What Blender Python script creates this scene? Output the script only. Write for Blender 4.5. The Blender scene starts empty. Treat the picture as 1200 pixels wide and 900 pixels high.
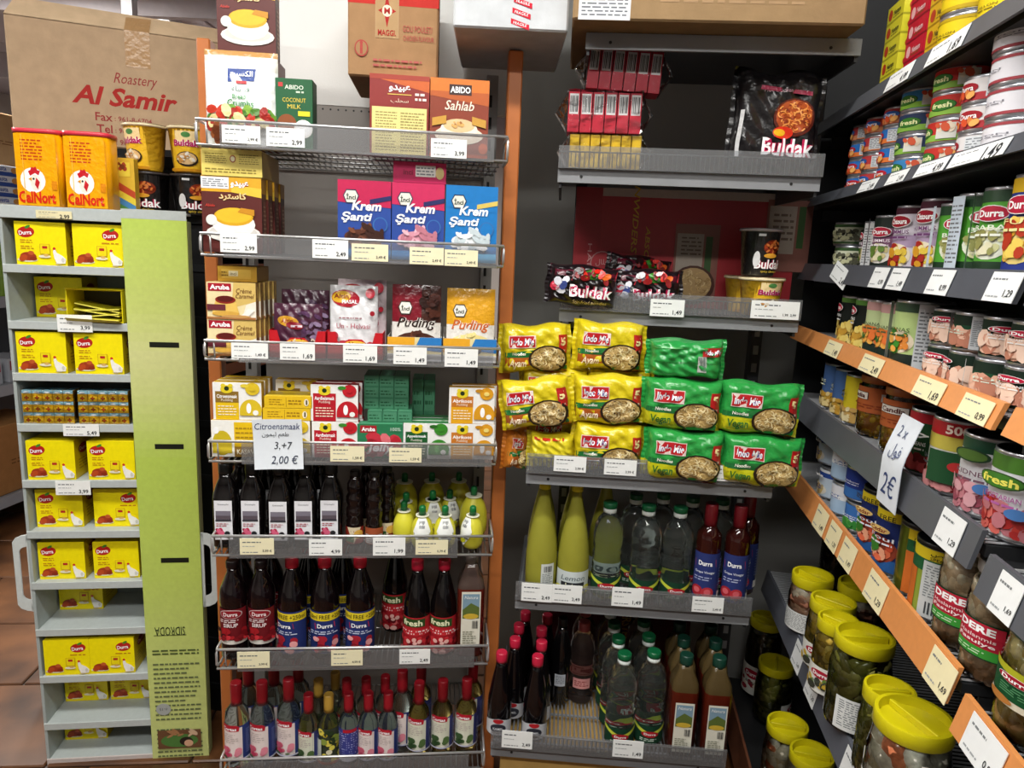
import bpy, math, random, unicodedata
from mathutils import Vector, Matrix
from mathutils.geometry import tessellate_polygon
random.seed(11)
S = bpy.context.scene
COL = S.collection
# ------------------------------------------------------------------ camera
F = 822.0                                   # focal length in pixels of the 1200x900 frame
_dn = Vector((413 - 600, 450 - 4860, -F)).normalized()      # plumb line seen by the camera
_up = -_dn
_fw = Vector((0, 0, -1)); _yc = (_fw - _up * _fw.dot(_up)).normalized(); _xc = _yc.cross(_up)
RM = Matrix((_xc, _yc, _up))                # camera axes -> world axes
CAM = Vector((0, 0, 1.5))
cd = bpy.data.cameras.new('camera'); cd.sensor_width = 36; cd.lens = 36 * F / 1200; cd.clip_start = .02
co = bpy.data.objects.new('camera', cd); COL.objects.link(co)
co.matrix_world = Matrix.Translation(CAM) @ RM.to_4x4()
S.camera = co
# ------------------------------------------------------------------ world, lamps, exposure
w = bpy.data.worlds.new('world'); S.world = w; w.use_nodes = True
w.node_tree.nodes['Background'].inputs[0].default_value = (.92, .96, 1, 1)
w.node_tree.nodes['Background'].inputs[1].default_value = .12
S.view_settings.view_transform = 'Standard'; S.view_settings.look = 'None'
S.view_settings.gamma = 1; S.view_settings.use_curve_mapping = False
S.view_settings.exposure = 0.44
LAMPS = []
def lamp(x, y, z, lx, ly, power, rz=0, col=(1, .985, .94)):
    l = bpy.data.lights.new('ceiling_lamp_light', 'AREA'); l.shape = 'RECTANGLE'; l.size = lx; l.size_y = ly
    l.energy = power; l.color = col
    o = bpy.data.objects.new('ceiling_lamp_light', l); COL.objects.link(o)
    o.location = (x, y, z); o.rotation_euler = (0, 0, rz)
    LAMPS.append((x, y, z, lx, ly, rz))
CEIL = 3.05
lamp(-.55, .62, CEIL - .13, 2.4, .16, 46)            # tube fitting over the aisle, just in front of the racks
lamp(-.3, -.75, CEIL - .13, 2.4, .16, 46)
lamp(-2.9, 3.0, CEIL - .13, .16, 2.4, 110)            # side aisle to the left
lamp(-2.6, 6.2, CEIL - .13, .16, 2.4, 190)
# ------------------------------------------------------------------ helpers
def lin(c):
    if isinstance(c, str):
        c = [int(c[i:i + 2], 16) / 255 for i in (0, 2, 4)]
        return tuple(x / 12.92 if x <= .04045 else ((x + .055) / 1.055) ** 2.4 for x in c)
    return tuple(c[:3])
def ray(px, py): return RM @ Vector((px - 600, 450 - py, -F))
class Frame:
    """a rack's own axes: u along its front, v into it, w up"""
    def __init__(s, x, y, deg):
        a = math.radians(deg); s.a = a; s.o = Vector((x, y, 0))
        s.u = Vector((math.cos(a), math.sin(a), 0)); s.v = Vector((-math.sin(a), math.cos(a), 0))
    def pt(s, u, v, w=0): return s.o + s.u * u + s.v * v + Vector((0, 0, w))
    def hit(s, px, py, v=0):
        d = ray(px, py); t = (s.o + s.v * v - CAM).dot(s.v) / d.dot(s.v); p = CAM + d * t
        return (p - s.o).dot(s.u), p.z
    def deck(s, px, py, z):
        d = ray(px, py); p = CAM + d * ((z - CAM.z) / d.z); q = p - s.o
        return q.dot(s.u), q.dot(s.v)
    def dim(s, x0, x1, yt, v, z, yb=None):
        """pixel box standing on height z at depth v -> centre u, width, height"""
        yb = yb if yb is not None else yt + 40
        ym = (yt + yb) / 2
        a = s.hit(x0, ym, v)[0]; b = s.hit(x1, ym, v)[0]
        return (a + b) / 2, b - a, s.hit((x0 + x1) / 2, yt, v)[1] - z
# ---- materials: colour comes from the mesh attribute "Col", relief and wear from noise
def mat(name, rough=.5, metal=0., coat=0., trans=0., ior=1.45, alpha=1., var=.06, scale=60., bump=0., bscale=80., spec=.5, sub=0.):
    m = bpy.data.materials.new(name); m.use_nodes = True; n = m.node_tree.nodes; l = m.node_tree.links
    b = n['Principled BSDF']; at = n.new('ShaderNodeAttribute'); at.attribute_name = 'Col'
    tc = n.new('ShaderNodeTexCoord'); nz = n.new('ShaderNodeTexNoise'); nz.inputs['Scale'].default_value = scale; nz.inputs['Detail'].default_value = 3
    l.new(tc.outputs['Object'], nz.inputs['Vector'])
    mr = n.new('ShaderNodeMapRange'); mr.inputs[1].default_value = .3; mr.inputs[2].default_value = .7
    mr.inputs[3].default_value = 1 - var; mr.inputs[4].default_value = 1 + var * .5; l.new(nz.outputs[0], mr.inputs[0])
    mx = n.new('ShaderNodeVectorMath'); mx.operation = 'SCALE'; l.new(at.outputs['Color'], mx.inputs[0]); l.new(mr.outputs[0], mx.inputs['Scale'])
    l.new(mx.outputs[0], b.inputs['Base Color'])
    b.inputs['Roughness'].default_value = rough; b.inputs['Metallic'].default_value = metal; b.inputs['Coat Weight'].default_value = coat
    b.inputs['Coat Roughness'].default_value = .08; b.inputs['Transmission Weight'].default_value = trans; b.inputs['IOR'].default_value = ior
    b.inputs['Specular IOR Level'].default_value = spec
    if bump:
        n2 = n.new('ShaderNodeTexNoise'); n2.inputs['Scale'].default_value = bscale; n2.inputs['Detail'].default_value = 2; l.new(tc.outputs['Object'], n2.inputs['Vector'])
        bp = n.new('ShaderNodeBump'); bp.inputs['Strength'].default_value = bump; bp.inputs['Distance'].default_value = .01; l.new(n2.outputs[0], bp.inputs['Height']); l.new(bp.outputs[0], b.inputs['Normal'])
    return m
def clearmat(name, gloss=.05, bump=0., bscale=60., haze=0., ior=1.5):
    """thin clear wall: lets light straight through, mirrors at grazing angles"""
    m = bpy.data.materials.new(name); m.use_nodes = True; n = m.node_tree.nodes; l = m.node_tree.links
    n.remove(n['Principled BSDF']); out = n['Material Output']
    at = n.new('ShaderNodeAttribute'); at.attribute_name = 'Col'
    tr = n.new('ShaderNodeBsdfTransparent'); l.new(at.outputs['Color'], tr.inputs[0])
    gl = n.new('ShaderNodeBsdfGlossy'); gl.inputs['Roughness'].default_value = gloss
    fr = n.new('ShaderNodeFresnel'); fr.inputs[0].default_value = ior
    mx = n.new('ShaderNodeMixShader'); l.new(fr.outputs[0], mx.inputs[0]); l.new(tr.outputs[0], mx.inputs[1]); l.new(gl.outputs[0], mx.inputs[2])
    last = mx
    if haze:
        df = n.new('ShaderNodeBsdfDiffuse'); df.inputs[0].default_value = (.75, .76, .77, 1)
        m2 = n.new('ShaderNodeMixShader'); m2.inputs[0].default_value = haze; l.new(mx.outputs[0], m2.inputs[1]); l.new(df.outputs[0], m2.inputs[2]); last = m2
    l.new(last.outputs[0], out.inputs[0])
    if bump:
        tc = n.new('ShaderNodeTexCoord'); n2 = n.new('ShaderNodeTexNoise'); n2.inputs['Scale'].default_value = bscale; l.new(tc.outputs['Object'], n2.inputs['Vector'])
        bp = n.new('ShaderNodeBump'); bp.inputs['Strength'].default_value = bump; bp.inputs['Distance'].default_value = .02; l.new(n2.outputs[0], bp.inputs['Height'])
        l.new(bp.outputs[0], gl.inputs['Normal']); l.new(bp.outputs[0], fr.inputs['Normal'])
    return m
M = dict(
    card=mat('printed_card', .42, var=.05, scale=90),
    kraft=mat('corrugated_kraft', .8, var=.10, scale=25, bump=.06, bscale=120, spec=.2),
    film=mat('printed_film', .28, coat=.35, var=.05, bump=.35, bscale=55),
    paper=mat('paper_print', .6, var=.03, spec=.3),
    plastic=mat('moulded_plastic', .32, var=.03, coat=.1),
    gloss=mat('glossy_dark_bottle', .08, coat=.5, var=.05),
    metal=mat('bright_metal', .28, metal=.85, var=.08, scale=40),
    wire=mat('zinc_wire', .35, metal=.7, var=.05),
    steel=mat('painted_steel', .42, var=.08, scale=15),
    post=mat('varnished_post', .38, coat=.2, var=.16, scale=9),
    glass=mat('filled_clear_bottle', .03, trans=.985, ior=1.34, var=0),
    cloudy=mat('cloudy_juice_bottle', .25, trans=.25, ior=1.35, var=.06, scale=30),
    clear=clearmat('clear_jar_glass'),
    cello=clearmat('cellophane_wrap', gloss=.08, bump=.5, bscale=40, ior=1.22),
    strip=clearmat('clear_price_channel', gloss=.25, haze=.12),
    food=mat('pickled_food', .25, var=.25, scale=120, coat=.4),
    wall=mat('painted_wall', .7, var=.05, scale=3, bump=.03, bscale=200, spec=.2),
)
# ---- mesh collector
class MB:
    def __init__(s): s.v = []; s.f = []; s.c = []; s.sm = []
    def add(s, vs, fs, col, smooth=False, T=None):
        o = len(s.v)
        s.v += [tuple(T @ Vector(p)) for p in vs] if T else [tuple(p) for p in vs]
        one = not (isinstance(col, list)); cc = lin(col) if one else None
        for i, f in enumerate(fs):
            s.f.append([o + k for k in f]); s.c.append(cc if one else lin(col[i])); s.sm.append(smooth)
        return s
    def box(s, x0, y0, z0, x1, y1, z1, col, T=None, sides=None):
        v = [(x, y, z) for z in (z0, z1) for y in (y0, y1) for x in (x0, x1)]
        f = [(0, 1, 5, 4), (3, 2, 6, 7), (2, 0, 4, 6), (1, 3, 7, 5), (4, 5, 7, 6), (2, 3, 1, 0)]   # front back left right top bottom
        return s.add(v, f, [sides.get(k, col) for k in 'fblrtu'] if sides else col, T=T)
    def cbox(s, x0, y0, z0, x1, y1, z1, col, b=.0015, T=None, sides=None):
        """box with chamfered edges"""
        X, Y, Z = (x0, x1), (y0, y1), (z0, z1); sg = (1, -1); V = []; idx = {}
        for i in (0, 1):
            for j in (0, 1):
                for k in (0, 1):
                    for ax in range(3):
                        p = [X[i] + b * sg[i], Y[j] + b * sg[j], Z[k] + b * sg[k]]; p[ax] = (X[i], Y[j], Z[k])[ax]
                        idx[i, j, k, ax] = len(V); V.append(p)
        g = lambda *a: idx[a]; sd = sides or {}; gc = lambda k: sd.get(k, col)
        fs = []; cs = []
        def A(f, c): fs.append(f); cs.append(c)
        A([g(0,0,0,1), g(1,0,0,1), g(1,0,1,1), g(0,0,1,1)], gc('f')); A([g(1,1,0,1), g(0,1,0,1), g(0,1,1,1), g(1,1,1,1)], gc('b'))
        A([g(0,1,0,0), g(0,0,0,0), g(0,0,1,0), g(0,1,1,0)], gc('l')); A([g(1,0,0,0), g(1,1,0,0), g(1,1,1,0), g(1,0,1,0)], gc('r'))
        A([g(0,0,1,2), g(1,0,1,2), g(1,1,1,2), g(0,1,1,2)], gc('t')); A([g(0,1,0,2), g(1,1,0,2), g(1,0,0,2), g(0,0,0,2)], gc('u'))
        for a in (0, 1):
            for c in (0, 1):
                A([g(0,a,c,1), g(1,a,c,1), g(1,a,c,2), g(0,a,c,2)], gc('f' if a == 0 else 't'))
                A([g(a,0,c,0), g(a,1,c,0), g(a,1,c,2), g(a,0,c,2)], gc('l' if a == 0 else 'r'))
                A([g(a,c,0,0), g(a,c,1,0), g(a,c,1,1), g(a,c,0,1)], gc('l' if a == 0 else 'r'))
                for k in (0, 1): A([g(a,c,k,0), g(a,c,k,1), g(a,c,k,2)], gc('f'))
        return s.add(V, fs, cs, T=T)
    def lathe(s, prof, n=20, col='808080', T=None, cap=True, smooth=True, sq=0., seam=None):
        """prof: (r, z) or (r, z, colour of the band above); sq>0 squares the section"""
        V = []; fs = []; cs = []; last = col
        for k, p in enumerate(prof):
            for i in range(n):
                a = 2 * math.pi * (i + .5) / n; c, d = math.cos(a), math.sin(a)
                e = (abs(c) ** sq_e(sq) + abs(d) ** sq_e(sq)) ** (-1 / sq_e(sq)) if sq else 1
                V.append((p[0] * c * e, p[0] * d * e, p[1]))
            if len(p) > 2: last = p[2]
            if k < len(prof) - 1:
                for i in range(n):
                    j = (i + 1) % n; fs.append((k * n + i, k * n + j, (k + 1) * n + j, (k + 1) * n + i)); cs.append(last)
        s.add(V, fs, cs, smooth, T)
        if cap:
            o = len(s.v) - len(V); m = (len(prof) - 1) * n
            s.f.append([o + i for i in reversed(range(n))]); s.c.append(lin(prof[0][2] if len(prof[0]) > 2 else col)); s.sm.append(False)
            s.f.append([o + m + i for i in range(n)]); s.c.append(lin(last)); s.sm.append(False)
        return s
    def tube(s, pts, r, col, n=6, closed=False, T=None):
        pts = [Vector(p) for p in pts]; V = []; fs = []; m = len(pts)
        for i, p in enumerate(pts):
            a = pts[(i - 1) % m] if (i > 0 or closed) else p; b = pts[(i + 1) % m] if (i < m - 1 or closed) else p
            t = (b - a).normalized(); q = t.cross(Vector((0, 0, 1)) if abs(t.z) < .9 else Vector((1, 0, 0))).normalized(); k = t.cross(q)
            for j in range(n):
                an = 2 * math.pi * j / n; V.append(p + q * (r * math.cos(an)) + k * (r * math.sin(an)))
        for i in range(m if closed else m - 1):
            for j in range(n):
                a = i * n; b = ((i + 1) % m) * n; fs.append((a + j, a + (j + 1) % n, b + (j + 1) % n, b + j))
        if not closed: fs += [tuple(reversed(range(n))), tuple((m - 1) * n + j for j in range(n))]
        return s.add(V, fs, col, n > 4, T)
    def ball(s, c, rx, ry, rz, col, n=8, m=5, T=None):
        V = [(c[0], c[1], c[2] - rz)]; fs = []
        for k in range(1, m):
            ph = math.pi * k / m - math.pi / 2
            for i in range(n):
                a = 2 * math.pi * i / n; V.append((c[0] + rx * math.cos(ph) * math.cos(a), c[1] + ry * math.cos(ph) * math.sin(a), c[2] + rz * math.sin(ph)))
        V.append((c[0], c[1], c[2] + rz))
        for i in range(n):
            j = (i + 1) % n; fs.append((0, 1 + j, 1 + i))
            for k in range(m - 2): a = 1 + k * n; fs.append((a + i, a + j, a + n + j, a + n + i))
            a = 1 + (m - 2) * n; fs.append((a + i, a + j, len(V) - 1))
        return s.add(V, fs, col, True, T)
    def grid(s, fn, nu, nv, colfn, smooth=True, T=None):
        """fn(a,b) for a,b in 0..1 -> point"""
        V = [fn(i / nu, j / nv) for j in range(nv + 1) for i in range(nu + 1)]; fs = []; cs = []
        for j in range(nv):
            for i in range(nu):
                a = j * (nu + 1) + i; fs.append((a, a + 1, a + nu + 2, a + nu + 1))
                cs.append(colfn((i + .5) / nu, (j + .5) / nv) if callable(colfn) else colfn)
        return s.add(V, fs, cs, smooth, T)
    def mesh(s, name, m='card'):
        me = bpy.data.meshes.new(name); me.from_pydata(s.v, [], s.f); me.materials.append(M[m] if isinstance(m, str) else m)
        at = me.attributes.new('Col', 'FLOAT_COLOR', 'FACE'); buf = []
        for c in s.c: buf += [c[0], c[1], c[2], 1]
        at.data.foreach_set('color', buf); me.polygons.foreach_set('use_smooth', s.sm); me.update()
        return me
def sq_e(q): return 2 + q
# ---- print: flat shapes and lettering laid on a face, in fractions of that face
_TXT = {}
def glyphs(t, bold, shear):
    k = (t, bold, shear)
    if k not in _TXT:
        c = bpy.data.curves.new('t', 'FONT'); c.body = t; c.resolution_u = 2; c.offset = bold; c.shear = shear
        o = bpy.data.objects.new('t', c); me = o.to_mesh(); me.calc_loop_triangles()
        v = [(p.co.x, p.co.y) for p in me.vertices]; tr = [tuple(x.vertices) for x in me.loop_triangles]
        o.to_mesh_clear(); bpy.data.objects.remove(o); bpy.data.curves.remove(c)
        if not v: v = [(0, 0), (1, 0), (1, 1)]; tr = []
        x0 = min(p[0] for p in v); x1 = max(p[0] for p in v); y0 = min(p[1] for p in v); y1 = max(p[1] for p in v)
        _TXT[k] = ([(p[0] - (x0 + x1) / 2, p[1] - (y0 + y1) / 2) for p in v], tr, max(x1 - x0, 1e-4), max(y1 - y0, 1e-4))
    return _TXT[k]
_AF = {}
for _cp in range(0xFE80, 0xFEFD):
    _d = unicodedata.decomposition(chr(_cp)).split()
    if len(_d) == 2: _AF[int(_d[1], 16), _d[0][1:-1]] = chr(_cp)
def arab(t):
    """joined forms, right to left"""
    out = []
    for i, c in enumerate(t):
        o = ord(c); J = lambda ch: (ord(ch), 'initial') in _AF
        pre = i > 0 and J(t[i - 1]); post = i < len(t) - 1 and J(c) and ((ord(t[i + 1]), 'final') in _AF)
        f = 'medial' if pre and post else 'final' if pre else 'initial' if post else 'isolated'
        out.append(_AF.get((o, f), _AF.get((o, 'isolated'), c)))
    return ''.join(reversed(out))
class Art:
    def __init__(s, W, H, seg=None, lay=.00022): s.W = W; s.H = H; s.seg = seg; s.it = []; s.l = 0; s.lay = lay
    def _a(s, v, f, c): s.l += 1; s.it.append((v, f, lin(c), s.l)); return s
    def rect(s, x0, y0, x1, y1, c):
        W, H = s.W, s.H; nx = ny = 1
        if s.seg: nx = max(1, math.ceil(abs(x1 - x0) * W / s.seg)); ny = max(1, math.ceil(abs(y1 - y0) * H / (s.seg * 2)))
        v = [((x0 + (x1 - x0) * i / nx) * W, (y0 + (y1 - y0) * j / ny) * H) for j in range(ny + 1) for i in range(nx + 1)]
        return s._a(v, [(j * (nx + 1) + i, j * (nx + 1) + i + 1, (j + 1) * (nx + 1) + i + 1, (j + 1) * (nx + 1) + i) for j in range(ny) for i in range(nx)], c)
    def poly(s, pts, c): return s._a([(x * s.W, y * s.H) for x, y in pts], [tuple(range(len(pts)))], c)
    def ell(s, cx, cy, rx, ry, c, n=18, rot=0, a0=0, a1=360):
        """rx as a fraction of the width, ry of the height"""
        R = max(rx * s.W, ry * s.H); rings = max(1, math.ceil(R / s.seg)) if s.seg else 1
        v = [(cx * s.W, cy * s.H)]; f = []; full = a1 - a0 >= 360; cr, sn = math.cos(rot), math.sin(rot); k = n if full else n + 1
        for q in range(1, rings + 1):
            for i in range(k):
                a = math.radians(a0 + (a1 - a0) * i / n); x = rx * s.W * math.cos(a) * q / rings; y = ry * s.H * math.sin(a) * q / rings
                v.append((cx * s.W + x * cr - y * sn, cy * s.H + x * sn + y * cr))
        for i in range(n):
            j = (i + 1) % k; f.append((0, 1 + i, 1 + j))
            for q in range(rings - 1): b = 1 + q * k; f.append((b + i, b + k + i, b + k + j, b + j))
        return s._a(v, f, c)
    def t(s, txt, cx, cy, w=None, h=None, c='000000', bold=.0, shear=0., rot=0., out=None, ow=.03):
        if out: s.t(txt, cx, cy, w, h, out, bold + ow, shear, rot)
        v, f, tw, th = glyphs(txt, bold, shear); b = glyphs(txt, 0, shear) if out or bold else None
        if w and h: sx, sy = w * s.W / tw, h * s.H / th
        elif w: sx = sy = w * s.W / tw
        else: sx = sy = h * s.H / th
        cr, sn = math.cos(rot), math.sin(rot)
        return s._a([(cx * s.W + x * sx * cr - y * sy * sn, cy * s.H + x * sx * sn + y * sy * cr) for x, y in v], f, c)
    def many(s, quads, c):
        v = []; f = []
        for x0, y0, x1, y1 in quads:
            o = len(v); v += [(x0 * s.W, y0 * s.H), (x1 * s.W, y0 * s.H), (x1 * s.W, y1 * s.H), (x0 * s.W, y1 * s.H)]; f.append((o, o + 1, o + 2, o + 3))
        return s._a(v, f, c)
    def lines(s, x0, y0, x1, y1, n, c, seed=1, fill=.5, wl=.12):
        """rows of small print"""
        r = random.Random(seed); q = []; dy = (y1 - y0) / n
        for i in range(n):
            x = x0; y = y1 - (i + 1) * dy + dy * (1 - fill) / 2; end = x1 - (r.random() * .3 * (x1 - x0) if r.random() < .4 else 0)
            while x < end - .02 * (x1 - x0):
                l = (x1 - x0) * wl * (.5 + r.random()); q.append((x, y, min(x + l, end), y + dy * fill)); x += l + (x1 - x0) * wl * .28
        return s.many(q, c)
    def bars(s, x0, y0, x1, y1, c='101010', n=16, seed=3):
        r = random.Random(seed); q = []; x = x0
        while x < x1: l = (x1 - x0) / n * (.3 + r.random() * .9); q.append((x, y0, min(x + l, x1), y1)); x += l + (x1 - x0) / n * (.3 + r.random() * .6)
        return s.many(q, c)
    def blobs(s, x0, y0, x1, y1, n, cols, rx, ry, seed=1, inell=False):
        """printed pieces of food; rx, ry in metres"""
        r = random.Random(seed); groups = {}
        for i in range(n):
            while True:
                a, b = r.random(), r.random()
                if not inell or (2 * a - 1) ** 2 + (2 * b - 1) ** 2 < 1: break
            k = r.random() * .6 + .7; an = r.random() * 3.14; ci = i * len(cols) // n if r.random() < .5 else r.randrange(len(cols))
            q = max(rx, ry) * k; groups.setdefault((i * 6 // n, ci), []).append((min(max((x0 + (x1 - x0) * a) * s.W, q), s.W - q), min(max((y0 + (y1 - y0) * b) * s.H, q), s.H - q), rx * k, ry * k, an))
        for (g, ci), L in sorted(groups.items()):
            v = []; f = []
            for x, y, p, q, an in L:
                o = len(v); cr, sn = math.cos(an), math.sin(an)
                for i in range(8):
                    a = i * math.pi / 4; X, Y = p * math.cos(a), q * math.sin(a); v.append((x + X * cr - Y * sn, y + X * sn + Y * cr))
                f.append(tuple(range(o, o + 8)))
            s._a(v, f, cols[ci])
        return s
    def strands(s, cx, cy, rx, ry, n, cols, seed=1, wd=.0016):
        """printed noodles: short curved strands inside an ellipse"""
        r = random.Random(seed)
        for ci, c in enumerate(cols):
            v = []; f = []
            for i in range(n // len(cols)):
                a = r.random() * 6.28; q = math.sqrt(r.random()) * .86; x = (cx + rx * q * math.cos(a)) * s.W; y = (cy + ry * q * math.sin(a)) * s.H
                R = (.004 + .006 * r.random()); b = r.random() * 6.28; L = 1.2 + r.random() * 1.5; o = len(v)
                for k in range(5):
                    t = b + L * k / 4
                    for d in (-wd / 2, wd / 2): v.append((x + (R + d) * math.cos(t), y + (R + d) * .75 * math.sin(t)))
                f += [(o + 2 * k, o + 2 * k + 1, o + 2 * k + 3, o + 2 * k + 2) for k in range(4)]
            s._a(v, f, c)
        return s
    def mesh(s, name, warp=None, m='card'):
        mb = MB()
        for v, f, c, l in s.it:
            o = len(mb.v); off = l * s.lay; v = list(v)
            if s.seg and warp: f = split(v, f, s.seg * 1.25)
            for x, y in v: mb.v.append(warp(x, y, off) if warp else (x, -off, y))
            for q in f:
                mb.f.append([o + k for k in q]); mb.c.append(c); mb.sm.append(bool(warp))
        return mb.mesh(name, m)
def split(v, f, L):
    """cut faces wider than L so that they can follow a curved surface"""
    out = []; mid = {}
    for q in f:
        n = len(q); big = any((v[q[i]][0] - v[q[i - 1]][0]) ** 2 + (v[q[i]][1] - v[q[i - 1]][1]) ** 2 > L * L for i in range(n))
        if not big or n == 4: out.append(q); continue
        st_ = [tuple(q)] if n == 3 else [tuple(q[k] for k in t) for t in tessellate_polygon([[Vector((v[k][0], v[k][1], 0)) for k in q]])]
        while st_:
            a, b, c = st_.pop(); E = [((v[p][0] - v[r][0]) ** 2 + (v[p][1] - v[r][1]) ** 2, p, r, t) for p, r, t in ((a, b, c), (b, c, a), (c, a, b))]
            d, p, r, t = max(E)
            if d <= L * L: out.append((a, b, c)); continue
            k = (min(p, r), max(p, r))
            if k not in mid: mid[k] = len(v); v.append(((v[p][0] + v[r][0]) / 2, (v[p][1] + v[r][1]) / 2))
            st_ += [(p, mid[k], t), (mid[k], r, t)]
    return out
def cylwarp(r, z0=0.):
    """wrap round an upright axis; x=0 faces the front; r may be a function of height"""
    def g(x, y, off):
        R = r(y) if callable(r) else r; a = x / R; return ((R + off) * math.sin(a), -(R + off) * math.cos(a), y + z0)
    return g
# ---- things
def obj(name, me, parent=None, loc=None, rot=None):
    o = bpy.data.objects.new(name, me); COL.objects.link(o); o.parent = parent
    if loc: o.location = loc
    if rot: o.rotation_euler = rot
    return o
def tag(o, label=None, cat=None, group=None, kind=None):
    for k, v in (('label', label), ('category', cat), ('group', group), ('kind', kind)):
        if v: o[k] = v
    return o
NPROTO = 0
def thing(name, label, cat, loc, rz, proto, group=None, rx=0, ry=0):
    """proto: list of (part, mesh[, sub-parts[, kind]]); meshes are shared by copies"""
    r = obj(name, None, None, loc, (rx, ry, rz)); r.empty_display_size = .02; tag(r, label, cat, group)
    for p in proto:
        o = obj(p[0], p[1], r)
        if len(p) > 3 and p[3]: o['kind'] = p[3]
        for q in (p[2] if len(p) > 2 else ()):
            s_ = obj(q[0], q[1], o)
            if len(q) > 3 and q[3]: s_['kind'] = q[3]
    return r
ORD = ['', 'second', 'third', 'fourth', 'fifth', 'sixth', 'seventh', 'eighth', 'ninth', 'tenth', 'eleventh', 'twelfth']
def nth(i, n):
    if n == 1: return 'only'
    if n == 2: return ('left', 'right')[i]
    return 'leftmost' if i == 0 else 'rightmost' if i == n - 1 else ('middle' if n == 3 else ORD[i] + ' from left')
# ------------------------------------------------------------------ frames of the racks (metres)
LB = Frame(-.6884, 1.55, 6)                 # left wire rack
MO = [(.131, 1.625), (.0865, 1.646), (.1125, 1.740), (.046, 1.614), (.034, 1.637), (-.012, 1.571)]
MW = .575
MF = [Frame(x, y, -3.5) for x, y in MO]      # middle rack: every board stands out a little differently
GB = Frame(.7735, 1.911, -98)                # right-hand gondola, u runs towards the camera
DS = Frame(-1.2925, 1.7805, 8)               # cardboard display stand
LZ = [1.705, 1.475, 1.245, 1.008, .777, .483, .182]          # deck heights, left rack
LR = [1.750, 1.515, 1.281, 1.050, .820, .528, .226]          # front rail heights
MZ = [1.976, 1.697, 1.373, .991, .652, .282]
GZ = [1.852, 1.668, 1.495, 1.325, 1.155, .955, .618, .13]          # decks
GL = [1.866, 1.678, 1.506, 1.340, 1.170, .972, .618, .14]           # top of the price rails
DZ = [1.565, 1.42, 1.277, 1.142, 1.006, .851, .707, .558, .418, .274, .126, .012]
# ------------------------------------------------------------------ room shell
def slab(name, x0, y0, z0, x1, y1, z1, col, m='wall', loc=None, rz=0):
    o = obj(name, MB().box(x0, y0, z0, x1, y1, z1, col).mesh(name, m), None, loc, (0, 0, rz)); o['kind'] = 'structure'; return o
fl = slab('floor', -6, -3.5, -.06, 3.2, 10, -.008, '3a2a20', 'steel'); tag(fl, 'brown terracotta tiled shop floor')
tm = bpy.data.materials.new('terracotta_glaze'); tm.use_nodes = True
_n = tm.node_tree.nodes; _l = tm.node_tree.links; _b = _n['Principled BSDF']; _oi = _n.new('ShaderNodeObjectInfo'); _tc = _n.new('ShaderNodeTexCoord')
_nz = _n.new('ShaderNodeTexNoise'); _nz.noise_dimensions = '4D'; _nz.inputs['Scale'].default_value = 5; _nz.inputs['Detail'].default_value = 6; _l.new(_tc.outputs['Object'], _nz.inputs['Vector'])
_mm = _n.new('ShaderNodeMath'); _mm.operation = 'MULTIPLY'; _mm.inputs[1].default_value = 37; _l.new(_oi.outputs['Random'], _mm.inputs[0]); _l.new(_mm.outputs[0], _nz.inputs['W'])
_cr = _n.new('ShaderNodeValToRGB'); _cr.color_ramp.elements[0].position = .3; _cr.color_ramp.elements[0].color = (*lin('2a180e'), 1); _cr.color_ramp.elements[1].position = .72; _cr.color_ramp.elements[1].color = (*lin('6e4628'), 1)
_l.new(_nz.outputs[0], _cr.inputs[0]); _l.new(_cr.outputs[0], _b.inputs['Base Color']); _b.inputs['Roughness'].default_value = .33
tile_me = MB().cbox(-.197, -.197, -.010, .197, .197, 0, '8a5a34', .004).mesh('tile', tm)
TF = Frame(-1.292, 1.765, 6)
for r in range(-6, 13):
    for c in range(-7, 8):
        u = (c + .5 + (.3 if r % 2 else 0)) * .4; v = (r + .5) * .4; p = TF.pt(u, v, 0)
        if p.y < .3 and abs(p.x) > 1.4: continue
        obj('tile', tile_me, fl, p, (0, 0, TF.a))
cl = slab('ceiling', -6, -3.5, CEIL, 3.2, 10, CEIL + .08, 'b3adb3'); tag(cl, 'pale grey suspended shop ceiling with panel joints')
cp = MB().cbox(-.595, -.595, -.012, .595, .595, 0, 'b9b2b8', .01).mesh('ceiling_panel', 'wall')
for i in range(7):
    for j in range(11): obj('ceiling_panel', cp, cl, (-5.3 + 1.2 * i, -2.8 + 1.2 * j, CEIL))
slab('wall_back', -.14, 0, 0, 1.5, .1, CEIL, '8d8d8a', loc=(.1, 2.26, 0), rz=math.radians(-3.5))
slab('wall_right', .12, 0, 0, 5.2, .1, CEIL, '77777a', loc=GB.pt(-.55, .46, 0), rz=GB.a)
slab('wall_far', -6, 9.9, 0, 3.2, 10, CEIL, 'cfc4bd'); slab('wall_left', -6, -3.5, 0, -5.9, 10, CEIL, 'c9c2bc')
slab('wall_front', -6, -3.6, 0, 3.2, -3.5, CEIL, 'bdb8b2')
tb = MB()
for i in range(3): tb.box(-5.8, 4.6 + i * 1.9, CEIL - .22, 1, 4.66 + i * 1.9, CEIL - .013, 'b0a8ac')
tag(obj('trim_1', tb.mesh('trim_1', 'steel')), 'pale grey steel beams under the far ceiling', kind='structure')
tb = MB().box(-2.26, 4.2, CEIL - .75, -2.2, 4.26, CEIL - .013, 'e8e8ec')
tag(obj('trim_2', tb.mesh('trim_2', 'steel')), 'white steel drop post under the ceiling', kind='structure')
em = bpy.data.materials.new('lit_tube'); em.use_nodes = True; _e = em.node_tree.nodes['Principled BSDF']
_e.inputs['Emission Color'].default_value = (1, .98, .94, 1); _e.inputs['Emission Strength'].default_value = 5
LL = ['above the aisle before the racks', 'above the aisle behind the viewer', 'over the near part of the side aisle', 'over the far part of the side aisle']
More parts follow.
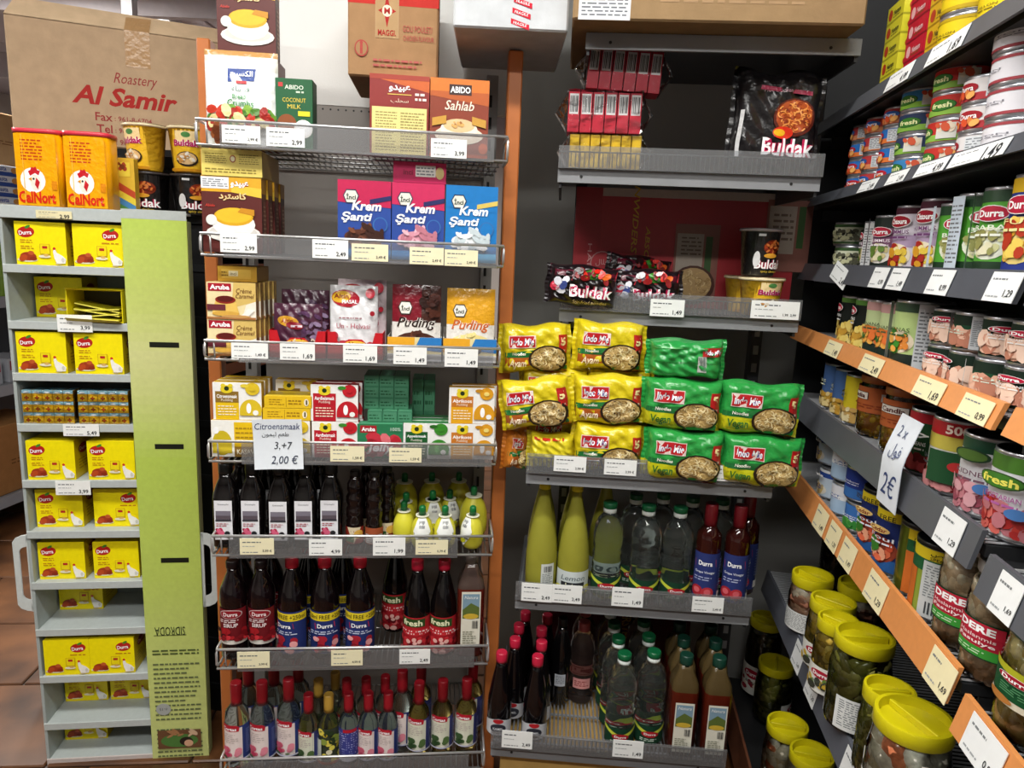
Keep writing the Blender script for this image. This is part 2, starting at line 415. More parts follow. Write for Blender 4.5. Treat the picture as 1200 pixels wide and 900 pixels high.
for k, (x, y, z, lx, ly, rz) in enumerate(LAMPS):
    h = MB().cbox(-lx / 2 - .03, -ly / 2 - .03, .075, lx / 2 + .03, ly / 2 + .03, .129, 'e8e8e8', .006)
    h.box(-lx / 2 - .03, -ly / 2 - .03, .02, lx / 2 + .03, -ly / 2 - .02, .08, 'f0f0f0').box(-lx / 2 - .03, ly / 2 + .02, .02, lx / 2 + .03, ly / 2 + .03, .08, 'f0f0f0')
    tu = MB()
    if lx > ly:
        for s in (-.04, .04): tu.tube([(-lx / 2, s, .05), (lx / 2, s, .05)], .013, 'ffffff', 8)
    else:
        for s in (-.04, .04): tu.tube([(s, -ly / 2, .05), (s, ly / 2, .05)], .013, 'ffffff', 8)
    thing('ceiling_lamp', 'white fluorescent tube fitting ' + LL[k], 'ceiling lamp', (x, y, z), rz,
          [('housing', h.mesh('housing', 'steel')), ('tube', tu.mesh('tube', em))], 'fluorescent ceiling fittings')
# ------------------------------------------------------------------ left wire rack
def rack(name, label, loc, rz):
    r = obj(name, None, None, loc, (0, 0, rz)); r.empty_display_size = .05; return tag(r, label, 'shelf')
rk = rack('shelf_rack', 'silver wire shelf rack between two varnished orange posts, seven tiers', LB.o, LB.a)
for px0, px1, py, v in ((239, 254.5, 300, .20), (590.5, 607, 220, .115)):
    x0 = LB.hit(px0, py, v)[0]; x1 = LB.hit(px1, py, v)[0]
    obj('post', MB().cbox(x0, v, 0, x1, v + .045, 1.962, 'c07038', .003).mesh('post', 'post'), rk)
    x0 = .0 if x0 < .3 else .632; x1 = x0 + .03
    up = MB().box(x0 - .004, .335, 0, x1 - .004, .375, 1.955, '9a9a98')
    for i in range(26): up.box(x0 + .004, .3335, .5 + i * .055, x0 + .011, .335, .53 + i * .055, '151515')
    obj('slotted_upright', up.mesh('slotted_upright', 'steel'), rk)
bp = MB().box(.04, .378, .1, .645, .39, 1.862, '9a9590'); obj('back_panel', bp.mesh('back_panel', 'wall'), rk)
bp = MB().box(-.05, .380, 1.864, .70, .40, 2.75, 'e9e9e6')
bp.box(.045, .3782, 1.845, .645, .3785, 1.860, 'dcdcda')
obj('white_back_panel', bp.mesh('white_back_panel', 'wall'), rk)
hp = MB()
for i in range(30): hp.lathe([(.0026, 0), (.0026, .0006)], 8, '202020', Matrix.Translation((.06 + i * .02, .378, 1.853)) @ Matrix.Rotation(math.pi / 2, 4, 'X'))
o = obj('perforation', hp.mesh('perforation', 'steel'), rk); o['kind'] = 'stuff'
for i, z in enumerate(LZ):
    d = MB(); k = 46; dark = '9a9a9a'
    for j in range(k): x = .012 + .634 * j / (k - 1); d.tube([(x, .004, z - .004), (x, .37, z - .004)], .0016, dark, 4)
    for y in (.004, .09, .18, .27, .37): d.tube([(.008, y, z - .008), (.65, y, z - .008)], .0028, dark, 6)
    sh = obj('wire_shelf', d.mesh('wire_shelf', 'wire'), rk)
    rl = MB(); zr = LR[i]; zb = z - .006; a = .018
    def loop(x, s):
        return [(x, .06, zb), (x, a, zb), (x, .004, zb + .004), (x, -.006, zb + a), (x, -.006, zr - a), (x, .0, zr - .004), (x, a, zr), (x, .09, zr)]
    rl.tube([(0, -.005, zr), (.66, -.005, zr)], .0035, 'd8d8d8', 6)
    for x in (0, .66):
        rl.tube([(x, .10, zb), (x, .02, zb), (x, .004, zb + .003), (x, -.004, zb + .012), (x, -.004, zr - .010), (x, .004, zr - .001), (x, .02, zr), (x, .10, zr), (x, .10, zb)], .0032, 'd2d2d2', 6)
    for x in (.02, .10): rl.tube([(x, -.003, zr), (x, .002, zb)], .002, 'c8c8c8', 5)
    rl.tube([(0, -.004, zb), (.66, -.004, zb)], .003, 'cccccc', 6)
    obj('front_rail', rl.mesh('front_rail', 'wire'), sh)
    x0, x1 = [(.05, .63), (.05, .645), (.075, .645), (.075, .650), (.04, .575), (.05, .625), (.05, .62)][i]
    obj('price_strip', MB().box(x0, -.0115, zb - .004, x1, -.0095, zr - .003, 'e6e6e8').mesh('price_strip', 'strip'), sh)
# ------------------------------------------------------------------ middle rack
rk = rack('shelf_rack', 'dark grey metal shelf rack in the middle with clear shelf lips', MF[1].o, MF[1].a)
def loc_in(fr, base, u, v): p = fr.pt(u, v); q = p - base.o; return q.dot(base.u), q.dot(base.v)
for i, fr in enumerate(MF):
    z = MZ[i]; dx, dy = loc_in(fr, MF[1], 0, 0); T = Matrix.Translation((dx, dy, 0)); dep = 2.04 - fr.o.y
    d = MB()
    if i < 5: d.box(0, .012, z - .006, MW, dep, z - .002, '4a4b4e', T)
    else:
        for y in (.02, .14, .26, .38): d.box(0, y, z - .006, MW, y + .006, z - .002, '8a8c90', T)
    d.box(-.003, .004, z - .034, MW + .003, .012, z - .001, '85878a', T)
    for j in range(54): x = .008 + (MW - .016) * j / 53; d.box(x - .0022, .006, z - .002, x + .0022, dep - .1, z + .0004, '6a6c70', T)
    for x in (.05, MW - .06): d.lathe([(.0035, 0), (.0035, .001)], 8, '1a1a1a', T @ Matrix.Translation((x, .004, z - .02)) @ Matrix.Rotation(math.pi / 2, 4, 'X'))
    for x in (0, MW - .006): d.box(x, .012, z - .045, x + .006, dep, z - .006, '3c3d40', T)
    sh = obj('shelf', d.mesh('shelf', 'steel'), rk)
    if i:
        h = .045; lp = MB().box(-.003, -.008, z - .004, MW + .003, -.0058, z + h, 'e4e6e9', T).box(-.003, -.0058, z - .004, MW + .003, .004, z - .002, 'e4e6e9', T)
        obj('clear_lip', lp.mesh('clear_lip', 'strip'), sh)
        g = MB()
        for j in range(56): x = .004 + (MW - .01) * j / 55; g.tube([(x, .002, z), (x, .002, z + h - .012)], .0012, 'a8a8a8', 4, T=T)
        g.tube([(0, .002, z + h - .012), (MW, .002, z + h - .012)], .0018, 'a8a8a8', 5, T=T)
        obj('wire_fence', g.mesh('wire_fence', 'wire'), sh)
for x in (.06, MW - .005):
    up = MB().box(x - .015, .34, 0, x + .015, .375, 2.0, '2c2d30')
    for i in range(32): up.box(x - .007, .3385, .3 + i * .05, x + .007, .34, .325 + i * .05, '9a9a9a')
    obj('slotted_upright', up.mesh('slotted_upright', 'steel'), rk)
# ------------------------------------------------------------------ right gondola
rk = rack('shelf_gondola', 'dark grey gondola shelving with grey and orange price rails on the right', GB.o, GB.a)
GC = ['55575c', '4a4d54', '4e5158', 'd88e50', '54565c', 'd88e50', '5a5d66', '7a4a34']
GH = [.036, .026, .042, .036, .056, .056, .064, .10]
GU = [(-.03, 1.06)] * 8
for i, z in enumerate(GZ):
    v0 = 0 if i < 7 else -.045
    for b, (u0, u1) in enumerate([(-.02, 1.05), (1.075, 1.75)]):
        zz = z - (.022 if b and i > 3 else 0)
        if i == 7 and b == 0: u0 = -.24
        d = MB().box(u0, v0 + .004, zz - .022, u1, .42, zz - .006, '232426')
        for u in (u0 + .004, u1 - .008): d.box(u, v0 + .03, zz - .05, u + .004, .42, zz - .022, '2e3033')
        sh = obj('shelf', d.mesh('shelf', 'steel'), rk)
        r_ = MB(); h = GH[i]; zd = zz; zz = zz + GL[i] - z
        r_.add([(u0, v0 - .004, zz), (u1, v0 - .004, zz), (u1, v0 - .016, zz - h), (u0, v0 - .016, zz - h), (u0, v0 + .003, zz), (u1, v0 + .003, zz), (u1, v0 - .010, zz - h), (u0, v0 - .010, zz - h)],
               [(0, 3, 2, 1), (4, 5, 6, 7), (0, 1, 5, 4), (3, 7, 6, 2), (0, 4, 7, 3), (1, 2, 6, 5)], GC[i])
        obj('price_rail', r_.mesh('price_rail', 'steel' if GC[i] != 'd88e50' else 'card'), sh); zz = zd
        if i < 7:
            wd = MB(); n = int((u1 - u0) / .0115)
            for j in range(n): u = u0 + .006 + j * .0115; wd.tube([(u, v0 + .004, zz - .0035), (u, .36, zz - .0035)], .0022, 'd4d6da' if i > 2 else '86888c', 4)
            for v in (.12, .3): wd.tube([(u0, v, zz - .0065), (u1, v, zz - .0065)], .002, '909296', 4)
            o = obj('wire_deck', wd.mesh('wire_deck', 'wire'), sh); o['kind'] = 'stuff'
for u in (-.03, 1.062, 1.76):
    obj('upright', MB().box(u - .012, .40, 0, u + .012, .44, 2.3, '2a2b2e').mesh('upright', 'steel'), rk)
bk = MB().box(-.05, .425, .1, 1.76, .435, 2.3, '48494c')
ep = MB().box(-.052, .012, .95, -.044, .425, 2.35, '242527')  # dark sheet added to stand in for the shade in the far corner
obj('added_shade_panel', ep.mesh('added_shade_panel', 'steel'), rk)
obj('back_panel', bk.mesh('back_panel', 'steel'), rk)
obj('plinth', MB().box(-.02, -.03, 0, 1.75, .40, .10, '26262a').mesh('plinth', 'steel'), rk)
# ------------------------------------------------------------------ dark side shelving between display stand and left rack

SB = Frame(-.880, 2.032, 82)                  # faces right, u runs away from the camera
rk = rack('side_shelving', 'dark shelving with orange price rails between display stand and wire rack', SB.o, SB.a)
for i, z in enumerate([1.76, 1.565, 1.43, 1.28, 1.13, .97, .80, .62, .44, .26, .1]):
    sh = obj('shelf', MB().box(.12 if i == 0 else 0, .004, z - .02, .5, .62, z, '1c1d1f').mesh('shelf', 'steel'), rk)
    if i > 1: obj('price_rail', MB().box(0, -.004, z - .032, .5, .003, z + .002, 'a05a30').mesh('price_rail', 'card'), sh)
obj('back_panel', MB().box(0, .62, 0, .5, .63, 1.55, '1a1a1c').box(.004, .02, 0, .012, .62, 1.54, '161617').box(.5, .0, 0, .51, .63, 1.74, '161617').mesh('back_panel', 'steel'), rk)  # dark near and far end sheets added so the lit aisle stays hidden
for u in (.14, .48): obj('upright', MB().box(u, .56, 0, u + .02, .60, 1.76, '222326').mesh('upright', 'steel'), rk)
# ------------------------------------------------------------------ shelving of the side aisle, far left
FB = Frame(-2.62, 2.9, 82)
rk = rack('aisle_shelving', 'grey shelving of the side aisle at the far left edge', FB.o, FB.a)
FZ = [1.62, 1.18, .74, .17]
for z in FZ:
    sh = obj('shelf', MB().box(0, .004, z - .03, 1.6, .45, z, '8d9096').mesh('shelf', 'steel'), rk)
    obj('price_rail', MB().box(0, -.006, z - .05, 1.6, .003, z + .004, '9fa3ac').mesh('price_rail', 'steel'), sh)
obj('back_panel', MB().box(0, .45, 0, 1.6, .46, 2.0, '3b3c40').mesh('back_panel', 'steel'), rk)
# ------------------------------------------------------------------ generic makers
def fwarp(W, y0=0., z0=0.): return lambda x, y, o: (x - W / 2, y0 - o, y + z0)
def rwarp(W, D): return lambda x, y, o: (W / 2 + o, x, y)          # right-hand side face
def twarp(W, H): return lambda x, y, o: (x - W / 2, y, H + o)      # top face
def boxp(W, H, D, col, art=None, sides=None, m='card', b=.0012, right=None, top=None):
    P = [('carton', MB().cbox(-W / 2, 0, 0, W / 2, D, H, col, b, sides=sides).mesh('carton', m))]
    if art: A = Art(W, H); art(A); P.append(('front_print', A.mesh('front_print', fwarp(W), m)))
    if right: A = Art(D, H); right(A); P.append(('side_print', A.mesh('side_print', rwarp(W, D), m)))
    if top: A = Art(W, D); top(A); P.append(('top_print', A.mesh('top_print', twarp(W, H), m)))
    return P
TIER = ['top', 'second', 'third', 'fourth', 'fifth', 'sixth', 'seventh', 'eighth', 'ninth', 'tenth', 'eleventh', 'bottom']
# ------------------------------------------------------------------ cardboard display stand
GRY = 'a7b0ae'
st = rack('display_stand', 'grey cardboard display stand with a tall lime green panel', DS.o, DS.a); st['category'] = 'display stand'
WD, DV, DP = .445, .288, .215
obj('side_panel', MB().cbox(-.002, 0, 0, .006, DP, 1.57, GRY, .001).mesh('side_panel', 'card'), st)
obj('side_panel', MB().cbox(DV - .002, .004, 0, DV + .006, DP, 1.57, GRY, .001).mesh('side_panel', 'card'), st)
obj('side_panel', MB().cbox(WD - .006, .004, 0, WD, .03, 1.545, 'a9b57a', .001).mesh('side_panel', 'card'), st)
obj('back_panel', MB().box(0, DP - .004, 0, DV, DP, 1.57, '8b9492').mesh('back_panel', 'card'), st)
for i, z in enumerate(DZ):
    s = MB().cbox(.006, .0, z - .006, DV - .002, DP - .004, z, 'b4bcba', .001)
    s.cbox(.0, -.004, z - (.03 if i == 0 else .020), DV + .004, 0, z + .001, 'b9c0be' if i < 11 else 'c9bdb8', .001)
    if i == 0: s.box(DV, .0, z - .006, WD, .03, z, 'b4bcba')
    obj('tray', s.mesh('tray', 'card'), st)
pw = WD - DV
pn = MB()
def pcol(a, b):
    z = b * 1.57; return 'd3d48c' if 1.05 < z < 1.28 else 'cbd587' if z > 1.28 and z < 1.36 else 'b9cf62' if z > .55 else 'ccd488'
pn.box(DV, -.006, 0, WD, -.001, 1.55, 'c3d070')
p_ = obj('green_panel', pn.mesh('green_panel', 'card'), st)
def stand_art(A):
    ks = [(0, 'c9d084'), (.2, 'c4d078'), (.36, 'bccf62'), (.58, 'b6cd58'), (.70, 'cdd488'), (.76, 'd2d592'), (.84, 'c6d276'), (.985, 'b8cf5c')]
    for q in range(64):
        y = (q + .5) / 64 * .985; k = max(n_ for n_ in range(len(ks) - 1) if ks[n_][0] <= y); t_ = (y - ks[k][0]) / (ks[k + 1][0] - ks[k][0]); a, b = lin(ks[k][1]), lin(ks[k + 1][1])
        A.l = 0; A.rect(0, q / 64 * .985, 1, (q + 1) / 64 * .985, tuple(a[m] + (b[m] - a[m]) * t_ for m in range(3)))
    A.l = 1
    A.rect(0, .985, 1, 1, 'b5bdbb')
    for z in (1.225, .948, .620): A.rect(.33, z / 1.57 - .0045, .80, z / 1.57 + .0045, '161a10')
    k = 1 / 1.57
    A.t('SIDRODA', .42, .405 * k, w=.52, h=.017, c='23301c', rot=math.pi); A.rect(.14, .392 * k, .70, .3935 * k, '23301c')
    A.lines(.1, .33 * k, .9, .35 * k, 2, '4a5a30', 5, .45); A.lines(.1, .12 * k, .9, .31 * k, 13, '65704a', 6, .35, .09)
    A.lines(.1, .00 * k, .9, .10 * k, 7, '65704a', 8, .35, .09)
    A.ell(.24, .16 * k, .13, .012, 'a8aca8').t('ö-15', .24, .16 * k, w=.14, c='50545a', rot=math.pi)
A = Art(pw, 1.57); stand_art(A); obj('panel_print', A.mesh('panel_print', lambda x, y, o: (DV + x, -.006 - o, y)), p_)
A = Art(pw, 1.57)
# photo printed near the foot of the panel
A.rect(.12, .02, .88, .058, '6d4a30').ell(.5, .036, .33, .014, '4f7b3a').ell(.62, .034, .12, .009, '2a2018').ell(.66, .030, .08, .007, 'd8a888').blobs(.2, .045, .8, .056, 8, ['a87850', 'd0b090', '7a5030'], .012, .004, 4)
obj('panel_photo', A.mesh('panel_photo', lambda x, y, o: (DV + x, -.0072 - o - .0035, y + .002)), p_)
for sx, x in ((-1, 0.0), (1, WD)):
    h = MB(); ou = []; inn = []
    for k in range(13):
        a = -math.pi / 2 + math.pi * k / 12; c, s_ = math.cos(a), math.sin(a)
        ou.append((x + sx * .040 * min(1, abs(c) * 1.6), .585 + .112 * math.copysign(abs(s_) ** .6, s_)))
        inn.append((x + sx * (.006 + .019 * min(1, abs(c) * 1.6)), .585 + .078 * math.copysign(abs(s_) ** .6, s_)))
    for y in (.0, .004):
        V = [(p[0], y, p[1]) for p in ou + inn]; h.add(V, [(k, k + 1, 13 + k + 1, 13 + k) for k in range(12)], 'c9cfcd')
    h.add([(p[0], y, p[1]) for y in (0, .004) for p in ou], [(k, k + 1, 14 + k, 13 + k) for k in range(12)], 'c9cfcd')
    h.box(x - .002, 0, .473, x + sx * .006 + .001, .004, .697, 'c9cfcd')
    obj('handle', h.mesh('handle', 'card'), st)
# ------------------------------------------------------------------ bouillon boxes
def bouillon_art(A, lx=.22):
    A.rect(.0, .0, 1, 1, 'f8e600').rect(0, 0, 1, .02, 'e8cf00')
    A.ell(lx, .76, .17, .125, 'b81e1a', rot=.12).ell(lx + .04, .88, .06, .03, '3f8a2a', rot=.5).t('Durra', lx - .01, .745, w=.25, h=.10, c='ffffff', bold=.02, rot=.1)
    if lx < .5: A.lines(.1, .50, .34, .60, 2, 'c88a10', 2, .4, .3).lines(.1, .36, .36, .46, 2, 'c88a10', 3, .4, .3)
    else: A.lines(.58, .54, .94, .60, 1, 'c88a10', 2, .5, .3)
    A.ell(.22, .12, .2, .05, 'e6e0c0').ell(.24, .20, .16, .10, 'a03818').ell(.14, .16, .09, .07, 'b8481c', rot=.6).ell(.30, .28, .06, .05, 'c0582a').ell(.34, .15, .07, .045, '8a2c12')
    A.rect(.48, .26, .68, .50, 'c8a010').rect(.49, .27, .67, .49, 'f3dd10').rect(.53, .39, .63, .45, 'b82020').ell(.57, .21, .12, .035, 'efe7c8').ell(.60, .24, .05, .03, 'd8b060')
    A.poly([(.74, .34), (.78, .40), (.82, .30), (.92, .24), (.99, .16), (.97, .06), (.80, .06), (.76, .18)], 'f4f2ec').ell(.77, .40, .03, .03, 'cc2a22').ell(.84, .05, .07, .015, 'c8b890').ell(.93, .14, .03, .05, 'd5d2c8')
bouillon_art_b = lambda A: bouillon_art(A, .76)
def bouillon_side(A): A.ell(.5, .72, .26, .13, '8a1a16').t('Durra', .5, .72, w=.4, h=.09, c='e8d8c8').lines(.2, .2, .8, .5, 4, '9a7a10', 4, .4, .3)
BW, BH, BD = .119, .108, .10
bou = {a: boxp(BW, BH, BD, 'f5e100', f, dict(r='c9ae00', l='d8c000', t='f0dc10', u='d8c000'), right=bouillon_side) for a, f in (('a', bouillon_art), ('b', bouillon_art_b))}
# tier index, x0, x1, top, bottom pixel, depth, art, where
BO = [(1, 17, 78, 255, 308, .01, 'a', 'left one'), (1, 87, 145, 257, 311, .01, 'b', 'right one'),
      (2, 42, 78, 327, 370, .115, 'a', 'behind opened box'),
      (3, 16, 72, 383, 433, .004, 'a', 'left one'), (3, 88, 143, 386, 435, .004, 'a', 'right one'),
      (5, 32, 87, 513, 562, .006, 'a', 'left one'), (5, 104, 158, 514, 563, .006, 'a', 'right one'),
      (6, 40, 90, 577, 620, .03, 'a', 'left one'), (6, 111, 163, 577, 620, .03, 'b', 'right one'),
      (7, 40, 91, 633, 678, .02, 'a', 'left one'), (7, 110, 162, 630, 677, .02, 'a', 'right one'),
      (8, 57, 107, 685, 723, .11, 'b', 'alone at the back'),
      (9, 45, 96, 742, 791, .004, 'b', 'left of two touching'), (9, 96, 147, 742, 791, .004, 'b', 'right of two touching'),
      (10, 68, 118, 796, 830, .10, 'a', 'left one'), (10, 134, 175, 793, 828, .10, 'a', 'right one'),
      (11, 71, 112, 847, 880, .08, 'b', 'the only one')]
for t_, x0, x1, yt, yb, v, a, wh in BO:
    u, w_, h_ = DS.dim(x0, x1, yt, v, DZ[t_], yb)
    u = min(max(u, .012 + BW / 2), DV - .006 - BW / 2) if wh[-8:] != 'touching' else u
    if wh == 'left of two touching': u = .012 + .06
    if wh == 'right of two touching': u = .012 + .06 + .1195
    thing('bouillon_box', 'yellow bouillon box on the %s tier of the display stand, %s' % (TIER[t_ - 1], wh), 'box', DS.pt(u, v, DZ[t_]), DS.a, bou[a], 'yellow bouillon boxes on the display stand')
# the opened box with sachets
z = DZ[2]; u, w_, h_ = DS.dim(76, 140, 328, .0, z, 372); W, H, D = .135, .085, .10
ob_ = MB(); c1, c2 = 'eddc10', '3a3608'
ob_.box(-W / 2, 0, 0, W / 2, D, .002, c1).box(-W / 2, 0, H - .002, W / 2, D, H, c1).box(-W / 2, 0, 0, -W / 2 + .002, D, H, c1).box(W / 2 - .002, 0, 0, W / 2, D, H, c1).box(-W / 2, D - .002, 0, W / 2, D, H, c2)
fl_ = MB().add([(-W / 2, 0, H), (W / 2, 0, H), (W / 2 - .003, -.016, H + .002), (-W / 2 + .003, -.016, H + .004)], [(0, 1, 2, 3)], 'f4e418')
fl2 = MB().add([(-W / 2, 0, .0), (W / 2, 0, 0), (W / 2 - .004, -.022, .008), (-W / 2 + .004, -.022, .014)], [(0, 1, 2, 3)], 'd8c814')
sa = []
for k, (zz, sl) in enumerate(((.008, .05), (.016, -.12), (.024, .16), (.031, -.05), (.036, .22))):
    sa.append(('sachet', MB().add([(-.055, .004 + .003 * k, zz + sl * .05), (.055, .004 + .002 * k, zz - sl * .05), (.055, .075, zz - sl * .05 + .003), (-.055, .075, zz + sl * .05 + .002),
                               (-.055, .004 + .003 * k, zz + sl * .05 + .003), (.055, .004 + .002 * k, zz - sl * .05 + .003), (.055, .075, zz - sl * .05 + .006), (-.055, .075, zz + sl * .05 + .005)],
                              [(0, 1, 2, 3), (4, 5, 6, 7), (0, 1, 5, 4), (1, 2, 6, 5), (2, 3, 7, 6), (3, 0, 4, 7)], ['d8cc20', 'c8c428', 'e6dc60', 'd8cc20', 'b8b018', 'd8cc20']).mesh('sachet', 'film')))
thing('opened_bouillon_box', 'torn-open yellow bouillon box showing sachets on the second tier', 'box', DS.pt(u + .004, .0, z + .0005), DS.a,
      [('carton', ob_.mesh('carton')), ('flap', fl_.mesh('flap')), ('flap', fl2.mesh('flap'))] + sa)
# shrink-wrapped packs of stock cubes, fourth tier
z = DZ[4]; cw, ch = .0252, .030
def cube_art(A): A.rect(0, .70, 1, 1, '8fc0d0').rect(0, .0, 1, .70, 'e0ac1c').ell(.5, .3, .36, .22, 'f0cf2a').rect(.42, .1, .58, .5, 'b04a1a').rect(.26, .22, .74, .38, 'b04a1a').ell(.5, .82, .3, .08, 'e8eef0')
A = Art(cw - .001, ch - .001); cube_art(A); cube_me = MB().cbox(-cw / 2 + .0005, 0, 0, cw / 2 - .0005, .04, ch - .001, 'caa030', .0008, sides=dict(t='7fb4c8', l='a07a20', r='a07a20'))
cm = cube_me.mesh('stock_cube', 'film'); cam_ = A.mesh('cube_print', fwarp(cw - .001), 'film')
for k, (px, wh) in enumerate(((60, 'left'), (127, 'right'))):
    u = DS.hit(px, 478, .006)[0]; u = (.0755, .2115)[k]
    r = obj('stock_cube_pack', None, None, DS.pt(u, .006, z + .001), (0, 0, DS.a)); tag(r, 'shrink-wrapped pack of blue and yellow stock cubes on the fourth tier, %s one' % wh, 'pack', 'stock cube packs on the display stand')
    for i in range(5):
        for j in range(3):
            c_ = obj('stock_cube', cm, r, ((i - 2) * cw, 0, j * ch)); obj('cube_print', cam_, c_)
    obj('wrap', MB().cbox(-2.5 * cw - .001, -.002, -.0005, 2.5 * cw + .001, .042, 3 * ch + .001, 'f4f4f4', .003).mesh('wrap', 'cello'), r)
# ------------------------------------------------------------------ price cards
PRN = 0
def price(fr, x0, y0, x1, y1, label, pr='2,99', tone='f2f3f0', v=-.0135, tilt=0., name='grey', rx=0, base='steel', slope=0.):
    """card held in a shelf channel; pixel corners give place and size"""
    global PRN; PRN += 1
    u0, za = fr.hit(x0, (y0 + y1) / 2, v); u1, zb = fr.hit(x1, (y0 + y1) / 2, v)
    xc = (x0 + x1) / 2; zt = fr.hit(xc, y0, v)[1]; zl = fr.hit(xc, y1, v)[1]; W, H = abs(u1 - u0), zt - zl
    A = Art(W, H); r = random.Random(PRN)
    A.lines(.08, .70, .62, .82, 1, '606468', PRN, .55, .16); A.lines(.08, .10, .55, .20, 1, '8a8e90', PRN + 50, .5, .2)
    A.lines(.08, .48, .45, .56, 1, 'a0a4a6', PRN + 9, .5, .2); A.t(pr, .80, .24, w=.27, c='2a2c30', bold=.01)
    c = MB().box(-W / 2, 0, 0, W / 2, .0012, H, tone)
    thing('price_card', label, 'price tag', fr.pt((u0 + u1) / 2, v, zl), fr.a, [('card', c.mesh('card', 'paper')), ('price_print', A.mesh('price_print', fwarp(W), 'paper'))], 'price cards on the shelf edges', rx=rx, ry=tilt)
price(DS, 67, 369, 108, 389, 'white price card hanging below the opened bouillon box', '3,99', v=-.008)
price(DS, 74, 497, 116, 511, 'white price card under the stock cube packs', '5,49', v=-.008)
price(DS, 65, 564, 106, 580, 'white price card on the fifth tier edge of the display stand', '3,99', v=-.008)
price(DS, 42, 247, 84, 256, 'cream price card on the top edge of the display stand', '2,99', 'e6dcb0', v=-.008)
# ------------------------------------------------------------------ on top of the stand
def rrect_lathe(W, D, H, col, n=28, p=5., taper=0.):
    V = []; fs = []
    for k, z in enumerate((0, H)):
        for i in range(n):
            a = 2 * math.pi * i / n; c, s_ = math.cos(a), math.sin(a); e = (abs(c) ** p + abs(s_) ** p) ** (-1 / p)
            V.append((W / 2 * c * e * (1 + taper * k), D / 2 * s_ * e * (1 + taper * k), z))
    return V, [(i, (i + 1) % n, n + (i + 1) % n, n + i) for i in range(n)] + [tuple(reversed(range(n))), tuple(range(n, 2 * n))]
z = DZ[0]
u, W, H = DS.dim(25, 82, 158, .05, z, 240)
CW, CH = .110, .178
def caln(A):
    A.rect(.02, .02, .98, .98, 'f2a800').lines(.16, .62, .66, .92, 7, 'c23a14', 7, .45, .22)
    A.ell(.40, .36, .29, .17, 'ffffff').ell(.46, .33, .13, .11, 'f6efe0')
    A.poly([(.34, .42), (.30, .48), (.36, .50), (.38, .54), (.44, .53), (.48, .55), (.52, .50), (.58, .49), (.54, .43), (.46, .46)], 'c81e28').poly([(.48, .40), (.56, .34), (.50, .24), (.44, .30)], 'c81e28').ell(.42, .38, .025, .015, '202020').poly([(.30, .38), (.38, .40), (.37, .35)], 'e8a020')
    A.t('CalNort', .48, .13, w=.86, h=.16, c='d8280e', bold=.045, shear=.0, out='f8c020').rect(.84, .24, .96, .36, 'e08a10')
    A.rect(.2, .04, .215, .97, 'f8c84a')
A = Art(CW * .9, CH); caln(A)
cal = [('tub', MB().add(*rrect_lathe(CW, .075, CH, 0), 'f0a400', True).mesh('tub', 'plastic')), ('front_print', A.mesh('front_print', lambda x, y, o: (x - CW * .45, -.0376 - o, y), 'film')),
       ('lid', MB().add(*rrect_lathe(CW + .004, .079, .010, 0), 'd83a4a', True, Matrix.Translation((0, 0, CH))).mesh('lid', 'plastic'))]
for px, wh in ((52, 'left'), (108, 'right')):
    u = DS.hit(px, 200, .05)[0]
    thing('bouillon_tub', 'tall yellow tub with red lid and white rooster badge on the stand, %s one' % wh, 'tub', DS.pt(u, .05, z), DS.a, cal, 'yellow rooster tubs on the display stand')
# noodle cups
def cupmesh(rb, rt, h, col, rim='e8d8b0'):
    return [(rb * .94, 0, col), (rb, .004, col), (rt, h - .006, rim), (rt + .004, h - .005, rim), (rt + .004, h, rim), (rt - .002, h + .001, rim)]
def cup(rb, rt, h, col, art, rim='e8d8b0'):
    R = lambda y: rb + (rt - rb) * min(max(y / h, 0), 1)
    A = Art(2 * rb, h, seg=.009, lay=.0004); art(A)
    return [('cup', MB().lathe(cupmesh(rb, rt, h, col, rim), 28).mesh('cup', 'film')), ('cup_print', A.mesh('cup_print', lambda x, y, o: cylwarp(R)(x - rb, y, o), 'film')),
            ('foil_lid', MB().lathe([(rt + .003, h + .0012, rim), (rt + .003, h + .002, rim)], 24, rim).mesh('foil_lid', 'metal'))]
def cup_yel(A):
    A.rect(.0, .03, 1, .93, 'e8b828').rect(.15, .62, .85, .9, 'f3d9a0').ell(.5, .82, .14, .06, '4f8a4a').t('Buldak', .5, .64, w=.8, h=.14, c='b01a5a', bold=.04, out='ffffff')
    A.ell(.5, .3, .34, .16, '2a2018').ell(.5, .31, .29, .13, 'd8b480').blobs(.25, .2, .75, .42, 20, ['f0dcb0', 'c89048', 'e8e0d0'], .005, .003, 3, True).rect(0, .03, 1, .09, 'c88a18')
def cup_yel_back(A): A.rect(0, .03, 1, .93, 'e0ae28').lines(.1, .5, .9, .88, 9, 'a87a18', 4, .4, .1).rect(.1, .12, .9, .46, '4a9ab8').lines(.14, .15, .86, .43, 6, '2a6a88', 5, .4, .12)
def cup_blk(A):
    A.rect(0, .03, 1, .93, '1c1a1a').rect(.08, .85, .3, .9, 'd0d0d0').ell(.58, .62, .3, .16, '7a2a14').blobs(.34, .5, .8, .74, 26, ['b8481c', '8a2a14', 'd87a3a'], .006, .003, 5, True).ell(.5, .44, .2, .05, 'e0a030')
    A.t('Buldak', .52, .26, w=.86, h=.2, c='ffffff', bold=.02, out='b81a4a', ow=.04).t('spicy chicken', .52, .10, w=.5, c='e8c840').ell(.12, .36, .09, .17, 'd8d8d8')
cy = cup(.042, .054, .122, 'e0b028', cup_yel); ck = cup(.047, .055, .112, '1a1818', cup_blk, '3a3434')
z = 1.565; v = .215
